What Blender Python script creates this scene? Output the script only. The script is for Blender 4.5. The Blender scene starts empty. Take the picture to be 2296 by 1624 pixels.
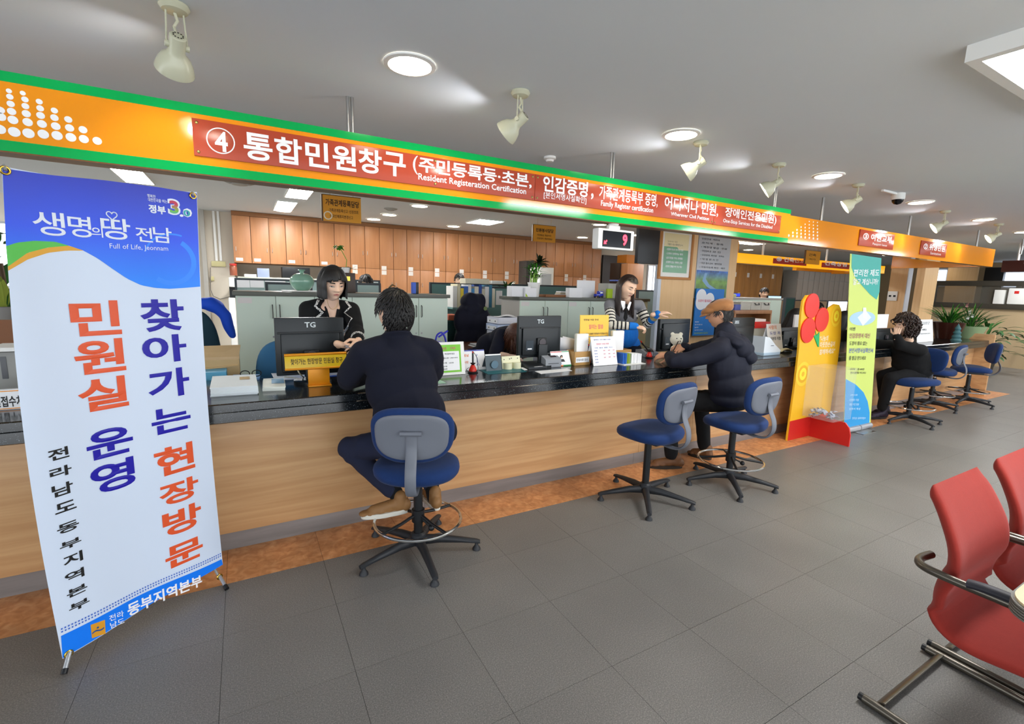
import bpy, bmesh, math, random
import numpy as np
from mathutils import Vector, Matrix, noise

# ------------------------------------------------------------------ camera, world, exposure
IW, IH = 2296, 1624
F_PX, YAW, PITCH, ROLL, EYE = 1060.7, math.radians(29.569), math.radians(8.936), math.radians(1.499), 1.5
SC = bpy.context.scene
COL = SC.collection
_f = Vector((math.sin(YAW)*math.cos(PITCH), math.cos(YAW)*math.cos(PITCH), -math.sin(PITCH)))
_r0 = Vector((math.cos(YAW), -math.sin(YAW), 0)); _u0 = _r0.cross(_f)
_r = _r0*math.cos(ROLL) + _u0*math.sin(ROLL)
_u = -_r0*math.sin(ROLL) + _u0*math.cos(ROLL)
cam_d = bpy.data.cameras.new('camera'); cam = bpy.data.objects.new('camera', cam_d); COL.objects.link(cam)
cam.matrix_world = Matrix(((_r.x, _u.x, -_f.x, 0), (_r.y, _u.y, -_f.y, 0), (_r.z, _u.z, -_f.z, EYE), (0, 0, 0, 1)))
cam_d.sensor_width = 36; cam_d.lens = F_PX/IW*36; cam_d.clip_start = .05; cam_d.clip_end = 200
SC.camera = cam
SC.view_settings.view_transform = 'Standard'; SC.view_settings.look = 'None'
SC.view_settings.gamma = 1; SC.view_settings.use_curve_mapping = False
SC.view_settings.exposure = 0.95
wd = bpy.data.worlds.new('world'); SC.world = wd; wd.use_nodes = True
bg = wd.node_tree.nodes['Background']; bg.inputs[0].default_value = (.90, .95, 1, 1); bg.inputs[1].default_value = 1.75
def area(name, loc, rot, sx, sy, power, color=(1, 1, 1)):
    l = bpy.data.lights.new(name, 'AREA'); l.shape = 'RECTANGLE'; l.size = sx; l.size_y = sy; l.energy = power; l.color = color
    o = bpy.data.objects.new(name, l); o.location = loc; o.rotation_euler = rot; COL.objects.link(o)
    return o
CEIL = 2.6
PANEL_E, DOWN_E = 30.0, 20.0
SPOT_UP = 5.0

def _ray(px, py):
    return _r*((px-IW/2)/F_PX) - _u*((py-IH/2)/F_PX) + _f
def onY(px, py, Y):
    v = _ray(px, py); t = Y/v.y; return Vector((v.x*t, Y, EYE+v.z*t))
def onZ(px, py, z):
    v = _ray(px, py); t = (z-EYE)/v.z; return Vector((v.x*t, v.y*t, z))
def onX(px, py, X):
    v = _ray(px, py); t = X/v.x; return Vector((X, v.y*t, EYE+v.z*t))
def onV(px, py, A, B):
    """on the vertical plane through ground points A, B"""
    d = Vector((B[0]-A[0], B[1]-A[1], 0)).normalized(); n = Vector((-d.y, d.x, 0)); v = _ray(px, py)
    t = (Vector((A[0], A[1], 0)).dot(n))/v.dot(n); return Vector((v.x*t, v.y*t, EYE+v.z*t))

# ------------------------------------------------------------------ materials
def lin(c):
    if isinstance(c, str):
        c = c.lstrip('#'); c = [int(c[i:i+2], 16)/255 for i in (0, 2, 4)]
    return tuple(x/12.92 if x <= .04045 else ((x+.055)/1.055)**2.4 for x in c) + (1,)
MATS = {}
def mat(name, col, rough=.6, metal=0, spec=.5, emit=0, noise_s=0, noise_a=0, bump=0, bump_s=200, trans=0, alpha=1, coat=0, ior=1.45, sheen=0):
    if name in MATS: return MATS[name]
    m = bpy.data.materials.new(name); m.use_nodes = True; nt = m.node_tree; b = nt.nodes['Principled BSDF']
    b.inputs['Base Color'].default_value = lin(col); b.inputs['Roughness'].default_value = rough
    b.inputs['Metallic'].default_value = metal; b.inputs['Specular IOR Level'].default_value = spec
    b.inputs['IOR'].default_value = ior
    if emit:
        b.inputs['Emission Color'].default_value = lin(col); b.inputs['Emission Strength'].default_value = emit
    if trans: b.inputs['Transmission Weight'].default_value = trans
    if alpha < 1: b.inputs['Alpha'].default_value = alpha
    if coat: b.inputs['Coat Weight'].default_value = coat; b.inputs['Coat Roughness'].default_value = .08
    if sheen: b.inputs['Sheen Weight'].default_value = sheen; b.inputs['Sheen Roughness'].default_value = .4
    if noise_s or bump:
        tc = nt.nodes.new('ShaderNodeTexCoord')
    if noise_s:
        n = nt.nodes.new('ShaderNodeTexNoise'); n.inputs['Scale'].default_value = noise_s; n.inputs['Detail'].default_value = 4
        nt.links.new(tc.outputs['Object'], n.inputs['Vector'])
        mx = nt.nodes.new('ShaderNodeMix'); mx.data_type = 'RGBA'
        c = lin(col)
        mx.inputs[6].default_value = tuple(x*(1-noise_a) for x in c[:3])+(1,); mx.inputs[7].default_value = tuple(min(1, x*(1+noise_a)) for x in c[:3])+(1,)
        nt.links.new(n.outputs['Fac'], mx.inputs[0]); nt.links.new(mx.outputs[2], b.inputs['Base Color'])
    if bump:
        n2 = nt.nodes.new('ShaderNodeTexNoise'); n2.inputs['Scale'].default_value = bump_s; n2.inputs['Detail'].default_value = 3
        nt.links.new(tc.outputs['Object'], n2.inputs['Vector'])
        bp = nt.nodes.new('ShaderNodeBump'); bp.inputs['Strength'].default_value = bump; bp.inputs['Distance'].default_value = .01
        nt.links.new(n2.outputs['Fac'], bp.inputs['Height']); nt.links.new(bp.outputs[0], b.inputs['Normal'])
    MATS[name] = m
    return m
def ramp_mat(name, stops, scale=(1, 1, 1), rough=.5, nscale=3, detail=6, distort=0, bump=0, spec=.5, second=None, coat=0, ntype='NOISE', rand=0):
    """base colour from a noise ramp in object space; scale stretches it (wood grain, stone specks)"""
    if name in MATS: return MATS[name]
    m = bpy.data.materials.new(name); m.use_nodes = True; nt = m.node_tree; b = nt.nodes['Principled BSDF']
    tc = nt.nodes.new('ShaderNodeTexCoord'); mp = nt.nodes.new('ShaderNodeMapping'); mp.inputs['Scale'].default_value = scale
    geo = nt.nodes.new('ShaderNodeNewGeometry')
    nt.links.new(geo.outputs['Position'], mp.inputs['Vector'])
    n = nt.nodes.new('ShaderNodeTexNoise'); n.inputs['Scale'].default_value = nscale; n.inputs['Detail'].default_value = detail; n.inputs['Distortion'].default_value = distort
    nt.links.new(mp.outputs[0], n.inputs['Vector'])
    cr = nt.nodes.new('ShaderNodeValToRGB'); el = cr.color_ramp.elements
    while len(el) > 1: el.remove(el[0])
    el[0].position = stops[0][0]; el[0].color = lin(stops[0][1])
    for p, c in stops[1:]:
        e = el.new(p); e.color = lin(c)
    nt.links.new(n.outputs['Fac'], cr.inputs[0])
    out = cr.outputs[0]
    if second:   # (noise scale, low, high, strength) large-scale mottling
        n3 = nt.nodes.new('ShaderNodeTexNoise'); n3.inputs['Scale'].default_value = second[0]; n3.inputs['Detail'].default_value = 3
        nt.links.new(geo.outputs['Position'], n3.inputs['Vector'])
        mr = nt.nodes.new('ShaderNodeMapRange'); mr.inputs[3].default_value = second[1]; mr.inputs[4].default_value = second[2]; mr.inputs[1].default_value = .3; mr.inputs[2].default_value = .7
        nt.links.new(n3.outputs['Fac'], mr.inputs[0])
        mx = nt.nodes.new('ShaderNodeMix'); mx.data_type = 'RGBA'; mx.blend_type = 'MULTIPLY'; mx.inputs[0].default_value = 1
        nt.links.new(out, mx.inputs[6]); nt.links.new(mr.outputs[0], mx.inputs[7]); out = mx.outputs[2]
    if rand:
        oi = nt.nodes.new('ShaderNodeObjectInfo'); mr = nt.nodes.new('ShaderNodeMapRange'); mr.inputs[3].default_value = 1-rand; mr.inputs[4].default_value = 1+rand
        nt.links.new(oi.outputs['Random'], mr.inputs[0])
        mx = nt.nodes.new('ShaderNodeMix'); mx.data_type = 'RGBA'; mx.blend_type = 'MULTIPLY'; mx.inputs[0].default_value = 1
        nt.links.new(out, mx.inputs[6]); nt.links.new(mr.outputs[0], mx.inputs[7]); out = mx.outputs[2]
    nt.links.new(out, b.inputs['Base Color'])
    b.inputs['Roughness'].default_value = rough; b.inputs['Specular IOR Level'].default_value = spec
    if coat: b.inputs['Coat Weight'].default_value = coat; b.inputs['Coat Roughness'].default_value = .05
    if bump:
        bp = nt.nodes.new('ShaderNodeBump'); bp.inputs['Strength'].default_value = bump; bp.inputs['Distance'].default_value = .01
        nt.links.new(n.outputs['Fac'], bp.inputs['Height']); nt.links.new(bp.outputs[0], b.inputs['Normal'])
    MATS[name] = m
    return m

# ------------------------------------------------------------------ mesh builder
WM = {}     # world matrices of roots and parts (all parts sit at their parent's origin)
class MB:
    def __init__(s): s.v = []; s.f = []; s.mi = []; s.cur = 0
    def add(s, vs, fs):
        o = len(s.v); s.v.extend([tuple(p) for p in vs]); s.f.extend([tuple(i+o for i in f) for f in fs]); s.mi.extend([s.cur]*len(fs)); return s
    def box(s, lo, hi, M=None, bev=0):
        x0, y0, z0 = lo; x1, y1, z1 = hi
        if bev:
            bm = bmesh.new(); bmesh.ops.create_cube(bm, size=1)
            for v in bm.verts: v.co = Vector(((v.co.x+.5)*(x1-x0)+x0, (v.co.y+.5)*(y1-y0)+y0, (v.co.z+.5)*(z1-z0)+z0))
            bmesh.ops.bevel(bm, geom=bm.edges[:], offset=bev, segments=2, affect='EDGES', profile=.6)
            bm.verts.index_update()
            vs = [v.co.copy() for v in bm.verts]; fs = [[v.index for v in f.verts] for f in bm.faces]; bm.free()
        else:
            vs = [Vector(p) for p in ((x0, y0, z0), (x1, y0, z0), (x1, y1, z0), (x0, y1, z0), (x0, y0, z1), (x1, y0, z1), (x1, y1, z1), (x0, y1, z1))]
            fs = [(0, 3, 2, 1), (4, 5, 6, 7), (0, 1, 5, 4), (1, 2, 6, 5), (2, 3, 7, 6), (3, 0, 4, 7)]
        if M: vs = [M @ v for v in vs]
        return s.add(vs, fs)
    def cbox(s, c, size, M=None, bev=0):
        return s.box([c[i]-size[i]/2 for i in range(3)], [c[i]+size[i]/2 for i in range(3)], M, bev)
    def cyl(s, p0, p1, r0, r1=None, seg=16, cap=True):
        r1 = r0 if r1 is None else r1; p0 = Vector(p0); p1 = Vector(p1); d = (p1-p0).normalized()
        a = d.orthogonal().normalized(); b = d.cross(a); vs = []
        for p, r in ((p0, r0), (p1, r1)):
            for i in range(seg):
                t = 2*math.pi*i/seg; vs.append(p+(a*math.cos(t)+b*math.sin(t))*r)
        fs = [(i, (i+1) % seg, seg+(i+1) % seg, seg+i) for i in range(seg)]
        if cap: fs += [tuple(range(seg-1, -1, -1)), tuple(range(seg, 2*seg))]
        return s.add(vs, fs)
    def tube(s, pts, r, seg=10, closed=False, cap=True, flat=None):
        pts = [Vector(p) for p in pts]; n = len(pts); rs = r if isinstance(r, (list, tuple)) else [r]*n
        vs = []; a = None
        for i in range(n):
            if closed: d = pts[(i+1) % n]-pts[i-1]
            else: d = pts[min(i+1, n-1)]-pts[max(i-1, 0)]
            if d.length < 1e-9: d = Vector((0, 0, 1))
            d.normalize()
            if a is None: a = Vector(flat) - d*Vector(flat).dot(d) if flat else d.orthogonal()
            else: a = a - d*a.dot(d)
            if a.length < 1e-6: a = d.orthogonal()
            a.normalize(); b = d.cross(a); rr = rs[i]; ra, rb = rr if isinstance(rr, tuple) else (rr, rr)
            for k in range(seg):
                t = 2*math.pi*k/seg; vs.append(pts[i]+a*math.cos(t)*ra+b*math.sin(t)*rb)
        fs = []
        for i in range(n if closed else n-1):
            j = (i+1) % n
            for k in range(seg):
                k2 = (k+1) % seg; fs.append((i*seg+k, i*seg+k2, j*seg+k2, j*seg+k))
        if cap and not closed: fs += [tuple(range(seg-1, -1, -1)), tuple(range((n-1)*seg, n*seg))]
        return s.add(vs, fs)
    def ell(s, c, r, M=None, seg=16, rings=10):
        c = Vector(c); r = (r, r, r) if not hasattr(r, '__len__') else r
        vs = []
        for j in range(1, rings):
            ph = math.pi*j/rings
            for i in range(seg):
                th = 2*math.pi*i/seg; vs.append(Vector((r[0]*math.sin(ph)*math.cos(th), r[1]*math.sin(ph)*math.sin(th), r[2]*math.cos(ph))))
        vs += [Vector((0, 0, r[2])), Vector((0, 0, -r[2]))]
        fs = []
        for j in range(rings-2):
            for i in range(seg):
                k = (i+1) % seg; fs.append((j*seg+i, (j+1)*seg+i, (j+1)*seg+k, j*seg+k))
        T = len(vs)-2
        for i in range(seg):
            k = (i+1) % seg; fs.append((T, i, k)); fs.append((T+1, (rings-2)*seg+k, (rings-2)*seg+i))
        return s.add([(M @ v if M else v)+c for v in vs], fs)
    def lathe(s, prof, c=(0, 0, 0), axis=(0, 0, 1), seg=24, cap=False):
        q = Vector((0, 0, 1)).rotation_difference(Vector(axis)); c = Vector(c); vs = []
        for r, z in prof:
            for i in range(seg):
                t = 2*math.pi*i/seg; vs.append(c+q @ Vector((r*math.cos(t), r*math.sin(t), z)))
        fs = []
        for j in range(len(prof)-1):
            for i in range(seg):
                k = (i+1) % seg; fs.append((j*seg+i, j*seg+k, (j+1)*seg+k, (j+1)*seg+i))
        if cap: fs += [tuple(range(seg-1, -1, -1)), tuple(range((len(prof)-1)*seg, len(prof)*seg))]
        return s.add(vs, fs)
    def prism(s, poly, O, U, V, t):
        """2D polygon in the frame O,U,V extruded along U x V by t"""
        O = Vector(O); U = Vector(U); V = Vector(V); N = U.cross(V).normalized(); n = len(poly)
        a = [O+U*x+V*y for x, y in poly]; b = [p+N*t for p in a]
        fs = [tuple(range(n-1, -1, -1)), tuple(range(n, 2*n))]+[(i, (i+1) % n, n+(i+1) % n, n+i) for i in range(n)]
        return s.add(a+b, fs)
    def quad(s, a, b, c, d): return s.add([Vector(a), Vector(b), Vector(c), Vector(d)], [(0, 1, 2, 3)])
    def grid(s, fn, nu, nv, flip=False):
        vs = [fn(i/nu, j/nv) for j in range(nv+1) for i in range(nu+1)]
        fs = []
        for j in range(nv):
            for i in range(nu):
                a = j*(nu+1)+i; q = (a, a+1, a+nu+2, a+nu+1); fs.append(q[::-1] if flip else q)
        return s.add(vs, fs)
    def xf(s, M, start=0):
        for i in range(start, len(s.v)): s.v[i] = tuple(M @ Vector(s.v[i]))
        return s
    def build(s, name, m, parent=None, world=False, sharp=35, smooth=True, label=None, kind=None, cat=None, group=None, solid=0):
        me = bpy.data.meshes.new(name)
        vs = s.v
        if parent is not None and world:
            inv = WM[parent.name].inverted(); vs = [tuple(inv @ Vector(p)) for p in vs]
        me.from_pydata(vs, [], s.f)
        ms = m if isinstance(m, (list, tuple)) else [m]
        for x in ms: me.materials.append(x)
        if len(ms) > 1: me.polygons.foreach_set('material_index', s.mi)
        me.update()
        if smooth:
            me.polygons.foreach_set('use_smooth', [True]*len(me.polygons))
            try: me.set_sharp_from_angle(angle=math.radians(sharp))
            except Exception: pass
        o = bpy.data.objects.new(name, me); COL.objects.link(o)
        if parent is not None: o.parent = parent; WM[o.name] = WM[parent.name]
        else: WM[o.name] = Matrix.Identity(4)
        if solid:
            md = o.modifiers.new('thickness', 'SOLIDIFY'); md.thickness = solid; md.offset = 0
        tag(o, label, cat, group, kind)
        return o
def tag(o, label=None, cat=None, group=None, kind=None):
    if label: o['label'] = label
    if cat: o['category'] = cat
    if group: o['group'] = group
    if kind: o['kind'] = kind
    return o
def thing(name, label, cat, loc=(0, 0, 0), rz=0, group=None, kind=None):
    o = bpy.data.objects.new(name, None); o.location = loc; o.rotation_euler = (0, 0, rz); o.empty_display_size = .05
    COL.objects.link(o); WM[o.name] = Matrix.Translation(Vector(loc)) @ Matrix.Rotation(rz, 4, 'Z')
    return tag(o, label, cat, group, kind)
def dup(o, loc=None, rz=None, label=None, group=None, parent=None):
    c = o.copy(); COL.objects.link(c)
    if parent is not None: c.parent = parent
    if loc is not None: c.location = loc
    if rz is not None: c.rotation_euler = (0, 0, rz)
    if label: c['label'] = label
    if group: c['group'] = group
    if parent is None:
        l = c.location; WM[c.name] = Matrix.Translation(l) @ Matrix.Rotation(c.rotation_euler[2], 4, 'Z')
    for ch in list(o.children): dup(ch, parent=c)
    return c

# ------------------------------------------------------------------ lettering
_tc = {}
def glyphs(s, bold=.0):
    """outline of a string, strokes thickened by a shallow bevel; z runs 0..1 over that bevel"""
    k = (s, bold)
    if k not in _tc:
        c = bpy.data.curves.new('t', 'FONT'); c.body = s; c.size = 1; c.resolution_u = 4 if len(s) == 1 else 2; c.fill_mode = 'FRONT'
        if bold > .006: c.bevel_depth = bold*.8; c.bevel_resolution = 0
        o = bpy.data.objects.new('t', c); me = bpy.data.meshes.new_from_object(o)
        V = np.array([v.co[:] for v in me.vertices]) if len(me.vertices) else np.zeros((1, 3)); Fs = [tuple(p.vertices) for p in me.polygons]
        bpy.data.objects.remove(o); bpy.data.curves.remove(c); bpy.data.meshes.remove(me)
        if bold > .006:   # drop the back half of the bevel
            z = V[:, 2]; Fs = [f for f in Fs if sum(z[i] for i in f)/len(f) > 1e-5]
        lo = V.min(0); hi = V.max(0); d = hi-lo; W_ = (V-lo)/np.maximum(d, 1e-6); W_[:, 2] = np.clip(V[:, 2]/max(hi[2], 1e-6), 0, 1) if hi[2] > 1e-6 else 0
        _tc[k] = (W_, Fs, d)
    return _tc[k]
def put_text(mb, s, fn, bold=.0):
    """fn maps normalised (x, y) of the string's box to a point"""
    V, Fs, sz = glyphs(s, bold); a = fn(0, 0); N = (fn(1, 0)-a).cross(fn(0, 1)-a).normalized()
    mb.add([fn(float(x), float(y))+N*(.0004*float(z)) for x, y, z in V], Fs); return mb
def text_px(mb, s, p_bl, p_tr, Y, bold=.0):
    a = onY(p_bl[0], p_bl[1], Y); b = onY(p_tr[0], p_tr[1], Y)
    return put_text(mb, s, lambda x, y: Vector((a.x+(b.x-a.x)*x, Y, a.z+(b.z-a.z)*y)), bold)
def text_rect(mb, s, O, U, V, w, h, bold=.0, keep=False):
    O = Vector(O); U = Vector(U); V = Vector(V)
    if keep:
        sz = glyphs(s, bold)[2]; w2 = min(w, h*sz[0]/sz[1]); w = w2
    return put_text(mb, s, lambda x, y: O+U*(x*w)+V*(y*h), bold)

# ------------------------------------------------------------------ common materials
m_ceil = mat('ceiling_paint', '#dce2e6', .9, noise_s=1.5, noise_a=.02)
m_wall = mat('wall_paint', '#cfc6b6', .85, noise_s=3, noise_a=.04)
m_white = mat('white_plastic', '#e8e8e4', .4)
m_paper = mat('white_paper', '#f2f3f5', .7)
m_black = mat('black_plastic', '#15171a', .4)
m_chrome = mat('chrome', '#d8d8d8', .15, metal=1)
m_steel = mat('brushed_steel', '#b8b8b6', .3, metal=1)
m_orange = mat('orange_sign', '#ee9416', .1)
m_green = mat('green_sign', '#00a850', .1)
m_red = mat('red_plaque', '#b04a34', .2, spec=.22)
m_gran = None
# ------------------------------------------------------------------ setting
m_tile = ramp_mat('grey_vinyl_tile', [(0, '#504f4c'), (.42, '#6b6966'), (.56, '#7a7773'), (.8, '#979490')], scale=(1, 1, 1), nscale=210, detail=6, rough=.4, second=(1.6, .9, 1.08), rand=.03, spec=.35)
m_otile = ramp_mat('orange_vinyl_tile', [(0, '#9a6238'), (.4, '#c58350'), (.6, '#d99a66'), (.9, '#e8b68a')], scale=(1, 1, 1), nscale=22, detail=8, distort=.8, rough=.42, second=(5, .75, 1.1), spec=.4, rand=.03)
m_sub = mat('floor_slab', '#3a3835', .8)
m_staff = mat('staff_floor', '#8e857a', .5, noise_s=4, noise_a=.08)
m_wood = ramp_mat('counter_wood', [(0, '#a87c52'), (.4, '#bd9164'), (.6, '#caa072'), (1, '#d8b286')], scale=(.5, 3, 9), nscale=2.4, detail=8, distort=.5, rough=.35, spec=.4)
m_gran = ramp_mat('black_granite', [(0, '#050608'), (.60, '#0c1216'), (.66, '#20292e'), (.72, '#8a9498')], nscale=230, detail=2, rough=.16, spec=.8)
m_kick = ramp_mat('kick_strip', [(0, '#5a5450'), (.5, '#7d7673'), (1, '#9a9390')], scale=(.6, 1, 6), nscale=3, detail=6, rough=.35)

fl = MB().box((-8, -4, -.12), (24, 14, -.003)).build('floor', m_sub, kind='structure')
S = .4563; X0 = -.152
rows = [2.565, 2.16, 1.713, 1.262, .81, .36, -.09]
def tile_mesh(name, w, d, m):
    g = .0007
    o = MB().box((g, g, -.003), (w-g, d-g, 0)).build(name, m, smooth=False); me = o.data; bpy.data.objects.remove(o); return me
def seen(x, y):
    v = Vector((x, y, -EYE)); z = v.dot(_f)
    if z < .05: return False
    return -120 < IW/2+F_PX*v.dot(_r)/z < IW+120 and IH/2-F_PX*v.dot(_u)/z < IH+140
tms = {}
for ri in range(len(rows)-1):
    y1, y0 = rows[ri], rows[ri+1]
    for k in range(-5, 27):
        x = X0+k*S
        if not any(seen(x+a*S, y0+b*(y1-y0)) for a in (0, .5, 1) for b in (0, .5, 1)): continue
        key = round(y1-y0, 3)
        if key not in tms: tms[key] = tile_mesh('floor_tile', S, y1-y0, m_tile)
        o = bpy.data.objects.new('floor_tile', tms[key]); COL.objects.link(o); o.parent = fl; o.location = (x, y0, 0)
tm = tile_mesh('border_tile', S, 2.93-2.565, m_otile)
for k in range(-5, 24):
    o = bpy.data.objects.new('border_tile', tm); COL.objects.link(o); o.parent = fl; o.location = (X0+k*S, 2.565, 0)
# beyond x = 12.2 the joints are too fine to tell apart
MB().box((X0+27*S, -4, -.006), (24, 14, -.0005)).build('plain_flooring', m_tile, fl, smooth=False)
MB().box((X0+24*S, 2.565, -.006), (X0+27*S, 14, -.0005)).build('plain_flooring', m_tile, fl, smooth=False)
MB().box((-8, 2.93, -.006), (X0+24*S, 14, 0)).build('office_flooring', m_staff, fl, smooth=False)
MB().box((-8, -4, -.006), (24, -.0905, -.0005)).build('plain_flooring', m_tile, fl, smooth=False)

MB().box((-8, -4, CEIL), (24, 14, CEIL+.1)).build('ceiling', m_ceil, kind='structure')
YB = 9.3
MB().box((-8, YB+.35, 0), (9.0, YB+.5, CEIL)).build('wall_back', m_wall, kind='structure')
# ---- the fascia over the counter
FY = 3.08; FZ0, FZ1 = 2.048, 2.386
def screw(mb, p): mb.ell(p, (.008, .004, .008), seg=8, rings=5)
m_screw = mat('brass_screw', '#8a7a45', .3, metal=.8)
fa = thing('hanging_sign', 'long orange overhead sign with green borders and number 4 plaque', 'sign', (-.2, FY, FZ0))
XL, XR = -6.0, 5.08
MB().box((XL, FY, FZ0), (XR, FY+.11, FZ1)).build('board', m_orange, fa, world=True, sharp=20)
for z0, z1 in ((FZ0, FZ0+.046), (FZ1-.043, FZ1)):
    MB().box((XL, FY-.003, z0), (XR, FY, z1)).build('green_border', m_green, fa, world=True, label='green strip along the board edge')
MB().box((XL, FY-.001, FZ0-.006), (XR, FY+.112, FZ0)).build('bottom_trim', mat('brown_trim', '#7a4a1c', .4), fa, world=True)
m_let = mat('white_lettering', '#f4f4f6', .35)
# dots
b = MB()
dots = [(0, 290, 10), (32, 296, 10.5), (64, 299, 10.5), (97, 301, 10), (128, 304, 10), (159, 308, 9.8), (188, 312, 9.3), (218, 316, 9),
        (2, 262, 8.8), (29, 269, 9), (62, 274, 8.8), (94, 278, 8.6), (125, 283, 8.5), (156, 287, 8.3), (186, 291, 8.2), (1, 247, 7.4), (26, 250, 7.7), (59, 255, 7.7), (91, 259, 7.6), (122, 264, 7.4), (153, 268, 7.3),
        (24, 233, 6.8), (57, 238, 6.6), (90, 243, 6.6), (122, 248, 6.4), (22, 217, 6), (56, 223, 6.2), (88, 228, 6), (20, 204, 5), (51, 209, 5)]
for px, py, r in dots:
    c = onY(px, py, FY-.002); rr = r*.00205
    b.cyl((c.x, FY-.003, c.z), (c.x, FY, c.z), rr*.95, seg=20)
for k, px in enumerate((-30, -62, -95)):
    for j in range(6+k):
        c = onY(px-j, 286-k*4-j*17, FY); b.cyl((c.x, FY-.003, c.z), (c.x, FY, c.z), .021-.0018*j, seg=20)
b.build('dot_pattern', m_let, fa, world=True)
# plaques
PY = FY-.012
def plaque(x0, x1, z0, z1, root, Y=FY, m=m_red, extra=()):
    o = MB().box((x0, Y-.012, z0), (x1, Y-.0005, z1), bev=.002).build('plaque', m, root, world=True)
    for sx in [x0+.02, x1-.02]+list(extra):
        for sz in (z0+.02, z1-.02): s = MB(); screw(s, (sx, Y-.013, sz)); s.build('screw', m_screw, o, world=True)
    return o
p1 = plaque(-.182, 1.893, 2.135, 2.318, fa, extra=(1.13,)); p2 = plaque(1.896, 3.86, 2.135, 2.318, fa, extra=(2.86,)); p3 = plaque(3.863, 4.905, 2.132, 2.306, fa)
TY = PY-.0015
t = MB()
c = onY(495, 316, TY); rr = .062
ring = [(c.x+math.cos(i*math.pi/24)*rr, TY, c.z+math.sin(i*math.pi/24)*rr) for i in range(48)]
t.tube(ring, [(.003, .001)]*48, seg=6, closed=True, flat=(1, 0, 0))
text_px(t, '4', (483, 338), (509, 297), TY, .03)
def seq(chars, cx0, cx1, y0, h0, y1, h1, bold=.03, wfac=.86):
    """single syllables spread between two pixels, each centred at a height between the ends"""
    n = len(chars)
    for i, ch in enumerate(chars):
        if ch == ' ': continue
        u = i/(n-1); a = onY(cx0+(cx1-cx0)*u, y0+(y1-y0)*u, TY)
        xa = onY(cx0, y0, TY).x; xb = onY(cx1, y1, TY).x; x = xa+(xb-xa)*u
        za = onY(cx0, y0, TY).z; zb = onY(cx1, y1, TY).z; z = za+(zb-za)*u
        ha = onY(cx0, y0-h0/2, TY).z-onY(cx0, y0+h0/2, TY).z; w = ha*wfac
        sz = glyphs(ch, bold)[2]
        hh = ha; ww = w*min(1, sz[0]/.85)
        put_text(t, ch, lambda a_, b_: Vector((x-ww/2+ww*a_, TY, z-hh/2+hh*b_)), bold)
seq('통합민원창구', 579, 885, 330, 60, 369, 50, wfac=1.0)
text_px(t, '(', (926, 390), (937, 350), TY, .0)
text_px(t, '주민등록등·초본,', (939, 387), (1193, 392), TY, .03)
text_px(t, 'Resident Registeration Certification', (938, 407), (1180, 423), TY, .02)
text_px(t, '인감증명', (1217, 429), (1319, 409), TY, .03)
text_px(t, ',', (1325, 447), (1331, 434), TY, .03)
text_px(t, '[본인서명사실확인]', (1219, 446), (1315, 443), TY, .01)
text_px(t, '가족관계등록부 증명,', (1343, 447), (1476, 437), TY, .02)
text_px(t, 'Family Register certification', (1347, 465), (1465, 466), TY, .02)
text_px(t, '어디서나 민원,', (1489, 470), (1612, 459), TY, .02)
text_px(t, 'Wherever Civil Petition', (1504, 483), (1590, 487), TY, .02)
text_px(t, '장애인전용민원)', (1625, 489), (1742, 483), TY, .02)
text_px(t, 'One-Stop Services for the Disabled', (1621, 501), (1732, 506), TY, .01)
t.build('lettering', m_let, fa, world=True, smooth=False)
for px, py in ((783, 218), (1371, 343), (1708, 425)):
    a = onZ(px, py, CEIL); MB().cyl((a.x-.012, FY+.055, FZ1), (a.x-.012, FY+.055, CEIL), .0095, seg=12).cyl((a.x+.014, FY+.055, FZ1), (a.x+.014, FY+.055, CEIL), .0095, seg=12).build('hanging_rod', m_steel, fa, world=True)
# second stretch
f2 = thing('hanging_sign', 'plain orange overhead sign with plaques 3 and 2 further along the counter', 'sign', (5.1, FY+.02, 2.05))
Y2 = FY+.02; Z20, Z21 = 2.05, 2.335
X2 = 10.95
MB().box((XR+.004, Y2, Z20), (X2, Y2+.1, Z21)).build('board', m_orange, f2, world=True)
MB().box((X2-.1, Y2+.1, Z20), (X2, 4.5, Z21)).build('return_board', m_orange, f2, world=True)
b = MB()
for r_ in range(6):
    n = 8-r_//1 if r_ else 8
    for k in range(8-r_):
        c = onY(1833-k*9.2+(0 if r_ else 0), 536-r_*7.4-k*1.1, Y2-.002); b.cyl((c.x, Y2-.003, c.z), (c.x, Y2, c.z), .013-.0012*r_, seg=10)
b.build('dot_pattern', m_let, f2, world=True)
def pxplaque(root, x0, x1, yt, yb, txt, sub, Y):
    a = onY(x0, yb, Y); c = onY(x1, yt, Y); zc = (onY((x0+x1)/2, (yt+yb)/2, Y)).z
    hh = .095
    o = MB().box((a.x, Y-.012, zc-hh), (c.x, Y-.0005, zc+hh), bev=.002).build('plaque', m_red, root, world=True)
    t = MB(); w = c.x-a.x
    text_rect(t, txt, (a.x+w*.09, Y-.0135, zc-.02), (1, 0, 0), (0, 0, 1), w*.84, .085, .03)
    if sub: text_rect(t, sub, (a.x+w*.38, Y-.0135, zc-.075), (1, 0, 0), (0, 0, 1), w*.42, .035)
    t.build('lettering', m_let, o, world=True, smooth=False)
pxplaque(f2, 1924, 2003, 536, 540, '③ 여권교부', 'Passport Issue', Y2)
pxplaque(f2, 2062, 2120, 560, 558, '② 위생민원', 'Sanitation', Y2)
for px, py in ((1833, 445), (2012, 487), (2140, 520), (2222, 541)):
    a = onZ(px, py, CEIL); MB().cyl((a.x, Y2+.05, Z21), (a.x, Y2+.05, CEIL), .014, seg=10).build('hanging_rod', m_steel, f2, world=True)

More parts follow.
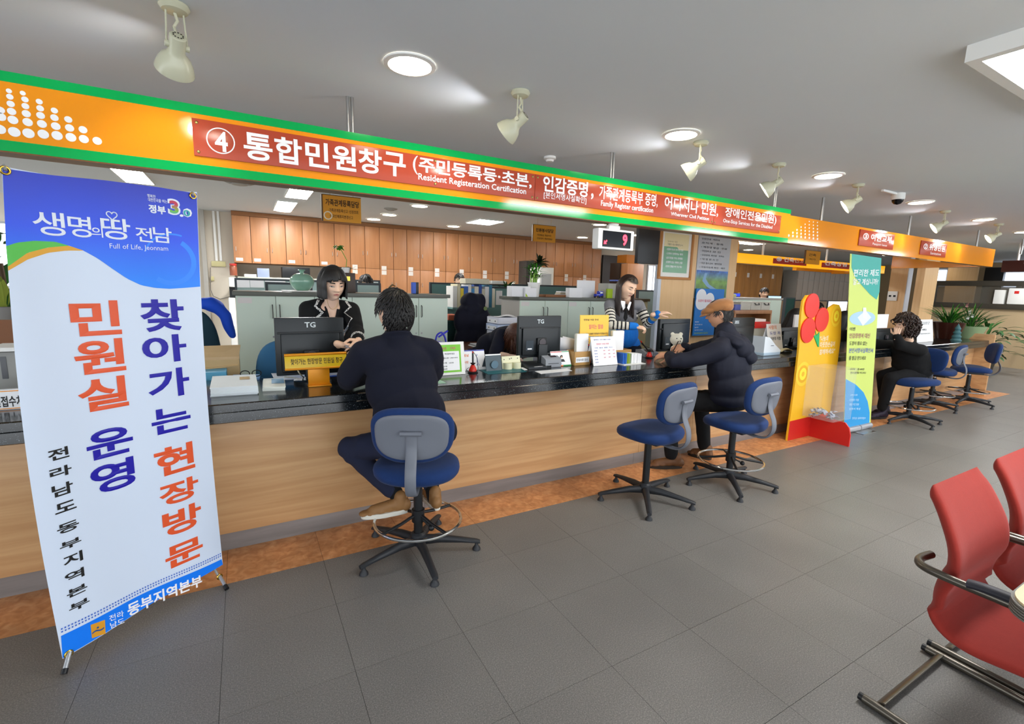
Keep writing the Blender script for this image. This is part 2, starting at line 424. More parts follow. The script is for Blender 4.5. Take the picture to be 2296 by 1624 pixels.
# ---- counter
ct = thing('service_counter', 'long wood panelled service counter running the length of the hall', 'counter', (0, 2.93, 0))
CX0, CX1 = -6.0, 10.15
CF = 2.91
pw = 2.0
seams = [-6, -3.9, -1.95, .88, 1.0, 2.95, 3.62, 5.2, 7.2, 8.6, 10.15]
for a, c in zip(seams[:-1], seams[1:]):
    off = 0 if (c-a) > .2 else -.012
    MB().box((a+.001, CF+off, .10), (c-.001, CF+.03, .775), bev=.002).build('front_panel', m_wood, ct, world=True)
for a, c in zip([-6, -3, -.6, 1.0, 2.9, 5.2, 7.6], [-3, -.6, 1.0, 2.9, 5.2, 7.6, 10.15]):
    MB().box((a+.001, CF+.004, .0), (c-.001, CF+.03, .099)).build('kick_strip', m_kick, ct, world=True)
MB().box((CX0, CF+.03, 0), (CX1, CF+.06, .775)).build('carcass', m_wood, ct, world=True)
e = onY(2222, 745, 2.75)
MB().box((CX1, 2.70, 0), (CX1+.05, 3.5, .97), bev=.003).build('end_panel', m_wood, ct, world=True)
wt = MB()
prof = [(2.765, .875), (2.757, .870), (2.755, .832), (2.748, .828), (2.745, .78), (2.752, .775), (3.46, .775), (3.46, .875)]
n = len(prof); vs = [(CX0, y, z) for y, z in prof]+[(CX1, y, z) for y, z in prof]
wt.add(vs, [(i, (i+1) % n, n+(i+1) % n, n+i) for i in range(n)]+[tuple(range(n-1, -1, -1)), tuple(range(n, 2*n))])
wtop = wt.build('worktop', m_gran, None, sharp=20); tag(wtop, 'continuous polished black granite worktop on the service counter', 'worktop')
CT = .875
# desks on the staff side, just lower than the granite
m_desk = mat('desk_laminate', '#b9bcb0', .4)
for k, (a, c) in enumerate(((-1.9, .9), (.92, 2.75), (2.77, 3.95))):
    d = thing('staff_desk', ['pale grey staff desk behind the counter at the first clerk', 'pale grey staff desk behind the second monitor', 'pale grey staff desk in front of the striped sweater clerk'][k], 'desk', ((a+c)/2, 3.6, 0))
    MB().box((a, 3.47, .72), (c, 3.95 if k == 1 else 3.63, .745), bev=.003).build('desk_top', m_desk, d, world=True)
    for xx in (a+.02, c-.05): MB().box((xx, 3.5, 0), (xx+.03, 3.62, .72)).build('desk_side', m_desk, d, world=True)

# ---- ceiling lights
def downlight(p, r, label, grp='recessed round downlights'):
    t = thing('downlight', label, 'ceiling light', (p.x, p.y, CEIL), group=grp)
    MB().lathe([(r*1.22, -.001), (r*1.2, -.008), (r*1.0, -.012), (r*.97, -.004)]).build('rim', m_white, t)
    MB().lathe([(r*.97, -.005), (r*.5, -.006), (.001, -.0065)]).build('diffuser', mat('downlight_glow', '#fff1d8', .5, emit=DOWN_E), t)
    return t
dl = [((919, 144), 'round downlight nearest the camera, between the first two spotlights'), ((1527, 301), 'round downlight beside the third spotlight'), ((1857, 393), 'round downlight beside the fourth spotlight'),
      ((2063, 453), 'round downlight past the dome camera'), ((2205, 492), 'smallest round downlight of the front row'), ((2296, 520), 'round downlight cut by the right picture edge')]
for q, l in dl: downlight(onZ(*q, CEIL), .108, l)
dl2 = [((941, 461), 'office downlight right of the hanging desk sign'), ((873, 481), 'office downlight second right of the hanging desk sign'), ((838, 491), 'office downlight closest to the hanging desk sign'), ((636, 472), 'office downlight just below the square ceiling panel'),
       ((1017, 507), 'office downlight left of the long ceiling panel'), ((1345, 503), 'office downlight above the number display'), ((1306, 532), 'office downlight behind the small yellow sign'), ((1428, 527), 'office downlight behind the number display'),
       ((1678, 560), 'office downlight left of the far long panel'), ((1990, 572), 'far downlight above the wooden pillar'), ((2099, 586), 'far downlight below the second plaque')]
for q, l in dl2: downlight(onZ(*q, CEIL), .11, l, 'office downlights')
m_panel = mat('panel_glow', '#ffffff', .5, emit=PANEL_E)
def panel(x0, x1, y0, y1, label, rim=.03, th=.05):
    t = thing('ceiling_panel_light', label, 'ceiling light', ((x0+x1)/2, (y0+y1)/2, CEIL), group=None)
    b = MB(); b.box((x0-rim, y0-rim, CEIL-th), (x1+rim, y0, CEIL)).box((x0-rim, y1, CEIL-th), (x1+rim, y1+rim, CEIL)).box((x0-rim, y0, CEIL-th), (x0, y1, CEIL)).box((x1, y0, CEIL-th), (x1+rim, y1, CEIL))
    b.build('frame', m_white, t, world=True); MB().box((x0, y0, CEIL-th+.006), (x1, y1, CEIL-.001)).build('diffuser', m_panel, t, world=True)
    return t
panel(-1.1, -.84, 6.2, 7.14, 'flush ceiling panel light above the blue banner', .01, .02)
panel(.54, .80, 6.2, 7.02, 'flush ceiling panel light nearer of the pair above the clerk', .01, .02)
panel(.48, .72, 7.42, 8.4, 'flush ceiling panel light farther of the pair above the clerk', .01, .02)
panel(3.42, 3.86, 7.2, 7.75, 'long flush ceiling panel light between the two yellow hanging signs', .01, .02)
panel(8.4, 10.0, 6.55, 6.85, 'long flush ceiling panel light above the orange sign of the far counter', .01, .02)
panel(2.87, 4.1, .72, .965, 'surface mounted ceiling panel light at the top right corner', .045, .07)
for (x, y), w_ in zip(((2.2, -1.6), (6.5, .3), (9.5, .3), (13, .3), (13, 3)), ('behind the camera', 'above the row of stools, nearest', 'above the hall by the last stool', 'farthest down the hall', 'above the end of the hall by the glazed screen')):
    panel(x, x+1.2, y, y+.26, 'added ceiling panel light '+w_, .045, .07)  # panels added to brighten the hall and its far end

# ---- spotlights
m_cream = mat('cream_enamel', '#c9c8ae', .25)
def spot(px, py, i):
    a = onZ(px, py, CEIL)
    lab = ['large cream bell spotlight above the blue banner', 'cream bell spotlight above the words in brackets', 'cream bell spotlight beside the second downlight', 'cream bell spotlight fourth along the row', 'cream bell spotlight left of the dome camera', 'cream bell spotlight right of the dome camera', 'cream bell spotlight last along the row'][i]
    t = thing('spotlight', lab, 'spotlight', (a.x, a.y, CEIL), group='bell spotlights along the ceiling')
    MB().lathe([(.001, -.001), (.052, -.001), (.055, -.012), (.045, -.026), (.025, -.032), (.001, -.033)], seg=20).build('ceiling_base', m_cream, t)
    piv = Vector((0, 0, -.155)); dirv = (Vector((-.16, .62, -.52)) if i == 0 else Vector((-.42, .62, -.5))).normalized()
    side = dirv.cross(Vector((0, 0, 1))).normalized()
    for s_ in (-1, 1):
        q = piv+side*s_*.035
        MB().tube([Vector((0, 0, -.025))+side*s_*.03, q+Vector((0, 0, .02)), q], .0035, seg=8).build('bracket', m_cream, t)
    MB().tube([(0, 0, -.03), (.008, 0, -.06), (-.006, 0, -.085), piv-dirv*.035], .006, seg=8).build('cable', m_cream, t)
    h = MB().lathe([(.001, -.045), (.026, -.044), (.03, -.04), (.03, .02), (.036, .035), (.052, .05), (.066, .08), (.072, .105), (.072, .11), (.068, .108), (.05, .06), (.02, .04)], piv, dirv, seg=28)
    hd = h.build('bell', m_cream, t)
    hb = MB()
    bx = dirv.orthogonal().normalized(); by = dirv.cross(bx)
    for k in range(10):
        an = 2*math.pi*k/10; c = piv-dirv*.0455+(bx*math.cos(an)+by*math.sin(an))*.017; hb.cyl(c, c-dirv*.001, .0032, seg=8)
    hb.build('vent_hole', m_black, hd)
    MB().ell(piv+dirv*.075, .03, seg=14, rings=8).build('bulb', mat('bulb_glow', '#fff8ec', .3, emit=25), hd)
    for s_ in (-1, 1):
        q = piv+side*s_*.036; MB().cyl(q-side*s_*.008, q+side*s_*.006, .012, seg=12).build('knob', m_cream, t)
    # lamp's light onto the sign; added spot imitating its reflection on the ceiling
    W_ = WM[t.name]
    l = bpy.data.lights.new('lamp', 'SPOT'); l.energy = 3.5; l.spot_size = math.radians(80); l.spot_blend = .8; l.shadow_soft_size = .018; l.color = (1, .96, .9)
    lo = bpy.data.objects.new('lamp', l); COL.objects.link(lo); lo.location = W_ @ (piv+dirv*.115); lo.rotation_euler = dirv.to_track_quat('-Z', 'Y').to_euler()
    d2 = Vector((-.62, .16, .36)).normalized()
    l = bpy.data.lights.new('ceiling_bounce_fill', 'SPOT'); l.energy = SPOT_UP; l.spot_size = math.radians(120); l.spot_blend = 1; l.shadow_soft_size = .02; l.color = (.93, .93, 1)
    lo = bpy.data.objects.new('ceiling_bounce_fill', l); COL.objects.link(lo); lo.location = W_ @ Vector((-.04, .08, -.2)); lo.rotation_euler = d2.to_track_quat('-Z', 'Y').to_euler()
for i, q in enumerate(((390, 10), (1167, 205), (1572, 318), (1747, 367), (1925, 413), (2120, 473), (2240, 502))): spot(*q, i)

# dome camera, smoke detector
a = onZ(2015, 434, CEIL); t = thing('dome_camera', 'white ceiling dome camera with dark glass dome', 'camera', tuple(a))
MB().lathe([(.001, 0), (.06, 0), (.062, -.05), (.055, -.065)], seg=24).build('housing', m_white, t)
MB().lathe([(.055, -.06), (.05, -.085), (.03, -.108), (.001, -.116)], seg=24).build('dome', mat('dark_glass', '#101014', .08), t)
MB().box((-.35, -.012, -.02), (-.06, .012, 0)).build('cable_duct', m_white, t)
a = onZ(1233, 352, CEIL); t = thing('smoke_detector', 'white round smoke detector above the sign edge', 'detector', tuple(a))
MB().lathe([(.001, 0), (.05, 0), (.052, -.018), (.035, -.026), (.03, -.04), (.001, -.042)], seg=24).build('detector_body', m_white, t)
for (px, py), r, l in (((537, 409), .16, 'round grey ceiling vent left of the panel lights'), ((876, 468), .1, 'small round ceiling detector by the hanging sign')):
    a = onZ(px, py, CEIL); t = thing('ceiling_vent', l, 'vent', tuple(a))
    MB().lathe([(.001, -.03), (r*.5, -.028), (r*.55, -.02)], seg=24).lathe([(r*.62, -.018), (r*.85, -.012), (r, -.002)], seg=24).build('vent_ring', mat('grey_vent', '#a2a19c', .6), t)
# ------------------------------------------------------------------ standing banner, front left
def plane_frame(A, B):
    A = Vector((A[0], A[1], 0)); B = Vector((B[0], B[1], 0)); d = (B-A).normalized(); n = Vector((d.y, -d.x, 0))   # n faces the camera side
    return A, d, n
class Sheet:
    """a hanging sheet on the vertical plane through ground points A, B; pixels give positions on it, layers sit off along n"""
    def __init__(s, A, B, bulge=None): s.A, s.d, s.n = plane_frame(A, B); s.B = B; s.bulge = bulge
    def uv(s, px, py):
        p = onV(px, py, s.A, s.B); return ((p-s.A).dot(s.d), p.z)
    def P(s, u, z, off=0):
        return s.A+s.d*u+Vector((0, 0, z))+s.n*(off+(s.bulge(u, z) if s.bulge else 0))
    def poly(s, mb, pts, off=0):   # flat n-gon of pixel points
        q = [s.uv(*p) for p in pts]; c = [s.P(u, z, off) for u, z in q]; mb.add(c, [tuple(range(len(c)))])
    def strip(s, mb, top, bot, off, nu=40, nv=10):   # between two pixel polylines, resampled
        T = [s.uv(*p) for p in top]; B = [s.uv(*p) for p in bot]
        def at(L, t):
            us = [p[0] for p in L]; u = us[0]+(us[-1]-us[0])*t
            return u, float(np.interp(u, us, [p[1] for p in L]))
        def fn(i, j):
            a = at(T, i); b = at(B, i); return s.P(a[0]+(b[0]-a[0])*(1-j), a[1]+(b[1]-a[1])*(1-j), off)
        mb.grid(fn, nu, nv)
    def glyph(s, mb, ch, xl, xr, yt, yb, off, bold=.036):
        xm, ym = (xl+xr)/2, (yt+yb)/2; c = s.uv(xm, ym); a = s.uv(xl, ym)[0]; b = s.uv(xr, ym)[0]
        # slope of the horizontals here
        p1 = s.P(c[0], c[1]); p2 = s.P(c[0]+.05, c[1])
        def prj(p):
            v = p-Vector((0, 0, EYE)); z = v.dot(_f); return (v.dot(_r)/z*F_PX, -v.dot(_u)/z*F_PX)
        q1, q2 = prj(p1), prj(p2); sl = abs((q2[1]-q1[1])/(q2[0]-q1[0])); p3 = s.P(c[0], c[1]+.05); q3 = prj(p3); zs = .05/abs(q3[1]-q1[1])
        h = max(.3*(yb-yt), (yb-yt)-sl*(xr-xl)*.8)*zs
        put_text(mb, ch, lambda x, y: s.P(a+(b-a)*x, c[1]-h/2+h*y, off), bold)
    def line(s, mb, txt, xl, yl, xr, yr, hpx, off, bold=.018):
        a = s.uv(xl, yl); b = s.uv(xr, yr); t = s.uv(xl, yl-hpx/2)[1]-s.uv(xl, yl+hpx/2)[1]; t2 = s.uv(xr, yr-hpx/2)[1]-s.uv(xr, yr+hpx/2)[1]; h = (t+t2)/2; z = (a[1]+b[1])/2
        put_text(mb, txt, lambda x, y: s.P(a[0]+(b[0]-a[0])*x, a[1]+(b[1]-a[1])*x-h/2+h*y, off), bold)
A = onZ(147, 1500, 0); B = onZ(500, 1305, 0)
Wb = (B-A).length
def bulge(u, z):
    t = max(0, min(1, u/.63)); return -.02*math.sin(math.pi*t)*(.4+.6*max(0, min(1, z/1.8)))+.006*math.sin(9*t+z*2)
sh = Sheet(A, B, bulge)
bn = thing('banner_stand', 'tall blue and white standing banner at the front left', 'banner', tuple((A+B)/2))
def grad_z(name, z0, c0, z1, c1, mid=None):
    m = bpy.data.materials.new(name); m.use_nodes = True; nt = m.node_tree; b = nt.nodes['Principled BSDF']
    g = nt.nodes.new('ShaderNodeNewGeometry'); sx = nt.nodes.new('ShaderNodeSeparateXYZ'); mr = nt.nodes.new('ShaderNodeMapRange'); cr = nt.nodes.new('ShaderNodeValToRGB')
    nt.links.new(g.outputs['Position'], sx.inputs[0]); nt.links.new(sx.outputs[2], mr.inputs[0]); mr.inputs[1].default_value = z0; mr.inputs[2].default_value = z1
    nt.links.new(mr.outputs[0], cr.inputs[0]); cr.color_ramp.elements[0].color = lin(c0); cr.color_ramp.elements[1].color = lin(c1)
    if mid: e = cr.color_ramp.elements.new(mid[0]); e.color = lin(mid[1])
    nt.links.new(cr.outputs[0], b.inputs['Base Color']); b.inputs['Roughness'].default_value = .38
    return m
m_cloth = mat('banner_vinyl', '#d4e0f2', .4)
m_bblue = grad_z('banner_blue_print', 1.48, '#0a86ff', 1.9, '#1c2bb0', (.45, '#1f52ee'))
TLp, TRp, BLp, BRp = (5, 372), (441, 431), (140, 1478), (499, 1264)
b = MB()
def edgeL(j): return (TLp[0]+(BLp[0]-TLp[0])*j, TLp[1]+(BLp[1]-TLp[1])*j)
q00, q10, q01, q11 = sh.uv(*BLp), sh.uv(*BRp), sh.uv(*TLp), sh.uv(*TRp)
def quadmap(i, j, off):
    u = (q00[0]*(1-i)+q10[0]*i)*(1-j)+(q01[0]*(1-i)+q11[0]*i)*j; z = (q00[1]*(1-i)+q10[1]*i)*(1-j)+(q01[1]*(1-i)+q11[1]*i)*j
    u -= (.031*(1-i)+.013*i)*math.sin(math.pi*j); z -= .012*math.sin(math.pi*i)*j; return sh.P(u, z, off)
b.grid(lambda i, j: quadmap(i, j, 0), 30, 60); b.build('vinyl_sheet', m_cloth, bn, world=True)
L_top = [(7, 377), (120, 392), (240, 404), (360, 419), (440, 434)]
L_green = [(13, 552), (40, 544), (80, 540), (128, 542), (160, 551), (192, 562), (224, 580), (256, 603), (288, 625), (320, 640), (352, 646), (384, 648), (416, 646), (450, 643)]
b = MB(); sh.strip(b, L_top, L_green, .0012, 50, 14); b.build('blue_header', m_bblue, bn, world=True)
b = MB(); sh.strip(b, [(13, 552), (40, 544), (80, 540), (128, 542), (160, 551)], [(17, 598), (64, 567), (112, 555), (160, 551)], .0014, 20, 3); b.build('green_wave', mat('wave_green', '#55bf4a', .4), bn, world=True)
b = MB(); sh.strip(b, [(17, 598), (64, 567), (112, 555), (160, 551), (192, 562)], [(18, 607), (64, 582), (112, 567), (154, 562), (192, 562)], .0016, 20, 3); b.build('orange_wave', mat('wave_orange', '#e2a52e', .4), bn, world=True)
b = MB()
for (c0, r1, r2, a0, a1) in (((385, 585), .105, .085, -2.2, 1.0), ((398, 590), .125, .118, 1.3, 2.8)):
    u0, z0 = sh.uv(*c0)
    def fn(i, j): an = a0+(a1-a0)*i; r = r1+(r2-r1)*j; return sh.P(u0+math.cos(an)*r, z0+math.sin(an)*r, .0016)
    b.grid(fn, 24, 1)
b.build('pale_ring', mat('ring_blue', '#2f8bff', .4), bn, world=True)
m_navy = mat('print_navy', '#1a0fa0', .4); m_oprint = mat('print_orange', '#e2562a', .4); m_blk = mat('print_black', '#141414', .5)
b = MB()
for ch, xl, xr, yt, yb in (('찾', 317, 416, 670, 745), ('아', 321, 421, 748, 818), ('가', 333, 427, 822, 898), ('는', 341, 429, 906, 977), ('운', 196, 303, 953, 1035), ('영', 205, 308, 1025, 1114)):
    sh.glyph(b, ch, xl, xr, yt, yb, .002)
b.build('navy_lettering', m_navy, bn, world=True, smooth=False)
b = MB()
for ch, xl, xr, yt, yb in (('현', 348, 437, 990, 1072), ('장', 358, 446, 1066, 1138), ('방', 366, 452, 1125, 1206), ('문', 372, 455, 1202, 1277), ('민', 162, 274, 673, 755), ('원', 170, 284, 758, 842), ('실', 178, 291, 842, 927)):
    sh.glyph(b, ch, xl, xr, yt, yb, .002)
b.build('orange_lettering', m_oprint, bn, world=True, smooth=False)
b = MB()
for ch, xl, xr, yt, yb in (('전', 105, 156, 1000, 1036), ('라', 109, 162, 1040, 1075), ('남', 114, 165, 1077, 1117), ('도', 120, 172, 1118, 1154), ('동', 125, 178, 1163, 1200), ('부', 131, 183, 1202, 1236), ('지', 139, 186, 1233, 1272), ('역', 143, 189, 1271, 1308), ('본', 147, 196, 1306, 1342), ('부', 152, 201, 1338, 1374)):
    sh.glyph(b, ch, xl, xr, yt, yb, .002, .03)
b.build('black_lettering', m_blk, bn, world=True, smooth=False)
b = MB()
for ch, xl, xr, yt, yb in (('생', 76, 150, 471, 531), ('명', 157, 208, 482, 534), ('의', 209, 234, 508, 533), ('땅', 230, 296, 486, 540), ('전', 308, 346, 508, 544), ('남', 348, 389, 508, 546)):
    sh.glyph(b, ch, xl, xr, yt, yb, .0028, .012)
u0, z0 = sh.uv(254, 483)
b.tube([sh.P(u0+.0011*16*math.sin(t)**3, z0+.0011*(13*math.cos(t)-5*math.cos(2*t)-2*math.cos(3*t)-math.cos(4*t)), .003) for t in [i*math.pi/15 for i in range(30)]], .0022, seg=5, closed=True)
sh.line(b, 'Full of Life, Jeonnam', 249, 553, 381, 559, 14, .0028, .005)
sh.line(b, '행복한', 335, 438, 354, 441, 8, .0028); sh.line(b, '대한민국을 여는', 337, 447, 379, 452, 8, .0028); sh.line(b, '정부', 338, 467, 376, 472, 19, .0028, .05)
sh.line(b, '3', 380, 462, 407, 466, 36, .0026, .07); sh.line(b, '.0', 405, 476, 431, 478, 20, .0026, .07)
b.build('white_lettering', mat('print_white', '#e4ebf6', .4), bn, world=True, smooth=False)
b = MB(); sh.line(b, '3', 384, 463, 403, 466, 29, .0034, .05); b.build('logo_figure', grad_z('logo_print', 1.765, '#3aa0d0', 1.815, '#c03050', (.45, '#6cbf3a')), bn, world=True, smooth=False)
b = MB(); sh.line(b, '0', 413, 477, 427, 479, 14, .0034, .04); b.build('logo_figure', mat('logo_teal', '#38a7b0', .4), bn, world=True, smooth=False)
# foot band
b = MB(); sh.strip(b, [(136, 1426), (300, 1345), (496, 1254)], [(140, 1476), (320, 1370), (499, 1266)], .0012, 30, 3); b.build('blue_footer', mat('footer_blue', '#0b7bf5', .4), bn, world=True)
b = MB()
uA, zA = sh.uv(137, 1422); uB, zB = sh.uv(495, 1250)
for row in (0, 1):
    for k in range(60):
        u = uA+(uB-uA)*k/59.5; z = zA+(zB-zA)*k/59.5+.006+row*.012
        b.add([sh.P(u, z, .002), sh.P(u+.005, z, .002), sh.P(u+.005, z+.006, .002), sh.P(u, z+.006, .002)], [(0, 1, 2, 3)])
b.build('dotted_rule', mat('rule_blue', '#3565c8', .4), bn, world=True, kind=None)
b = MB(); sh.line(b, '전라', 245, 1388, 279, 1376, 14, .002, .01); sh.line(b, '남도', 247, 1404, 280, 1392, 14, .002, .01); sh.line(b, '동부지역본부', 288, 1372, 452, 1300, 28, .002, .035)
b.build('footer_lettering', m_let, bn, world=True, smooth=False)
b = MB(); sh.poly(b, [(202, 1401), (235, 1390), (236, 1421), (205, 1431)], .002); eo = b.build('emblem', mat('emblem_orange', '#dd9a28', .4), bn, world=True)
b = MB()
u0, z0 = sh.uv(219, 1413)
def wv(i, j): return sh.P(u0-.02+.04*i, z0+.004*math.sin(i*6)-.004+j*.006, .003)
b.grid(wv, 16, 1); b.cyl(sh.P(u0, z0+.012, .0025), sh.P(u0, z0+.012, .003), .004, seg=10); b.build('emblem_mark', mat('emblem_mark_blue', '#24508a', .4), bn, world=True)
m_brass = mat('brass_ring', '#c9a548', .25, metal=1)
for px, py in ((12, 382), (432, 439), (153, 1466), (491, 1293)):
    u, z = sh.uv(px, py); c = sh.P(u, z, .003)
    ring = [c+sh.d*math.cos(t)*.012+Vector((0, 0, math.sin(t)*.012)) for t in [i*math.pi/10 for i in range(20)]]
    MB().tube(ring, .0035, seg=8, closed=True).build('grommet', m_brass, bn, world=True)
hub = (sh.P(Wb/2, .95, -.16))
m_pole = mat('grey_pole', '#b4b8bc', .3, metal=.6)
for (px, py), (fx, fy) in (((153, 1466), (143, 1512)), ((491, 1293), (509, 1321))):
    u, z = sh.uv(px, py); c = sh.P(u, z, .006); g = onZ(fx, fy, 0.008)
    k = c.lerp(g, .72)
    MB().tube([c+(c-g).normalized()*.01, k], .008, seg=12).build('leg', m_pole, bn, world=True)
    MB().tube([k, g], .0105, seg=12).build('rubber_foot', m_black, bn, world=True)
    MB().tube([hub, c.lerp(hub, .5)+Vector((0, 0, .02)), c-sh.n*.01], .006, seg=8).build('support_pole', m_pole, bn, world=True)
for px, py in ((12, 382), (432, 439)):
    u, z = sh.uv(px, py); c = sh.P(u, z, 0)
    MB().tube([hub, c.lerp(hub, .5)-sh.n*.02, c-sh.n*.02+Vector((0, 0, .012)), c+Vector((0, 0, .016)), c+sh.n*.008], .005, seg=8).build('support_pole', m_pole, bn, world=True)
MB().ell(hub, .03, seg=12, rings=8).build('hub', m_black, bn, world=True)
g = (A+B)/2-sh.n*.55
MB().tube([hub, Vector((g.x, g.y, .02))], .006, seg=8).build('rear_leg', m_pole, bn, world=True)
MB().tube([Vector((g.x, g.y, .02)), Vector((g.x, g.y, 0.004))], .01, seg=8).build('rubber_foot', m_black, bn, world=True)

# ------------------------------------------------------------------ stools
m_blue = mat('blue_fabric', '#0b2d60', .9, bump=.25, bump_s=500, noise_s=60, noise_a=.12, sheen=.08)
m_gpl = mat('grey_plastic', '#6b6f78', .45)
m_dpl = mat('dark_plastic', '#24262a', .5, noise_s=20, noise_a=.15)
def cushion(mb, fn_out, ztop, zbot, nr=8, na=40, M=None, crown=.012):
    """outline fn_out(angle)->(x,y); rounded slab"""
    prof = [(0, ztop+crown)]
    T = ztop-zbot; R = T/2
    rings = [(.0001, ztop+crown), (.35, ztop+crown*.95), (.65, ztop+crown*.7), (.84, ztop+crown*.25), (.93, ztop-.1*T), (.985, ztop-.28*T), (1, ztop-.5*T), (.985, ztop-.75*T), (.93, zbot+.05*T), (.8, zbot), (.0001, zbot)]
    vs = []
    for r, z in rings:
        for k in range(na):
            x, y = fn_out(2*math.pi*k/na); vs.append(Vector((x*r, y*r, z)))
    fs = []
    for j in range(len(rings)-1):
        for k in range(na):
            k2 = (k+1) % na; fs.append((j*na+k, (j+1)*na+k, (j+1)*na+k2, j*na+k2))
    if M: vs = [M(v) for v in vs]
    mb.add(vs, fs)
def sup(a, b, n=2.6, taper=0):
    def f(t):
        c, s_ = math.cos(t), math.sin(t); x = a*abs(c)**(2/n)*(1 if c > 0 else -1); y = b*abs(s_)**(2/n)*(1 if s_ > 0 else -1)
        return (x*(1-taper*y/b), y)
    return f
def make_stool(label, ring=True, seat_h=.545, back=0, legrot=.3):
    """seat faces local +Y"""
    t = thing('drafting_stool', label, 'stool', group='blue stools along the counter')
    for k in range(5):
        an = legrot+2*math.pi*k/5; d = Vector((math.cos(an), math.sin(an), 0)); s_ = Vector((-d.y, d.x, 0))
        b = MB()
        secs = [(.02, .085, .026, .03), (.12, .085, .021, .024), (.24, .070, .018, .017), (.33, .056, .017, .013), (.35, .05, .014, .011)]
        vs = []
        for r, z, w, hh in secs:
            for q in range(8):
                a = 2*math.pi*q/8+math.pi/8; vs.append(d*r+s_*math.cos(a)*w*1.08+Vector((0, 0, z-hh*.3+math.sin(a)*hh)))
        fs = [(j*8+q, j*8+(q+1) % 8, (j+1)*8+(q+1) % 8, (j+1)*8+q) for j in range(4) for q in range(8)]+[tuple(range(32, 40)), tuple(range(7, -1, -1))]
        b.add(vs, fs); l = b.build('leg', m_dpl, t, sharp=50)
        MB().lathe([(.001, .048), (.010, .046), (.010, .03), (.014, .022), (.022, .012), (.024, .001), (.001, 0)], d*.33, seg=14).build('glide', m_dpl, l)
    MB().lathe([(.001, .05), (.04, .055), (.045, .08), (.042, .115), (.03, .125), (.001, .125)], seg=20).build('hub', m_dpl, t)
    MB().cyl((0, 0, .12), (0, 0, seat_h-.12), .025, seg=18).build('column_sleeve', m_black, t)
    MB().cyl((0, 0, seat_h-.13), (0, 0, seat_h-.085), .014, seg=14).build('gas_piston', m_chrome, t)
    if ring:
        R_, z = .238, .2
        r_ = MB().tube([(R_*math.cos(a), R_*math.sin(a), z) for a in [i*math.pi/24 for i in range(48)]], .0085, seg=10, closed=True).build('foot_ring', m_chrome, t)
        for k in range(4):
            a = math.pi/4+k*math.pi/2; MB().tube([(.03*math.cos(a), .03*math.sin(a), z+.03), (R_*.5*math.cos(a), R_*.5*math.sin(a), z+.012), (R_*math.cos(a), R_*math.sin(a), z)], .009, seg=8).build('spoke', m_black, r_)
        MB().cyl((0, 0, z-.01), (0, 0, z+.06), .036, seg=18).build('ring_collar', m_black, t)
        MB().tube([(0.03, -.02, z+.005), (.07, -.05, z-.02)], .006, seg=8).ell((.078, -.055, z-.025), .018, seg=12, rings=8).build('ring_knob', m_black, t)
    so = MB()
    def seatM(v): y = v.y; return Vector((v.x, v.y, v.z+.018*(abs(v.x)/.23)**2-.02*max(0, y/.22)**3))
    cushion(so, sup(.228, .215, 2.5, .1), seat_h, seat_h-.075, M=seatM); so.build('seat', m_blue, t, sharp=80)
    MB().box((-.09, -.13, seat_h-.098), (.09, .1, seat_h-.07), bev=.008).build('seat_plate', m_black, t)
    # curved flat arm
    yb = -.245; path = [(0, -.08, seat_h-.09), (0, -.19, seat_h-.1), (0, -.262, seat_h-.085), (0, -.305, seat_h-.03), (0, -.305, seat_h+.04), (0, -.275, seat_h+.11), (0, -.262, seat_h+.17), (0, -.268, seat_h+.235)]
    pts = []
    for i in range(len(path)-1):
        for s_ in range(4):
            u = s_/4; p0, p1, p2, p3 = [Vector(path[max(0, min(len(path)-1, i+k))]) for k in (-1, 0, 1, 2)]
            pts.append(.5*((2*p1)+(p2-p0)*u+(2*p0-5*p1+4*p2-p3)*u*u+(-p0+3*p1-3*p2+p3)*u**3))
    pts.append(Vector(path[-1]))
    MB().tube(pts, [(.028, .008)]*len(pts), seg=12, flat=(1, 0, 0)).build('back_arm', m_gpl, t, sharp=60)
    zc = seat_h+.215
    tilt = Matrix.Translation((0, -.235, zc)) @ Matrix.Rotation(math.radians(8), 4, 'X')
    def bM(v): return tilt @ Vector((v.x, -(v.z-.0)+.20*(v.x**2)*1.6-.03*(abs(v.y)/.15)**2*0, v.y))
    bk = MB(); cushion(bk, sup(.208, .148, 2.8, -.04), .028, -.022, M=lambda v: tilt @ Vector((v.x, v.z+.9*v.x*v.x, v.y))); bo = bk.build('backrest', m_blue, t, sharp=80)
    pb = MB(); cushion(pb, sup(.182, .122, 3.0, -.04), -.016, -.03, M=lambda v: tilt @ Vector((v.x, v.z+.9*v.x*v.x, v.y)), crown=0); pb.build('back_panel', m_gpl, bo, sharp=50)
    MB().cyl(tilt @ Vector((-.052, -.04, .03)), tilt @ Vector((.052, -.04, .03)), .012, seg=14).build('clamp', m_gpl, t)
    return t
def at_stool(px, py, fwd, label, **k):
    p = onZ(px, py, .07); t = make_stool(label, **k); t.location = (p.x, p.y, 0); rz = math.atan2(fwd[1], fwd[0])-math.pi/2; t.rotation_euler = (0, 0, rz)
    WM[t.name] = Matrix.Translation((p.x, p.y, 0)) @ Matrix.Rotation(rz, 4, 'Z')
    return t
st1 = at_stool(938, 1212, (.42, .9), 'blue drafting stool with a chrome foot ring under the man in the dark suit', legrot=.05)
st2 = at_stool(1446, 1098, (-.15, 1), 'empty blue stool without a foot ring left of the man in the cap', ring=False, legrot=.1)
st3 = at_stool(1634, 1066, (-.05, 1), 'blue stool with chrome foot ring under the man in the tan cap', legrot=.2)
st4 = at_stool(2036, 934, (-1, .15), 'blue stool turned sideways under the woman in black', legrot=.3)
st5 = at_stool(2086, 903, (-.1, 1), 'empty blue stool directly behind the stool of the woman in black', legrot=.5)
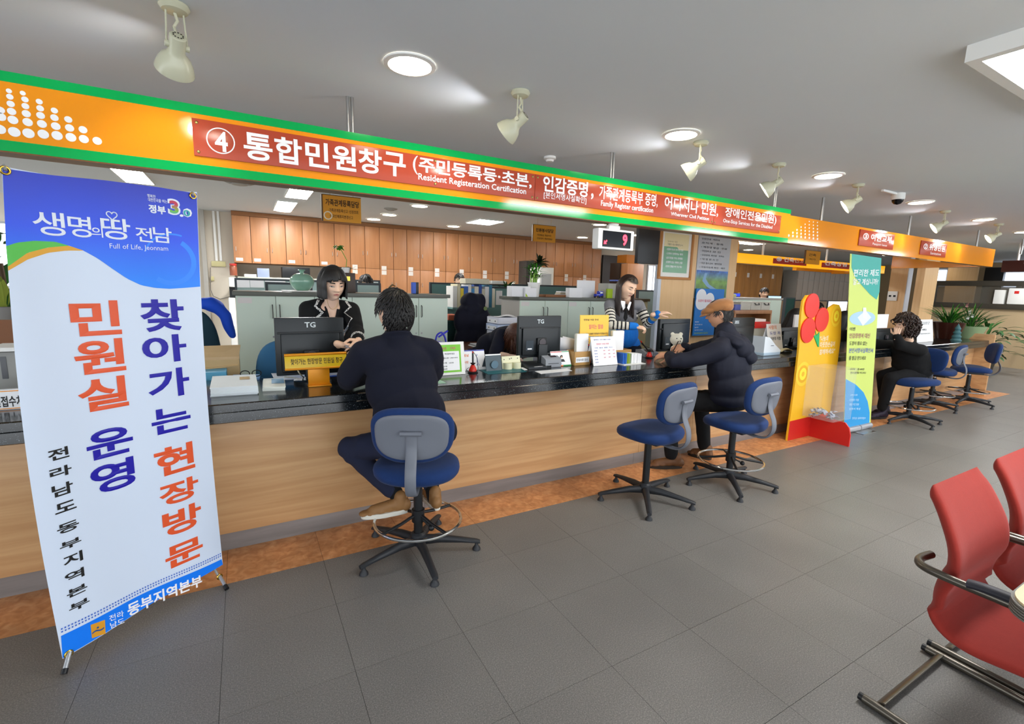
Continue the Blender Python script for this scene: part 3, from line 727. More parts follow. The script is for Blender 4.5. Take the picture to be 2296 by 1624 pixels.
st6 = at_stool(2164, 895, (-.55, .85), 'empty blue stool last along the counter by the end panel', legrot=.1)

# ------------------------------------------------------------------ red waiting chairs
m_redf = mat('red_fabric', '#962c22', .92, bump=.1, bump_s=420, noise_s=50, noise_a=.08, sheen=.08)
m_gmet = mat('gunmetal_tube', '#6a655c', .3, metal=.85)
m_pad = mat('armrest_pad', '#2c2c34', .55)
def smooth_path(path, n=5):
    pts = []; P_ = [Vector(p) for p in path]
    for i in range(len(P_)-1):
        for s_ in range(n):
            u = s_/n; p0, p1, p2, p3 = [P_[max(0, min(len(P_)-1, i+k))] for k in (-1, 0, 1, 2)]
            pts.append(.5*((2*p1)+(p2-p0)*u+(2*p0-5*p1+4*p2-p3)*u*u+(-p0+3*p1-3*p2+p3)*u**3))
    return pts+[P_[-1]]
def red_chair(x, y, label):
    """faces -Y; origin on the floor under the back"""
    t = thing('waiting_chair', label, 'chair', (x, y, 0), group='red waiting chairs')
    # side profile of the shell: (y, z) front of cushion, from the seat's front to the top of the back
    prof = [(-.50, .40, .23), (-.47, .425, .235), (-.35, .43, .235), (-.2, .418, .235), (-.08, .405, .235), (-.015, .425, .232), (.012, .47, .225), (.01, .53, .228), (-.008, .60, .235), (.0, .68, .232), (.03, .76, .222), (.06, .82, .212), (.085, .855, .20), (.096, .867, .19)]
    pr = [Vector((a, b_, c)) for a, b_, c in prof]; pr = smooth_path(pr, 4)
    N = len(pr); na = 24; th = .05; vs = []
    for i, p in enumerate(pr):
        d = pr[min(i+1, N-1)]-pr[max(i-1, 0)]; d = Vector((0, d.x, d.y)).normalized(); nrm = Vector((0, d.z, -d.y))   # away from sitter
        s_ = i/(N-1); tt = th*(.35+.65*min(1, min(s_, 1-s_)*9)); w = p.z
        for k in range(na):
            a = 2*math.pi*k/na; cx = math.copysign(abs(math.cos(a))**.55, math.cos(a))*w; cz = math.copysign(abs(math.sin(a))**.8, math.sin(a))*tt/2
            wing = -.03*(abs(cx)/.23)**3 if s_ > .45 else -.0
            vs.append(Vector((cx, p.x, p.y))+nrm*(tt/2+cz+wing))
    fs = [(i*na+k, i*na+(k+1) % na, (i+1)*na+(k+1) % na, (i+1)*na+k) for i in range(N-1) for k in range(na)]+[tuple(range(na-1, -1, -1)), tuple(range((N-1)*na, N*na))]
    b = MB(); b.add(vs[:], fs)
    cut = int(N*5/12)*na
    seat = MB(); seat.add(vs[:cut+na], [f for f in fs if max(f) < cut+na]); seat.build('seat', m_redf, t, sharp=70)
    bk = MB(); bk.add(vs[cut:], [tuple(i-cut for i in f) for f in fs if min(f) >= cut]); bk.build('backrest', m_redf, t, sharp=70)
    for s_ in (-1, 1):
        X = s_*.265
        # arm tube: behind the back, round the corner, forward, down to the runner
        MB().tube(smooth_path([(s_*.12, .085, .60), (s_*.2, .088, .605), (X*.98, .06, .61), (X+s_*.012, -.02, .612), (X+s_*.012, -.2, .612), (X+s_*.012, -.40, .60), (X, -.45, .54), (X, -.40, .40), (X, -.30, .2), (X, -.25, .06), (X, -.22, .02)], 6), .0135, seg=12).build('arm_frame', m_gmet, t)
        MB().tube(smooth_path([(X+s_*.012, -.06, .622), (X+s_*.012, -.12, .63), (X+s_*.012, -.3, .632), (X+s_*.012, -.38, .62)], 5), [(.02, .014)]*16, seg=12, flat=(1, 0, 0)).build('armrest', m_pad, t)
        MB().tube([(X, .16, .018), (X, -.55, .018)], .016, seg=12).build('runner', m_gmet, t)
        MB().cyl((X, .158, .018), (X, .175, .018), .014, seg=12).build('end_cap', m_black, t)
        MB().tube([(X, -.3, .2), (s_*.18, -.28, .39)], .01, seg=8).build('strut', m_gmet, t)
    MB().tube([(-.25, .115, .022), (.25, .115, .022)], [(.008, .022)]*2, seg=12).build('rear_bar', m_gmet, t)
    return t
red_chair(2.205, .53, 'red fabric waiting chair with tubular arms at the front right')
red_chair(2.79, .53, 'red waiting chair behind the first, cut by the right picture edge')
# table
pts = []
cx, cy = 1.80, .315
poly = [(0, 0)]
tb = thing('waiting_table', 'beige topped table with ribbed edge at the right picture edge', 'table', (2.3, 0, 0))
def rounded(P_, r, n=6):
    out = []
    for i in range(len(P_)):
        a, b_, c = Vector(P_[i-1]), Vector(P_[i]), Vector(P_[(i+1) % len(P_)]); p = b_+(a-b_).normalized()*r; q = b_+(c-b_).normalized()*r
        for k in range(n+1):
            u = k/n; out.append(((1-u)**2*p+2*u*(1-u)*b_+u*u*q))
    return out
tp = rounded([(1.80, .362), (1.62, .05), (1.62, -.75), (3.1, -.75), (3.1, .362)], .06)
def slab(P_, z0, z1, inset=0):
    b = MB(); c = sum((p for p in P_), Vector((0, 0)))/len(P_); n = len(P_)
    Q = [p+(c-p).normalized()*inset for p in P_]
    b.add([(p.x, p.y, z0) for p in Q]+[(p.x, p.y, z1) for p in Q], [tuple(range(n-1, -1, -1)), tuple(range(n, 2*n))]+[(i, (i+1) % n, n+(i+1) % n, n+i) for i in range(n)]); return b
slab(tp, .686, .692, .008).build('table_top', mat('beige_laminate', '#dcc9a0', .4), tb, world=True)
e = MB()
for k in range(5):
    q = slab(tp, .650+.0075*k, .655+.0075*k, 0); e.add(q.v, q.f)
q = slab(tp, .650, .686, .004); e.add(q.v, q.f); e.build('ribbed_edge', mat('edge_grey', '#77736c', .4), tb, world=True)
for x, y in ((1.9, -.65), (2.95, -.65), (2.5, .0)): MB().cyl((x, y, 0), (x, y, .65), .022, seg=14).build('leg', m_gmet, tb, world=True)

# ------------------------------------------------------------------ flower donation board with ballot box
PA = onZ(1765, 989, 0); Yp = PA.y
dn = thing('donation_board', 'yellow cut-out donation board with red flower on a red foot', 'donation stand', (PA.x+.2, Yp, 0))
def q2(px, py): p = onY(px, py, Yp); return (p.x, p.z)
out = [(1765, 989), (1771, 945), (1783, 860), (1792, 780), (1794, 735), (1797, 700), (1801, 675), (1810, 662), (1822, 662), (1833, 682), (1836, 695), (1846, 692), (1856, 700), (1860, 690), (1872, 682), (1882, 684), (1887, 700), (1885, 760), (1876, 830), (1866, 890), (1856, 968)]
th = .02
def flatp(pts, y0, t, name, m, par):
    P2 = [q2(*p) for p in pts]
    return MB().prism(P2, (0, y0, 0), (1, 0, 0), (0, 0, 1), t).build(name, m, par, world=True, sharp=30)   # extrudes to -Y
m_yel = mat('board_yellow', '#eeb521', .45); m_bred = mat('board_red', '#c8241e', .4); m_bright = mat('flower_red', '#e02a20', .35)
flatp(out, Yp+.02, .02, 'yellow_panel', m_yel, dn)
flatp([(1765.5, 988.5), (1771, 945), (1859, 924), (1856, 967)], Yp-.001, .002, 'red_base_band', m_bred, dn)
def pell(px, py, rx, ry, y0, t, name, m, n=36):
    c = q2(px, py); a = abs(q2(px+rx, py)[0]-q2(px-rx, py)[0])/2; bb = abs(q2(px, py+ry)[1]-q2(px, py-ry)[1])/2
    return MB().prism([(c[0]+a*math.cos(2*math.pi*k/n), c[1]+bb*math.sin(2*math.pi*k/n)) for k in range(n)], (0, y0, 0), (1, 0, 0), (0, 0, 1), t).build(name, m, dn, world=True, sharp=30)
for px, py, rx, ry in ((1819, 686, 15.5, 28), (1810, 741, 15.5, 28), (1841, 717, 14.5, 27)): pell(px, py, rx, ry, Yp-.001, .012, 'petal', m_bright)
MB().prism([q2(*p) for p in ((1826, 738), (1829, 752), (1823, 752), (1833, 778), (1835, 778), (1836, 745), (1830, 752))], (0, Yp-.001, 0), (1, 0, 0), (0, 0, 1), .006).build('stem', mat('stem_green', '#12a860', .4), dn, world=True)
for px, py, r in ((1800, 839, (15, 27)), (1875, 709, (11, 24))):
    for k, (f_, c) in enumerate(((1, '#f2c832'), (.72, '#e6a91a'), (.5, '#f4dc3a'), (.2, '#e8b21e'))):
        pell(px, py, r[0]*f_, r[1]*f_, Yp-.0005-.0008*k, .0006, 'swirl_ring', mat('swirl%d' % k, c, .45))
b = MB()
for s_, x0, x1, y0 in (('"나눔의', 1837, 1857, 761), ('따뜻한손길이', 1837, 1872, 775), ('함께하세요"', 1836, 1872, 791)):
    a = q2(x0, y0+5); c = q2(x1, y0-6); text_rect(b, s_, (a[0], Yp-.002, a[1]), (1, 0, 0), (0, 0, 1), c[0]-a[0], .06, .04)
b.build('lettering', mat('board_letter', '#f0d9b0', .5), dn, world=True, smooth=False)
C0 = onZ(1812, 978, 0); D0 = onZ(1889, 1006, 0)
xc = C0.x; hh = q2(1812, 930)[1]
MB().prism([(Yp-.0, 0), (D0.y, 0), (D0.y-.0, .12), (D0.y+.02, .19), (D0.y+.06, .235), (Yp, .25)], (xc+.008, 0, 0), (0, 1, 0), (0, 0, 1), .018).build('cross_foot', m_bred, dn, world=True)
a0 = onY(1814, 820, Yp-.02); a1 = onY(1850, 816, Yp-.02); bz = onY(1801, 921, Yp-.02).z; dy = .30
bx = thing('ballot_box', 'clear acrylic donation box holding folded banknotes on the yellow board', 'box', ((a0.x+a1.x)/2, Yp-.02-dy/2, bz))
m_acr = mat('clear_acrylic', '#e8ecec', .04, alpha=.06, spec=.8)
X0_, X1_, Y1_, Y0_ = a0.x-.02, a1.x+.02, Yp-.022, Yp-.022-dy; Z0_, Z1_ = .262, a0.z
for nm, lo, hi in (('side_wall', (X0_, Y0_, Z0_), (X0_+.004, Y1_, Z1_)), ('side_wall', (X1_-.004, Y0_, Z0_), (X1_, Y1_, Z1_)), ('front_wall', (X0_+.004, Y0_, Z0_), (X1_-.004, Y0_+.004, Z1_)), ('back_wall', (X0_+.004, Y1_-.004, Z0_), (X1_-.004, Y1_, Z1_)), ('bottom', (X0_, Y0_, Z0_-.004), (X1_, Y1_, Z0_)), ('lid', (X0_-.004, Y0_-.004, Z1_), (X1_+.004, Y1_, Z1_+.004))):
    MB().box(lo, hi).build(nm, m_acr, bx, world=True)
random.seed(5)
for k in range(26):
    c = Vector((random.uniform(X0_+.05, X1_-.05), random.uniform(Y0_+.05, Y1_-.05), Z0_+random.uniform(.012, .075)))
    R_ = Matrix.Translation(c) @ Matrix.Rotation(random.uniform(0, 6), 4, 'Z') @ Matrix.Rotation(random.uniform(-.7, .7), 4, 'X') @ Matrix.Rotation(random.uniform(-.5, .5), 4, 'Y')
    b = MB(); w, l = .032, .04
    b.grid(lambda i, j: R_ @ Vector(((i-.5)*w*2, (j-.5)*l, .012*math.sin(i*7+k)*(1-j*.5))), 6, 2)
    o = b.build('banknote', mat('banknote_blue', '#b9bfd0', .6, noise_s=60, noise_a=.35) if k % 5 else mat('banknote_green', '#a9a98a', .6), None, solid=.0015)
    tag(o, 'folded banknote inside the clear donation box', 'banknote', 'banknotes in the donation box')

# ------------------------------------------------------------------ teal and yellow roll-up banner
A2 = onZ(1893, 973, 0); B2 = onZ(1953, 959, 0)
s2 = Sheet(A2, B2)
rb = thing('rollup_banner', 'narrow teal and lime roll-up banner beside the donation board', 'banner', tuple((A2+B2)/2))
def sp(pts, off, name, m):
    b = MB(); s2.poly(b, pts, off); return b.build(name, m, rb, world=True)
c4 = [(1892, 961), (1952, 948), (1976, 579), (1907, 569)]
b = MB(); Q = [s2.uv(*p) for p in c4]
b.add([s2.P(u, z, 0) for u, z in Q]+[s2.P(u, z, -.004) for u, z in Q], [(0, 1, 2, 3), (7, 6, 5, 4), (0, 4, 5, 1), (1, 5, 6, 2), (2, 6, 7, 3), (3, 7, 4, 0)]); b.build('banner_sheet', mat('lime_print', '#cddd72', .45), rb, world=True)
sp([(1909.5, 569.5), (1976, 579), (1971.5, 655), (1965, 672), (1950, 660), (1932, 640), (1917, 622), (1909, 600)], .002, 'teal_field', mat('teal_print', '#2fa79c', .45))
sp([(1892, 961), (1949, 949), (1949.5, 925), (1945, 900), (1936, 880), (1918, 862), (1896, 850)], .002, 'blue_field', mat('sky_print', '#2b98d6', .45))
u0, z0 = s2.uv(1934, 714); ru = s2.uv(1962, 714)[0]-u0; rz_ = s2.uv(1934, 698)[1]-z0
b = MB(); b.add([s2.P(u0+ru*math.cos(t), z0+rz_*math.sin(t), .002) for t in [i*math.pi/16 for i in range(32)]], [tuple(range(32))]); b.build('picture_oval', mat('oval_blue', '#a9cdea', .45), rb, world=True)
sp([(1922, 712), (1940, 696), (1953, 712), (1934, 731)], .003, 'picture_paper', mat('paper_print', '#dfe8f4', .5)); sp([(1934, 690), (1941, 690), (1943, 716), (1934, 712)], .004, 'picture_hand', mat('hand_print', '#e8eef4', .5))
def st(lines, name, m, bold=.014, off=.0035):
    b = MB()
    for s_, xl, xr, y, hp in lines: s2.line(b, s_, xl, y, xr, y+(xr-xl)*.0, hp, off, bold)
    b.build(name, m, rb, world=True, smooth=False)
st([('편리한 제도', 1913, 1971, 612, 16), ('알고 계십니까?', 1912, 1968, 632, 14)], 'white_lettering', m_let)
st([('이젠', 1905, 1917, 738, 8), ('도장이 필요 없는', 1904, 1944, 770, 9), ('를 발급 받으세요', 1903, 1941, 803, 9), ('- 수수료 : 1통 600원', 1903, 1937, 828, 5), ('전국 읍면동 어디서나', 1906, 1941, 836, 5)], 'dark_lettering', mat('dark_print', '#4a4f38', .5), .015)
st([('인감증명서 대신', 1904, 1950, 753, 11)], 'plum_lettering', mat('plum_print', '#a0506a', .5)); st([('본인서명사실확인서', 1903, 1957, 786, 11)], 'violet_lettering', mat('violet_print', '#5a6ab0', .5))
st([('구비서류', 1905, 1922, 886, 4), ('신분증 지참', 1904, 1925, 897, 5), ('본인 직접 방문', 1904, 1925, 907, 5), ('신청서 작성', 1903, 1928, 917, 5), ('전라남도 동부지역본부', 1910, 1940, 938, 5)], 'pale_lettering', mat('pale_print', '#bfe0f4', .5), .01)
um = (A2+B2)/2; w = (B2-A2).length
Mx = Matrix.Translation(um) @ Matrix.Rotation(math.atan2(s2.d.y, s2.d.x), 4, 'Z')
b = MB(); b.cyl(Mx @ Vector((-w/2+.01, 0, .035)), Mx @ Vector((-.008, 0, .035)), .033, seg=20); b.cyl(Mx @ Vector((.008, 0, .035)), Mx @ Vector((w/2-.04, 0, .035)), .033, seg=20)
b.cyl(Mx @ Vector((-.01, 0, .035)), Mx @ Vector((.01, 0, .035)), .025, seg=16); b.build('base_roller', mat('base_silver', '#a9abb0', .35, metal=.5), rb, world=True)
MB().box((-.14, -.12, 0), (.14, .12, .008), M=Mx).build('foot_plate', m_steel, rb, world=True)
MB().cyl(Mx @ Vector((0, .02, .03)), Mx @ Vector((0, .02, 1.7)), .008, seg=10).build('rear_pole', m_steel, rb, world=True)
# ------------------------------------------------------------------ people: tools
def skin_mat(name, col):
    m = mat(name, col, .5, noise_s=25, noise_a=.05); b = m.node_tree.nodes['Principled BSDF']
    b.inputs['Subsurface Weight'].default_value = .08; b.inputs['Subsurface Radius'].default_value = (.01, .004, .002); return m
m_skin = skin_mat('skin', '#e8c0a4'); m_skin2 = skin_mat('skin_tan', '#cf9a7a'); m_lip = mat('lips', '#c47a70', .5)
m_hair = ramp_mat('black_hair', [(0, '#040303'), (.6, '#0f0b0a'), (1, '#221a17')], scale=(30, 30, 4), nscale=6, detail=3, rough=.5)
m_hairb = ramp_mat('brown_hair', [(0, '#100906'), (.5, '#27170f'), (1, '#452a1d')], scale=(30, 30, 4), nscale=6, detail=3, rough=.4)
m_hairr = ramp_mat('auburn_hair', [(0, '#1f0f08'), (.5, '#4a2614'), (1, '#6e3c22')], scale=(30, 30, 8), nscale=6, detail=3, rough=.5)
m_hairg = ramp_mat('greying_hair', [(0, '#0a0a0a'), (.5, '#201e1d'), (1, '#4a4642')], scale=(30, 30, 8), nscale=6, detail=3, rough=.6)
HA, HB, HC = .076, .094, .113
def frame(F, U=(0, 0, 1), s=1.0, c=(0, 0, 0)):
    F = Vector(F).normalized(); R_ = F.cross(Vector(U)).normalized(); U2 = R_.cross(F)
    M = Matrix(((R_.x, F.x, U2.x, c[0]), (R_.y, F.y, U2.y, c[1]), (R_.z, F.z, U2.z, c[2]), (0, 0, 0, 1)))
    return M @ Matrix.Scale(s, 4)
def g(x, s): return math.exp(-(x/s)**2/2)
def head_surface(th, ph):
    """th azimuth from +Y (face), ph from the crown"""
    x = HA*math.sin(ph)*math.sin(th); y = HB*math.sin(ph)*math.cos(th); z = HC*math.cos(ph)
    if z < 0:
        t = (-z/HC); x *= 1-.27*t**1.6
        if y < 0: y *= 1-.42*t**1.2
        else: y *= 1-.06*t
    x *= 1-.1*max(0, y/HB)*(1 if z < .03 else .5)
    if y > 0:
        f = min(1, y/.05)
        ax = abs(x)
        y -= f*.006*max(0, 1-(ax/.06)**2)          # flatter face
        nz = max(0, min(1, (.028-z)/.046)) if z > -.018 else max(0, 1-(-.018-z)/.012)
        y += f*g(x, .0085+.004*nz)*.021*nz**1.3
        y += f*g(ax-.011, .006)*g(z+.016, .006)*.006
        y -= f*g(ax-.031, .014)*g(z-.008, .011)*.0075
        y += f*g(ax-.03, .02)*g(z-.03, .008)*.0035
        y += f*g(ax-.038, .016)*g(z+.02, .018)*.004
        y += f*g(x, .021)*(g(z+.042, .0045)+g(z+.052, .005))*.0052
        y -= f*g(x, .024)*g(z+.0468, .0018)*.003
        y -= f*g(x, .02)*g(z+.062, .006)*.003
        y += f*g(x, .02)*g(z+.084, .014)*.009
    return Vector((x, y, z))
def head_mesh(mb, M, nt=88, npz=72):
    """adds a head; returns the face centres in head space so lips can be painted"""
    vs = [Vector((0, 0, HC))]
    for j in range(1, npz):
        for i in range(nt): vs.append(head_surface(2*math.pi*i/nt, math.pi*j/npz))
    vs.append(Vector((0, 0, -HC))); L = len(vs)-1
    fs = [(0, 1+(i+1) % nt, 1+i) for i in range(nt)]
    for j in range(npz-2):
        for i in range(nt):
            a = 1+j*nt+i; b = 1+j*nt+(i+1) % nt; fs.append((a, b, b+nt, a+nt))
    fs += [(L, 1+(npz-2)*nt+i, 1+(npz-2)*nt+(i+1) % nt) for i in range(nt)]
    o = len(mb.v); mb.v.extend([tuple(M @ v) for v in vs])
    for f in fs:
        c = sum((vs[i] for i in f), Vector())/len(f)
        lip = c.y > .06 and ((c.x/.0185)**2+((c.z+.047)/.0066)**2 < 1)
        mb.f.append(tuple(i+o for i in f)); mb.mi.append(1 if lip else 0)
    for s_ in (-1, 1):   # ears
        mb.cur = 0; E_ = M @ Matrix.Translation((s_*.076, -.006, -.002)) @ Matrix.Rotation(s_*.35, 4, 'Z') @ Matrix.Rotation(-.15, 4, 'X')
        st_ = len(mb.v); mb.ell((0, 0, 0), (.006, .018, .031), seg=14, rings=10); mb.xf(E_, st_)
        st_ = len(mb.v); mb.tube([(s_*.005, .016*math.sin(t), .029*math.cos(t)) for t in [math.pi*1.15+i*.36 for i in range(13)]], .003, seg=6); mb.xf(E_, st_)
def face_bits(par, M, gaze=-.25, brow='#1c1512', closed=.5):
    w = MB(); d = MB(); lash = MB(); br = MB()
    for s_ in (-1, 1):
        cx, cz = s_*.0305, .006; y0 = .0765-.0
        def S(x, z):   # face surface depth at x,z (numeric)
            lo = None; best = None
            for k in range(18, 70):
                ph = math.pi*k/88
                for _ in (0,):
                    pass
            return 0
        def on(x, z, off):
            ph = math.acos(max(-1, min(1, z/HC))); sx = x/(HA*math.sin(ph)*(1-(.27*(max(0, -z)/HC)**1.6))*.9); th = math.asin(max(-1, min(1, sx))); p = head_surface(th, ph); p.x = x; p.z = z; p.y += off; return p
        hh = .0066*(1-closed*.5)
        pts = [on(cx+.0135*math.cos(t), cz+hh*math.sin(t)*(1 if math.sin(t) > 0 else .6)-.0015*s_*math.cos(t)*0, .0012) for t in [i*math.pi/8 for i in range(16)]]
        w.add([M @ p for p in pts], [tuple(range(16))])
        r = .0066; zz = cz+gaze*.004
        pts = [on(cx+r*math.cos(t), max(cz-hh*.6, min(cz+hh, zz+r*math.sin(t))), .0018) for t in [i*math.pi/7 for i in range(14)]]
        d.add([M @ p for p in pts], [tuple(range(14))])
        lash.tube([M @ on(cx+s_*u, cz+hh*math.sqrt(max(0, 1-(u/.0145)**2))-.0004+(.001 if u > .01 else 0), .002) for u in (-.0135, -.010, -.005, 0, .005, .010, .0145)], [(.0011*M.to_scale().x)]*7, seg=6)
        br.tube([M @ on(cx+s_*u, .0285+.003*math.cos((u+.002)/.012)-(.003 if u > .014 else 0), .0005) for u in (-.016, -.008, 0, .008, .017)], [(.0016, .0032), (.002, .004), (.002, .0038), (.0018, .003), (.0008, .0012)], seg=6, flat=M.to_3x3() @ Vector((0, 1, 0)))
    e = w.build('eye', mat('eye_white', '#b8aca4', .4), par, world=True); tag(e)
    d.build('iris', mat('iris_dark', '#120c09', .2), e, world=True)
    lash.build('lash_line', mat('lash', '#0c0808', .6), e, world=True); br.build('eyebrow', mat('brow'+brow, brow, .8), par, world=True)
def hair_r(d):
    d = d.normalized(); c = HC if d.z > 0 else HC*1.05
    return 1/math.sqrt((d.x/HA)**2+(d.y/HB)**2+(d.z/c)**2)
def hair_cap(mb, M, mask, off, nt=60, npz=44):
    vs = {}; 
    def vid(j, i):
        i %= nt; k = (j, i)
        if k not in vs:
            ph = math.pi*j/npz; th = 2*math.pi*i/nt; d = Vector((math.sin(ph)*math.sin(th), math.sin(ph)*math.cos(th), math.cos(ph))); d2 = Vector((HA*d.x, HB*d.y, HC*d.z)); r = d2.normalized()*hair_r(d2)
            mb.v.append(tuple(M @ (r*(1+off(d)/.09)))); vs[k] = len(mb.v)-1
        return vs[k]
    for j in range(npz):
        for i in range(nt):
            ph = math.pi*(j+.5)/npz; th = 2*math.pi*(i+.5)/nt; d = Vector((math.sin(ph)*math.sin(th), math.sin(ph)*math.cos(th), math.cos(ph)))
            if mask(d): mb.f.append((vid(j, i), vid(j, i+1), vid(j+1, i+1), vid(j+1, i))); mb.mi.append(mb.cur)
def strands(mb, M, starts, flow, n, step, r, off=.006, hang=-.02, taper=True, jit=.0, seed=1, down=(0, 0, -1)):
    down = Vector(down)
    rnd = random.Random(seed)
    for d0, ln in starts:
        p = Vector((HA*d0[0], HB*d0[1], HC*d0[2])); p = p.normalized()*(hair_r(p)+off)
        pts = [p.copy()]; nn = max(3, int(n*ln)); j0 = Vector((rnd.uniform(-1, 1), rnd.uniform(-1, 1), rnd.uniform(-1, 1)))*jit
        for k in range(nn):
            f = flow(p, d0)+j0
            u = p.normalized()
            if p.z > hang:
                f = f-u*f.dot(u)
                if f.length < 1e-6: f = Vector((0, 0, -1))
                p = p+f.normalized()*step; u = p.normalized(); p = u*(hair_r(u)+off+.004*min(1, k/3))
            else:
                p = p+(down+Vector((f.x*.2+j0.x*.3, f.y*.2+j0.y*.3, 0))).normalized()*step
                d_ = p.length/hair_r(p)
                if d_ < 1.03 and p.z > -.1: p = p*(1.03/d_)
            pts.append(p.copy())
        N_ = len(pts)
        rs = [r*(.55+.45*min(1, 2*i/N_))*(1 if not taper else (1-.75*(i/(N_-1))**3)) for i in range(N_)]
        s0 = M.to_scale().x
        mb.tube([M @ q for q in pts], [(q*s0*1.5, q*s0*.7) for q in rs], seg=6, flat=M.to_3x3() @ pts[0].cross(Vector((0, 0, 1.01))))
def caps(mb, chain, flat=None):
    """chain of (point, radius) -> overlapping balls and cones for the voxel union"""
    for i, (p, r) in enumerate(chain):
        mb.ell(p, r, seg=16, rings=12)
        if i:
            q, r0 = chain[i-1]
            if (Vector(p)-Vector(q)).length > 1e-4: mb.cyl(q, p, r0, r, seg=20)
def ellM(c, r, F=(0, 1, 0), U=(0, 0, 1)): return (c, r, frame(F, U))
def fuse(mb, voxel, smooth=6, factor=.5):
    me = bpy.data.meshes.new('tmp'); me.from_pydata(mb.v, [], mb.f); me.update(); o = bpy.data.objects.new('tmp', me); COL.objects.link(o)
    md = o.modifiers.new('r', 'REMESH'); md.mode = 'VOXEL'; md.voxel_size = voxel
    if smooth: md = o.modifiers.new('s', 'SMOOTH'); md.factor = factor; md.iterations = smooth
    dg = bpy.context.evaluated_depsgraph_get(); ev = o.evaluated_get(dg); m2 = ev.to_mesh()
    V = np.empty(len(m2.vertices)*3); m2.vertices.foreach_get('co', V); V = V.reshape(-1, 3)
    N = np.empty(len(m2.vertices)*3); m2.vertices.foreach_get('normal', N); N = N.reshape(-1, 3)
    Fs = [tuple(p.vertices) for p in m2.polygons]; ev.to_mesh_clear(); bpy.data.objects.remove(o); bpy.data.meshes.remove(me)
    return V, N, Fs
def folds(V, N, amp, freq, seed=0, lines=()):
    """cloth creases: ridged noise along the normals; lines = (centre, axis, radius, strength, freq) adds bent-joint wrinkles across the axis"""
    out = V.copy()
    for i in range(len(V)):
        p = Vector(V[i]); q = Vector((p.x*freq+seed, p.y*freq, p.z*freq*.55))
        n = noise.noise(q); h = amp*((1-abs(n)*2.4)-.45)
        for c, ax, rad, st_, fr in lines:
            d = p-Vector(c); w = math.exp(-(d.length/rad)**2)
            if w > .05: h += w*st_*math.sin(d.dot(Vector(ax))*fr+3*noise.noise(q*1.3))
        out[i] = V[i]+N[i]*h
    return out
def cloth(name, mb, m, par, voxel=.008, smooth=5, amp=.004, freq=9, seed=0, lines=(), paint=None, cut=None, label=None):
    V, N, Fs = fuse(mb, voxel, smooth)
    if amp or lines: V = folds(V, N, amp, freq, seed, lines)
    b = MB(); b.v = [tuple(p) for p in V]
    if cut: Fs = [f for f in Fs if not cut(Vector(V[list(f)].mean(0)))]
    b.f = Fs; b.mi = [0]*len(Fs)
    if paint: b.mi = [paint(Vector(V[list(f)].mean(0))) for f in Fs]
    return b.build(name, m, par, world=True, sharp=180, label=label)
def hand(mb, wrist, fwd, back, s=1.0, side=1, curl=(.35, .35, .4, .45), thumb=.5, spread=1, size=1.0):
    """skin for one hand; fwd along the fingers, back = back-of-hand normal; side=+1 puts the thumb at fwd x back"""
    t = MB(); F = Vector(fwd).normalized(); Bk = Vector(back); Bk = (Bk-F*Bk.dot(F)).normalized(); S_ = F.cross(Bk)*side; w = Vector(wrist); k = size
    def P(x, y, z): return w+(S_*x+F*y+Bk*z)*k
    caps(t, [(P(0, -.05, 0), .024*k), (P(0, -.01, 0), .022*k)])
    for x in (-.030, -.011, .009, .028): caps(t, [(P(x*.6, .0, 0), .013*k), (P(x, .075 if x > -.02 else .068, 0), .0105*k)])
    caps(t, [(P(-.02, .03, -.003), .014*k), (P(.022, .03, -.003), .015*k)])
    for i, (x, L, r) in enumerate(((.030, .066, .0088), (.0095, .073, .009), (-.011, .067, .0085), (-.030, .052, .0076))):
        y0 = .078 if i < 3 else .07; p = P(x, y0, 0); ch = [(p, (r+.0012)*k)]; a = curl[i]*.55; seg = (L*.45, L*.3, L*.25)
        for j in range(3):
            d = (F*math.cos(a)-Bk*math.sin(a)+S_*.06*(1.2-i)*spread).normalized(); p = p+d*seg[j]*k; ch.append((p, (r-.0007*(j+1))*k)); a += curl[i]*(1.05 if j == 0 else .8)
        caps(t, ch)
    d = (S_*.75+F*.55-Bk*.25*thumb*2).normalized(); p = P(.028, .015, -.004); ch = [(p, .0135*k)]; p = p+d*.036*k; ch.append((p, .0105*k)); d = (S_*(.45-.4*thumb)+F*.85-Bk*.35*thumb*2).normalized(); p = p+d*.03*k; ch.append((p, .0095*k)); p = p+d*.022*k; ch.append((p, .008*k))
    caps(t, ch)
    V, N, Fs = fuse(t, .0032*k, 3, .4); o = len(mb.v); mb.v.extend([tuple(p) for p in V]); mb.f.extend([tuple(i+o for i in f) for f in Fs]); mb.mi.extend([0]*len(Fs))
def add_fused(mb, src, voxel, smooth=6):
    V, N, Fs = fuse(src, voxel, smooth); o = len(mb.v); mb.v.extend([tuple(p) for p in V]); mb.f.extend([tuple(i+o for i in f) for f in Fs]); mb.mi.extend([0]*len(Fs))
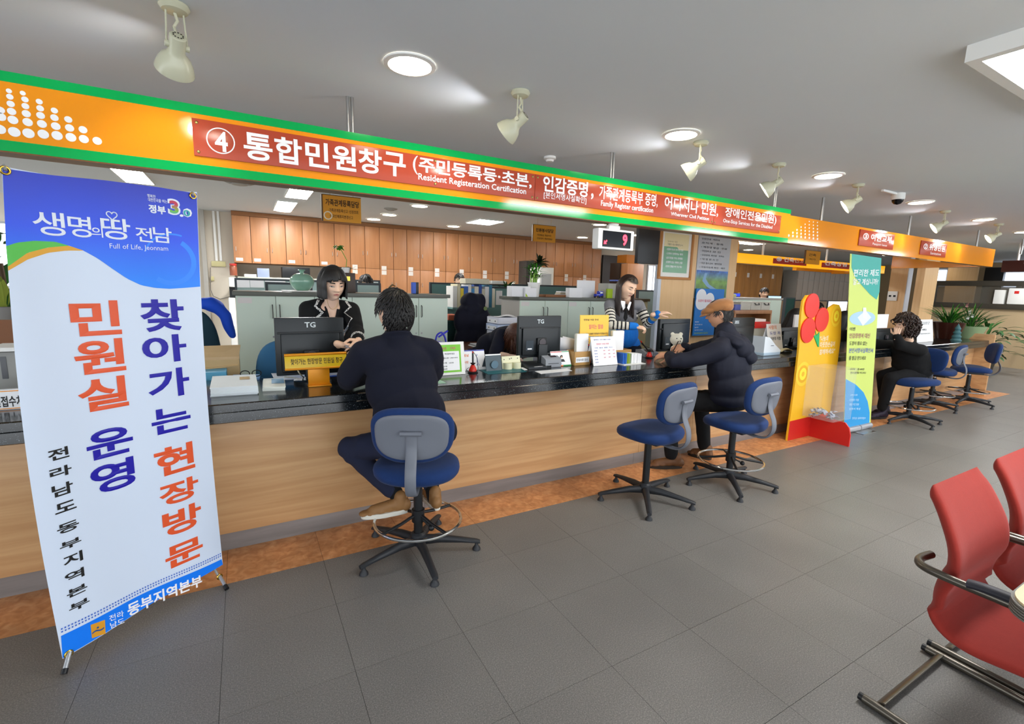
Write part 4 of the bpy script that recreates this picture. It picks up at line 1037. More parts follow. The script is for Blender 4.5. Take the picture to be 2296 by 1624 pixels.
def shoe(par, heel, toe, m_up, m_sole, w=.045, name='shoe', h=.075, lace=None):
    H = Vector(heel); T = Vector(toe); d = (T-H); L = d.length; d.normalize(); up = Vector((0, 0, 1)); up = (up-d*up.dot(d)).normalized(); s_ = d.cross(up)
    def P(x, y, z): return H+d*y*L+s_*x+up*z
    b = MB()
    for y, ww, hh in ((.06, .8, 1.0), (.2, .85, .95), (.4, .82, .8), (.6, .95, .6), (.8, 1.0, .48), (.93, .78, .38)):
        st_ = len(b.v); b.ell((0, 0, 0), (w*ww*.95, L*.16, h*hh*.55), seg=16, rings=10); M = Matrix((( s_.x, d.x, up.x, 0), (s_.y, d.y, up.y, 0), (s_.z, d.z, up.z, 0), (0, 0, 0, 1))); M.translation = P(0, y, h*hh*.42); b.xf(M, st_)
    caps(b, [(P(0, .15, h*.5), w*.85), (P(0, .15, h*1.15), w*.8)]); caps(b, [(P(0, .2, h*.6), w*.8), (P(0, .75, h*.3), w*.72)])
    o = cloth(name, b, m_up, par, voxel=.0055, smooth=4, amp=.0008, freq=40)
    n = 28; prof = [(w*1.0*(.88 if y < .45 else 1)*abs(math.sin(t))**.8*(1 if math.sin(t) > 0 else -1), .5-.54*math.cos(t)) for t in [2*math.pi*i/n for i in range(n)] for y in [.5-.54*math.cos(t)]]
    sb = MB(); a = [P(x, y, -.012) for x, y in prof]; c = [P(x*1.03, y*1.0, .014) for x, y in prof]
    sb.add(a+c, [tuple(range(n-1, -1, -1)), tuple(range(n, 2*n))]+[(i, (i+1) % n, n+(i+1) % n, n+i) for i in range(n)]); sb.build('sole', m_sole, o, world=True, sharp=50)
    if lace:
        lb = MB()
        for k in range(4):
            y = .42+.09*k; z = h*(.84-.12*k); lb.tube([P(-.02, y, z), P(0, y+.03, z+.004), P(.02, y, z)], .0022, seg=5)
        lb.build('laces', lace, o, world=True)
    return o
# ------------------------------------------------------------------ people: figures
from mathutils.bvhtree import BVHTree
def wbvh(o):
    W_ = WM[o.name]; me = o.data; return BVHTree.FromPolygons([W_ @ v.co for v in me.vertices], [tuple(p.vertices) for p in me.polygons])
def hit(bv, px, py, off=.003):
    d = _ray(px, py).normalized(); r = bv.ray_cast(Vector((0, 0, EYE)), d)
    return None if r[0] is None else r[0]-d*off
def to_px(p):
    v = Vector(p)-Vector((0, 0, EYE)); z = v.dot(_f); return (IW/2+F_PX*v.dot(_r)/z, IH/2-F_PX*v.dot(_u)/z)
def inpoly(p, poly):
    c = False; n = len(poly)
    for i in range(n):
        x1, y1 = poly[i]; x2, y2 = poly[i-1]
        if (y1 > p[1]) != (y2 > p[1]) and p[0] < (x2-x1)*(p[1]-y1)/(y2-y1)+x1: c = not c
    return c
V3 = Vector
m_suit = mat('navy_suit', '#0b0e20', .95, bump=.15, bump_s=600)
m_blackw = mat('black_wool', '#08080a', .95, bump=.2, bump_s=400)
m_jean = mat('navy_jeans', '#1a2038', .9, bump=.2, bump_s=700)
m_sock = mat('black_sock', '#08080a', .95)
m_tan = mat('tan_leather', '#8a6238', .6, noise_s=12, noise_a=.2); m_sole = mat('pale_sole', '#d8d4c8', .7)
m_parka = mat('navy_parka', '#0c1022', .8, bump=.1, bump_s=300)
def short_hair(par, M, m, seed=1, front=.55, off=.014, n=330, fwd=1, nape=-.62, name='hair', r=.0042):
    b = MB()
    def mask(d):
        if d.z > .42: return d.y < .86 or d.z > .62
        if d.y > .35: return False
        if d.z < nape+max(0, d.y+.15)*1.5: return False
        if abs(d.x) > .75 and -.25 < d.y < .25 and d.z < .12: return False
        return True
    hair_cap(b, M, mask, lambda d: off*.75 if d.z > -.3 else off*.45)
    rnd = random.Random(seed); S_ = []
    while len(S_) < n:
        v = V3((rnd.gauss(0, 1), rnd.gauss(0, 1), rnd.gauss(0, 1))).normalized()
        if mask(v) and v.z < .985: S_.append(((v.x, v.y, v.z), rnd.uniform(.6, 1)))
    cr = V3((.01, -.045, .1))
    def flow(p, d0):
        f = (p-cr); f.z = min(f.z, 0)-.02
        if p.y > 0: f += V3((0, .04, 0))*fwd
        return f.normalized()
    strands(b, M, S_, flow, 6, .0075, r, off=off, hang=-.3, jit=.22, seed=seed)
    return b.build(name, m, par, world=True, sharp=180)
def torso_prims(b, pts):
    for c, r, *k in pts:
        M = frame(k[0] if k else (0, 1, 0)); s = len(b.v); b.ell((0, 0, 0), r, seg=24, rings=16); M.translation = V3(c); b.xf(M, s)
def body(par, head_M, skin, prims, hands, neck, tor):
    """one mesh: head, neck, trunk and limbs (fused), hands"""
    mb = MB(); src = MB(); caps(src, neck); torso_prims(src, tor)
    for ch in prims: caps(src, ch)
    add_fused(mb, src, .009, 4); head_mesh(mb, head_M)
    for h in hands: hand(mb, **h)
    return mb.build('body', [skin, m_lip], par, world=True, sharp=180)

# ---- man in the dark suit, seen from behind
P = thing('person', 'seated man in dark navy suit with back to the camera, resting arms on counter', 'person', (.79, 2.42, 0))
HM = frame((-.34, .93, -.08), (0, 0, 1), 1.1, (.728, 2.62, 1.345))
body(P, HM, m_skin, [[((.57, 2.6, 1.13), .04), ((.50, 2.78, .95), .035), ((.66, 2.97, .925), .03)], [((.91, 2.58, 1.13), .04), ((.98, 2.78, .95), .035), ((.84, 3.0, .925), .03)],
     [((.72, 2.5, .62), .07), ((.49, 2.72, .56), .05), ((.69, 2.57, .33), .04)], [((.88, 2.5, .62), .07), ((1.0, 2.76, .56), .05), ((.915, 2.55, .33), .04)]],
     [dict(wrist=(.69, 3.0, .915), fwd=(.8, .5, -.1), back=(0, 0, 1), side=1), dict(wrist=(.82, 3.02, .915), fwd=(-.6, .7, -.05), back=(0, .1, 1), side=-1)],
     [((.728, 2.61, 1.27), .058), ((.735, 2.59, 1.12), .062)], [((.745, 2.58, 1.0), (.12, .06, .15)), ((.78, 2.49, .78), (.10, .06, .16))])
face_bits(P, HM)
b = MB()
torso_prims(b, [((.742, 2.585, 1.07), (.20, .125, .13)), ((.752, 2.56, .94), (.205, .13, .2)), ((.775, 2.50, .79), (.205, .135, .18)), ((.79, 2.455, .68), (.22, .165, .11)), ((.93, 2.42, .70), (.085, .11, .085)), ((.64, 2.45, .68), (.085, .12, .085)), ((.965, 2.41, .72), (.04, .07, .045))])
caps(b, [((.733, 2.605, 1.235), .062), ((.735, 2.59, 1.13), .105)]); b.tube([(.733+.068*math.cos(a), 2.60+.066*math.sin(a), 1.225-.025*math.sin(a)) for a in [i*math.pi/10 for i in range(20)]], [(.010, .018)]*20, seg=8, closed=True)
caps(b, [((.64, 2.595, 1.155), .068), ((.55, 2.60, 1.125), .072), ((.49, 2.70, .985), .068), ((.50, 2.80, .945), .058), ((.655, 2.965, .93), .043)])
caps(b, [((.83, 2.59, 1.155), .068), ((.925, 2.58, 1.125), .072), ((.975, 2.69, .985), .068), ((.975, 2.80, .945), .058), ((.84, 2.99, .93), .043)])
cloth('jacket', b, m_suit, P, voxel=.009, smooth=5, amp=.004, freq=7, seed=3, lines=[((.50, 2.72, .97), (0, .6, -.8), .12, .003, 55), ((.98, 2.72, .97), (0, .6, -.8), .12, .003, 55)])
b = MB()
torso_prims(b, [((.80, 2.47, .61), (.17, .13, .075))])
caps(b, [((.72, 2.5, .615), .085), ((.60, 2.62, .595), .078), ((.49, 2.73, .56), .068), ((.58, 2.66, .45), .058), ((.685, 2.575, .335), .052)])
caps(b, [((.88, 2.5, .615), .085), ((.95, 2.64, .595), .078), ((1.0, 2.76, .56), .068), ((.96, 2.66, .45), .058), ((.915, 2.555, .335), .052)])
cloth('trousers', b, m_jean, P, voxel=.009, amp=.003, freq=10, seed=5, lines=[((.50, 2.72, .55), (.6, -.5, -.6), .12, .004, 70), ((.99, 2.75, .55), (-.5, -.5, -.6), .12, .004, 70)])
for a, c in (((.69, 2.57, .345), (.725, 2.535, .265)), ((.915, 2.55, .345), (.917, 2.515, .265))):
    b = MB(); caps(b, [(a, .043), (c, .04)]); cloth('sock', b, m_sock, P, voxel=.006, amp=0)
ml = mat('tan_laces', '#6e4c2a', .7)
shoe(P, (.757, 2.512, .222), (.517, 2.565, .213), m_tan, m_sole, .044, lace=ml); shoe(P, (.915, 2.452, .222), (.935, 2.70, .216), m_tan, m_sole, .044, lace=ml)
short_hair(P, HM, m_hair, seed=4, off=.013, n=900, r=.0028)

# ---- standing clerk in black jacket with white trim
P = thing('person', 'standing woman clerk with fringe in black jacket with white woven trim', 'person', (.68, 3.86, 0))
HM = frame((.20, -.95, -.30), (.02, -.2, 1), 1.02, (.530, 3.425, 1.492))
hw = onY(803, 762, 3.16); hw2 = onY(772, 775, 3.14)
shL, shR = V3((.385, 3.555, 1.315)), V3((.672, 3.54, 1.31))
elR = onY(800, 741, 3.33); elL = V3((.36, 3.42, 1.10)); wrL = V3((.50, 3.20, 1.10))
hand_tip = onY(792, 776, 3.1)
body(P, HM, m_skin, [[(shL, .042), (elL, .034), (wrL, .026), (hw2+V3((-.03, .03, 0)), .024)], [(shR, .042), (elR, .034), (hw, .024)], [((.61, 3.82, .9), .08), ((.60, 3.84, .5), .055), ((.60, 3.88, .09), .04)], [((.73, 3.82, .9), .08), ((.74, 3.84, .5), .055), ((.74, 3.88, .09), .04)]],
     [dict(wrist=hw+V3((.0, -.005, -.01)), fwd=(hand_tip-hw)+V3((-.02, -.05, -.03)), back=(.3, -.55, .3), side=1, size=.92, curl=(.5, .5, .55, .6)), dict(wrist=hw2, fwd=(.9, -.35, -.25), back=(-.1, -.5, -.8), side=1, size=.92, curl=(.3, .3, .35, .4))],
     [((.533, 3.47, 1.42), .046), ((.535, 3.53, 1.33), .05)], [((.53, 3.55, 1.23), (.125, .082, .15)), ((.58, 3.68, 1.02), (.11, .08, .16)), ((.66, 3.8, .9), (.13, .09, .12))])
face_bits(P, HM, gaze=-.5, closed=.55)
b = MB()
torso_prims(b, [((.528, 3.57, 1.235), (.16, .105, .14)), ((.56, 3.65, 1.07), (.14, .105, .16)), ((.63, 3.77, .92), (.155, .12, .14))])
caps(b, [((.45, 3.56, 1.345), .045), (shL, .060), (elL, .05), (wrL, .04)]); caps(b, [((.60, 3.55, 1.34), .045), (shR, .060), (elR, .048), (hw.lerp(elR, .14), .038)]); caps(b, [((.533, 3.565, 1.345), .062), ((.53, 3.58, 1.22), .1)])
vneck = [(722, 640), (728, 672), (738, 712), (751, 716), (758, 690), (764, 655), (760, 640)]
jk = cloth('jacket', b, m_blackw, P, voxel=.007, smooth=5, amp=.003, freq=9, seed=8, lines=[(elR, (.2, -.6, -.6), .09, .003, 80)], cut=lambda c: c.y < 3.56 and inpoly(to_px(c), vneck))
m_trim = ramp_mat('woven_trim', [(0, '#0c0c0c'), (.42, '#1a1a1a'), (.5, '#dedbd4'), (1, '#f4f2ee')], nscale=170, detail=2, rough=.8)
bv = wbvh(jk)
for L in ([(722, 642), (717, 652), (714, 673), (707, 687), (716, 695), (723, 701), (717, 707), (711, 712), (707, 722)], [(760, 645), (765, 661), (776, 676), (786, 689), (779, 696), (773, 702), (782, 709), (790, 714), (781, 732), (770, 748), (764, 766)]):
    pts = [hit(bv, *p) for p in L]; pts = [p for p in pts if p is not None]
    if len(pts) > 2: MB().tube(pts, [(.0085, .003)]*len(pts), seg=8, flat=(1, 0, 0)).build('trim', m_trim, jk, world=True, sharp=60)
for L in ([(722, 644), (728, 664), (733, 688), (739, 712), (743, 722)], [(762, 652), (759, 672), (755, 694), (752, 712), (750, 722)]):
    pts = [hit(bv, p[0]+(-3 if L[0][0] < 740 else 3), p[1], .004) for p in L]; pts = [p for p in pts if p is not None and p.y < 3.6]
    if len(pts) > 2: MB().tube(smooth_path(pts, 4), .0085, seg=8).build('lapel_edge', m_blackw, jk, world=True)
cf = hw.lerp(elR, .15); ax = (elR-hw).normalized(); a1 = ax.orthogonal().normalized(); a2 = ax.cross(a1)
for k in (0, .012): MB().tube([cf+ax*k+(a1*math.cos(t)+a2*math.sin(t))*.0405 for t in [i*math.pi/10 for i in range(20)]], .0045, seg=6, closed=True).build('cuff_trim', m_trim, jk, world=True)
bd = [o for o in P.children if o.name.startswith('body')][0]; bv = wbvh(bd)
pts = [hit(bv, *p, .002) for p in ((733, 672), (736, 684), (741, 692), (747, 694), (753, 690), (757, 680))]; pts = [p for p in pts if p is not None]
if len(pts) > 2: MB().tube(pts, .0012, seg=5).build('necklace', mat('gold', '#d8b868', .3, metal=1), P, world=True)
b = MB(); torso_prims(b, [((.67, 3.80, .86), (.155, .12, .12))]); caps(b, [((.61, 3.82, .88), .09), ((.60, 3.84, .5), .07), ((.60, 3.88, .1), .06)]); caps(b, [((.73, 3.82, .88), .09), ((.74, 3.84, .5), .07), ((.74, 3.88, .1), .06)])
cloth('trousers', b, m_blackw, P, voxel=.012, amp=.003)
for x in (.60, .74): shoe(P, (x, 3.93, .012), (x, 3.70, .012), m_black, m_black, .04)
# bob with a straight fringe
b = MB()
def maskb(d): return (d.z > .5) or (d.y < .18 and d.z > -.75) or (d.z > .28 and d.y < .8)
hair_cap(b, HM, maskb, lambda d: .013)
S_ = []; rnd = random.Random(2)
for k in range(520):
    an = rnd.uniform(-2.7, 2.7); S_.append(((math.sin(an)*.35+rnd.uniform(-.05, .05), math.cos(an)*.32-.12, .93), 1 if abs(an) > .78 else .47+.06*rnd.random()))
def flow_bob(p, d0):
    a = V3((d0[0], d0[1]+.12, 0)); a = a.normalized() if a.length > .01 else V3((0, -1, 0)); f = a*.9+V3((0, 0, -.55))
    if abs(p.x) > .055 and p.z < .03: f = V3((-.15*(1 if p.x > 0 else -1), 0, -1))
    return f
strands(b, HM, S_, flow_bob, 22, .0105, .0042, off=.013, hang=-.015, jit=.08, seed=3, down=HM.to_3x3().inverted() @ V3((0, 0, -1)))
b.build('hair', m_hair, P, world=True, sharp=180)

# ---- clerk bent over behind the second monitor
P = thing('person', 'clerk bent low over desk behind the second monitor with auburn hair over her face', 'person', (2.05, 4.0, 0))
hc = onY(1158, 752, 3.58); HM = frame((.5, -.55, -.75), (.1, -.9, .4), 1.0, hc)
sA = onY(1118, 752, 3.72); sB = sA+V3((.30, .06, .0)); bk = onY(1092, 800, 4.0); pel = V3((1.84, 4.15, .60))
hd = onY(1138, 797, 3.42)
body(P, HM, m_skin, [[(sA, .035), (onY(1103, 813, 3.56), .03), (hd, .022)], [(sB, .045), (sB+V3((.05, -.25, -.16)), .036), (sB+V3((-.05, -.42, -.2)), .025)], [(pel+V3((-.1, 0, 0)), .08), (pel+V3((-.12, -.42, -.02)), .06), (pel+V3((-.12, -.40, -.52)), .04)], [(pel+V3((.1, 0, 0)), .08), (pel+V3((.12, -.42, -.02)), .06), (pel+V3((.12, -.40, -.52)), .04)]],
     [dict(wrist=hd, fwd=(.8, -.5, -.1), back=(0, 0, 1), side=-1, size=.92)],
     [(hc+V3((-.02, .03, .02)), .045), ((sA+sB)/2+V3((0, 0, .01)), .055)], [((sA+sB)/2+V3((0, .1, -.06)), (.10, .08, .07)), (pel+V3((0, -.02, .14)), (.09, .08, .12))])
face_bits(P, HM)
b = MB(); mid = (sA+sB)/2; torso_prims(b, [(mid+V3((0, .06, -.04)), (.19, .15, .115)), (mid.lerp(pel, .35)+V3((0, .03, .04)), (.165, .15, .14)), (mid.lerp(pel, .65)+V3((0, .03, .03)), (.165, .14, .15)), (pel+V3((0, 0, .04)), (.17, .15, .1))])
el = onY(1103, 813, 3.56); caps(b, [(sA+V3((.03, 0, 0)), .065), (el, .052), (hd.lerp(el, .2), .04)]); caps(b, [(sB, .065), (sB+V3((.05, -.25, -.16)), .05), (sB+V3((-.03, -.38, -.19)), .04)])
cloth('jacket', b, m_suit, P, voxel=.009, amp=.004, freq=8, seed=21)
b = MB(); torso_prims(b, [(pel, (.17, .15, .1))])
for s_ in (-1, 1): caps(b, [(pel+V3((.1*s_, 0, 0)), .09), (pel+V3((.12*s_, -.42, -.02)), .07), (pel+V3((.12*s_, -.40, -.5)), .055)])
cloth('trousers', b, m_blackw, P, voxel=.012, amp=.003)
b = MB(); hair_cap(b, HM, lambda d: d.y < .3 or d.z > .3, lambda d: .014)
rnd = random.Random(9); S_ = [((rnd.uniform(-.9, .9), rnd.uniform(-.9, .5), rnd.uniform(.1, .95)), rnd.uniform(.6, 1)) for k in range(300)]
invR = HM.to_3x3().inverted(); dn_ = (invR @ V3((0, 0, -1))).normalized()
strands(b, HM, S_, lambda p, d0: dn_+V3((0, .25, 0)), 24, .0105, .0048, off=.014, hang=9, jit=.2, seed=5)
S2 = [((rnd.uniform(-.9, .9), rnd.uniform(.1, .7), rnd.uniform(-.4, .6)), rnd.uniform(.7, 1)) for k in range(140)]
for d0, ln in S2:
    q = V3((HA*d0[0], HB*d0[1], HC*d0[2])).normalized(); q = q*(hair_r(q)+.015); w = HM @ q; wob = rnd.uniform(-.02, .02)
    b.tube([w+V3((wob*math.sin(t*9), wob*.5, -t*.12*ln)) for t in (0, .3, .6, .9, 1.1)], [.006, .007, .006, .005, .002], seg=6)
b.build('hair', m_hairr, P, world=True, sharp=180)

# ---- standing clerk in the striped sweater
P = thing('person', 'standing woman clerk with long brown hair in a striped grey and blue sweater', 'person', (3.35, 3.85, 0))
HM = frame((.0, -.88, -.38), (.16, -.2, 1), 1.0, onY(1406, 645, 3.4))
s1 = onY(1366, 684, 3.5); s2_ = onY(1434, 684, 3.52); e1 = onY(1371, 729, 3.36); w1 = onY(1424, 732, 3.22); e2 = onY(1452, 727, 3.42); w2 = onY(1474, 704, 3.28)
ch = onY(1402, 712, 3.58); pv = onY(1408, 786, 3.78); h1 = onY(1450, 737, 3.16)-w1; h2 = onY(1502, 701, 3.22)-w2
body(P, HM, m_skin, [[(s1, .042), (e1, .034), (w1, .023)], [(s2_, .042), (e2, .034), (w2, .023)], [(pv+V3((-.08, 0, 0)), .07), (pv+V3((-.08, .05, -.42)), .05), (pv+V3((-.08, .08, -.8)), .04)], [(pv+V3((.08, 0, 0)), .07), (pv+V3((.08, .05, -.42)), .05), (pv+V3((.08, .08, -.8)), .04)]],
     [dict(wrist=w1, fwd=h1, back=(.1, -.35, .9), side=-1, size=.93, curl=(.75, .85, .9, .95), thumb=.7), dict(wrist=w2, fwd=h2+V3((0, 0, .01)), back=(-.1, -.2, 1), side=1, size=.93, curl=(.35, .4, .45, .5))],
     [(onY(1404, 668, 3.46), .046), (onY(1400, 690, 3.54), .05)], [(ch, (.11, .07, .12)), (pv+V3((0, 0, .04)), (.10, .075, .14))])
face_bits(P, HM, gaze=-.7, closed=.8)
m_swg = mat('sweater_grey', '#77777b', .9, bump=.3, bump_s=250); m_sww = mat('sweater_cream', '#d8d4c8', .9, bump=.3, bump_s=250); m_swk = mat('sweater_black', '#101014', .9, bump=.3, bump_s=250); m_swb = mat('sweater_blue', '#1474d0', .9, bump=.3, bump_s=250); m_swt = mat('sweater_tan', '#a89a6a', .9, bump=.3, bump_s=250)
b = MB(); torso_prims(b, [(ch+V3((0, 0, .03)), (.15, .10, .12)), (ch.lerp(pv, .5), (.135, .10, .14)), (pv+V3((0, 0, .07)), (.14, .105, .10))])
caps(b, [(s1.lerp(s2_, .25), .05), (s1, .050), (e1, .043), (w1, .034)]); caps(b, [(s1.lerp(s2_, .75), .05), (s2_, .050), (e2, .043), (w2, .033)])
def segt(p, a, c): d = c-a; return max(0, min(1, (p-a).dot(d)/d.length_squared)), ((p-a)-d*max(0, min(1, (p-a).dot(d)/d.length_squared))).length
def paint(p):
    best = None
    for i, (a, e_, w) in enumerate(((s1, e1, w1), (s2_, e2, w2))):
        t, d = segt(p, a, e_); L1 = (e_-a).length; t2, d2 = segt(p, e_, w); L2 = (w-e_).length
        x, dd = (t*L1, d) if d <= d2 else (L1+t2*L2, d2)
        if best is None or dd < best[1]: best = (x, dd, L1+L2, i)
    x, d, L, i = best
    if d < .075 and x > .07:
        if i == 0:
            if L-x < .05: return 3
        else:
            if L-x < .035: return 3
            if L-x < .075: return 4
            if L-x < .115: return 3
        return 2 if (x % .036) < .014 else 1
    if p.z < ch.z-.09: return 3
    return 0
cloth('sweater', b, [m_swg, m_sww, m_swk, m_swb, m_swt], P, voxel=.005, smooth=5, amp=.0025, freq=9, seed=31, paint=paint)
cb = MB()
for pts in ([(1391, 674), (1397, 696), (1402, 690), (1402, 676)], [(1412, 676), (1406, 690), (1410, 697), (1416, 678)]):
    cb.add([onY(*p, 3.38) for p in pts]+[onY(*p, 3.40) for p in pts], [(0, 1, 2, 3), (7, 6, 5, 4), (0, 4, 5, 1), (1, 5, 6, 2), (2, 6, 7, 3), (3, 7, 4, 0)])
cb.build('collar', m_paper, P, world=True); b = MB(); b.prism([(0, 0), (.018, 0), (.012, -.03), (.03, -.13), (.01, -.16), (-.012, -.13), (.004, -.03)], onY(1402, 682, 3.37), (1, 0, 0), (0, 0, 1), .01); b.build('tie', m_blackw, P, world=True)
b = MB(); torso_prims(b, [(pv, (.16, .13, .11))])
for s_ in (-1, 1): caps(b, [(pv+V3((.08*s_, 0, 0)), .085), (pv+V3((.08*s_, .05, -.42)), .07), (pv+V3((.08*s_, .08, -pv.z+.08)), .055)])
cloth('trousers', b, m_suit, P, voxel=.012, amp=.003)
for s_ in (-1, 1): shoe(P, (pv.x+.08*s_, pv.y+.13, .012), (pv.x+.08*s_, pv.y-.1, .012), m_black, m_black, .04)
b = MB(); hair_cap(b, HM, lambda d: (d.z > .62 and d.y < .8) or (d.y < .12 and d.z > -.8), lambda d: .011)
rnd = random.Random(12); S_ = []
for k in range(420):
    an = rnd.choice((-1, 1))*rnd.uniform(1.15, 2.95); S_.append(((math.sin(an)*.22, math.cos(an)*.3+rnd.uniform(-.1, .32), .95), rnd.uniform(.85, 1)))
def flow_long(p, d0):
    a = V3((d0[0], min(d0[1], 0)*.8, 0)); a = a.normalized(); f = a+V3((0, -.22 if p.y > .02 else 0, -.5))
    if p.z < .04: f = V3((.1*(1 if p.x > 0 else -1), .05, -1))
    return f
strands(b, HM, S_, flow_long, 38, .0115, .0046, off=.012, hang=-.01, jit=.06, seed=7, down=HM.to_3x3().inverted() @ V3((0, 0, -1)))
b.build('hair', m_hairb, P, world=True, sharp=180)

# ---- man in tan flat cap and navy parka
P = thing('person', 'seated older man in tan flat cap and navy hooded parka writing at the counter', 'person', (3.45, 2.45, 0))
hc = V3((3.452, 2.60, 1.325)); HM = frame((-.62, .77, -.2), (-.1, .1, 1), 1.06, hc)
lw = onY(1500, 797, 2.93); lw.z = max(lw.z, .93); rw = onY(1534, 778, 2.95); rw.z = max(rw.z, .98)
le = V3((3.02, 2.66, .94)); ls = V3((3.28, 2.44, 1.05)); rs_ = V3((3.62, 2.57, 1.08)); re = V3((3.55, 2.95, .965))
body(P, HM, m_skin2, [[(ls, .05), (le, .04), (lw, .026)], [(rs_, .05), (re, .04), (rw, .026)], [((3.42, 2.47, .6), .07), ((3.12, 2.74, .57), .055), ((3.14, 2.71, .1), .04)], [((3.57, 2.5, .6), .07), ((3.56, 2.8, .56), .055), ((3.60, 2.74, .1), .04)]],
     [dict(wrist=lw, fwd=(-.55, .75, -.12), back=(-.3, -.5, .8), side=-1, curl=(.5, .55, .6, .65)), dict(wrist=rw, fwd=(-.9, .1, -.25), back=(-.1, -.5, .8), side=1, curl=(.8, .9, 1.0, 1.0), thumb=.7)],
     [(hc+V3((.03, -.03, -.07)), .06), ((3.455, 2.5, 1.12), .07)], [((3.46, 2.48, .98), (.15, .1, .16)), ((3.5, 2.44, .72), (.14, .1, .2))])
face_bits(P, HM, closed=.8, brow='#2a2624')
b = MB()
torso_prims(b, [((3.455, 2.49, 1.02), (.20, .14, .135)), ((3.46, 2.47, .90), (.205, .155, .2)), ((3.475, 2.45, .75), (.20, .165, .17)), ((3.49, 2.45, .645), (.205, .17, .09))])
caps(b, [((3.455, 2.53, 1.19), .078), ((3.455, 2.50, 1.08), .13)]); caps(b, [((3.34, 2.46, 1.08), .075), (ls, .08), (le.lerp(ls, .4)+V3((0, 0, -.02)), .068), (le, .058), (lw.lerp(le, .15), .045)]); caps(b, [((3.56, 2.54, 1.09), .08), (rs_, .085), (re, .066), (rw.lerp(re, .15), .048)])
pk = cloth('parka', b, m_parka, P, voxel=.009, smooth=5, amp=.007, freq=7, seed=41, lines=[(le, (.7, -.5, 0), .12, .004, 42), ((3.47, 2.4, .66), (0, 0, 1), .12, .003, 40)])
b = MB(); torso_prims(b, [((3.50, 2.375, 1.05), (.125, .065, .075), (-.3, .9, .35)), ((3.45, 2.40, 1.11), (.12, .075, .045), (-.3, .9, .3)), ((3.53, 2.335, .985), (.07, .045, .05), (-.3, .9, .5))]); caps(b, [((3.36, 2.5, 1.16), .04), ((3.40, 2.42, 1.12), .05), ((3.5, 2.39, 1.10), .055), ((3.56, 2.47, 1.13), .045)])
cloth('hood', b, m_parka, P, voxel=.008, smooth=4, amp=.007, freq=12, seed=44)
b = MB(); torso_prims(b, [((3.5, 2.46, .605), (.18, .15, .075))]); caps(b, [((3.42, 2.47, .61), .09), ((3.12, 2.745, .57), .07), ((3.13, 2.73, .35), .062), ((3.14, 2.715, .12), .056)]); caps(b, [((3.57, 2.5, .61), .09), ((3.56, 2.80, .56), .07), ((3.58, 2.77, .35), .062), ((3.60, 2.745, .12), .056)])
cloth('trousers', b, m_blackw, P, voxel=.009, amp=.004, freq=12, seed=46)
m_brownb = mat('brown_boot', '#6b4526', .6, noise_s=12, noise_a=.2)
shoe(P, (3.215, 2.665, .014), (2.965, 2.80, .012), m_brownb, mat('dark_sole', '#2c2620', .7), .05, lace=mat('white_lace', '#cfc8bc', .6)); shoe(P, (3.62, 2.68, .014), (3.56, 2.87, .012), m_brownb, MATS['dark_sole'], .05)
hr = short_hair(P, HM, m_hairg, seed=8, off=.004, n=500, r=.0022)
b = MB(); torso_prims2 = MB()
st_ = len(b.v); b.ell((0, -.015, .058), (.088, .106, .058), seg=32, rings=20); b.ell((0, .04, .05), (.08, .088, .036), seg=32, rings=16); b.ell((0, -.055, .042), (.085, .062, .05), seg=24, rings=16); b.xf(HM @ Matrix.Rotation(math.radians(-9), 4, 'X'), st_)
st_ = len(b.v); b.ell((0, .10, .030), (.064, .046, .010), seg=28, rings=12); b.xf(HM @ Matrix.Rotation(math.radians(-10), 4, 'X'), st_)
cp = cloth('flat_cap', b, mat('tan_wool', '#96653a', .85, bump=.2, bump_s=300, sheen=.3), P, voxel=.005, smooth=5, amp=.001, freq=20)
bv = wbvh(cp)
pts = [hit(bv, 1622+i*3.5, 694.5+i*.1, .001) for i in range(7)]; pts = [p for p in pts if p is not None]
if len(pts) > 2: MB().tube(pts, [(.004, .001)]*len(pts), seg=6).build('cap_strap', mat('cap_strap_tan', '#8a5424', .8), cp, world=True)
pen = thing('pen', 'slim pen with tan barrel held in the right hand of the man in the cap', 'pen', tuple(rw+V3((-.11, .03, -.03))))
tip = rw+V3((-.125, .035, -.085)); MB().tube([tip, tip+V3((.015, -.01, .045)), tip+V3((.05, -.03, .14))], [.001, .004, .004], seg=8).build('barrel', m_black, pen, world=True)

# ---- woman in black, far stool
P = thing('person', 'seated woman in black coat with dark curly hair, hand raised to her mouth', 'person', (7.1, 2.6, 0))
hc = onY(2031, 727, 2.62); HM = frame((-.72, .62, -.2), (0, 0, 1), 1.06, hc)
so = V3(hc)+V3((.16, 0, -.29)); seat = V3((7.22, 2.6, .56))
ls = so+V3((-.08, -.15, -.01)); rs_ = so+V3((.04, .17, -.01)); le = V3((6.78, 2.60, .94)); lw = hc+V3((-.14, .02, -.13)); re = V3((6.85, 2.98, .93)); rw = V3((6.65, 3.0, .93))
body(P, HM, m_skin, [[(ls, .05), (le, .036), (lw, .024)], [(rs_, .05), (re, .036), (rw, .024)], [(seat+V3((-.05, -.08, .03)), .07), ((6.80, 2.66, .52), .055), ((6.86, 2.72, .14), .04)], [(seat+V3((-.05, .08, .03)), .07), ((6.95, 2.80, .52), .055), ((7.05, 2.78, .16), .04)]],
     [dict(wrist=lw, fwd=(.25, .1, .95), back=(-.9, -.2, .1), side=-1, curl=(.9, .9, .9, .9), size=.95)], [(hc+V3((.02, 0, -.08)), .05), (so+V3((0, 0, .05)), .055)], [(so+V3((.03, 0, -.08)), (.08, .1, .1)), (so.lerp(seat, .5), (.07, .09, .16))])
face_bits(P, HM)
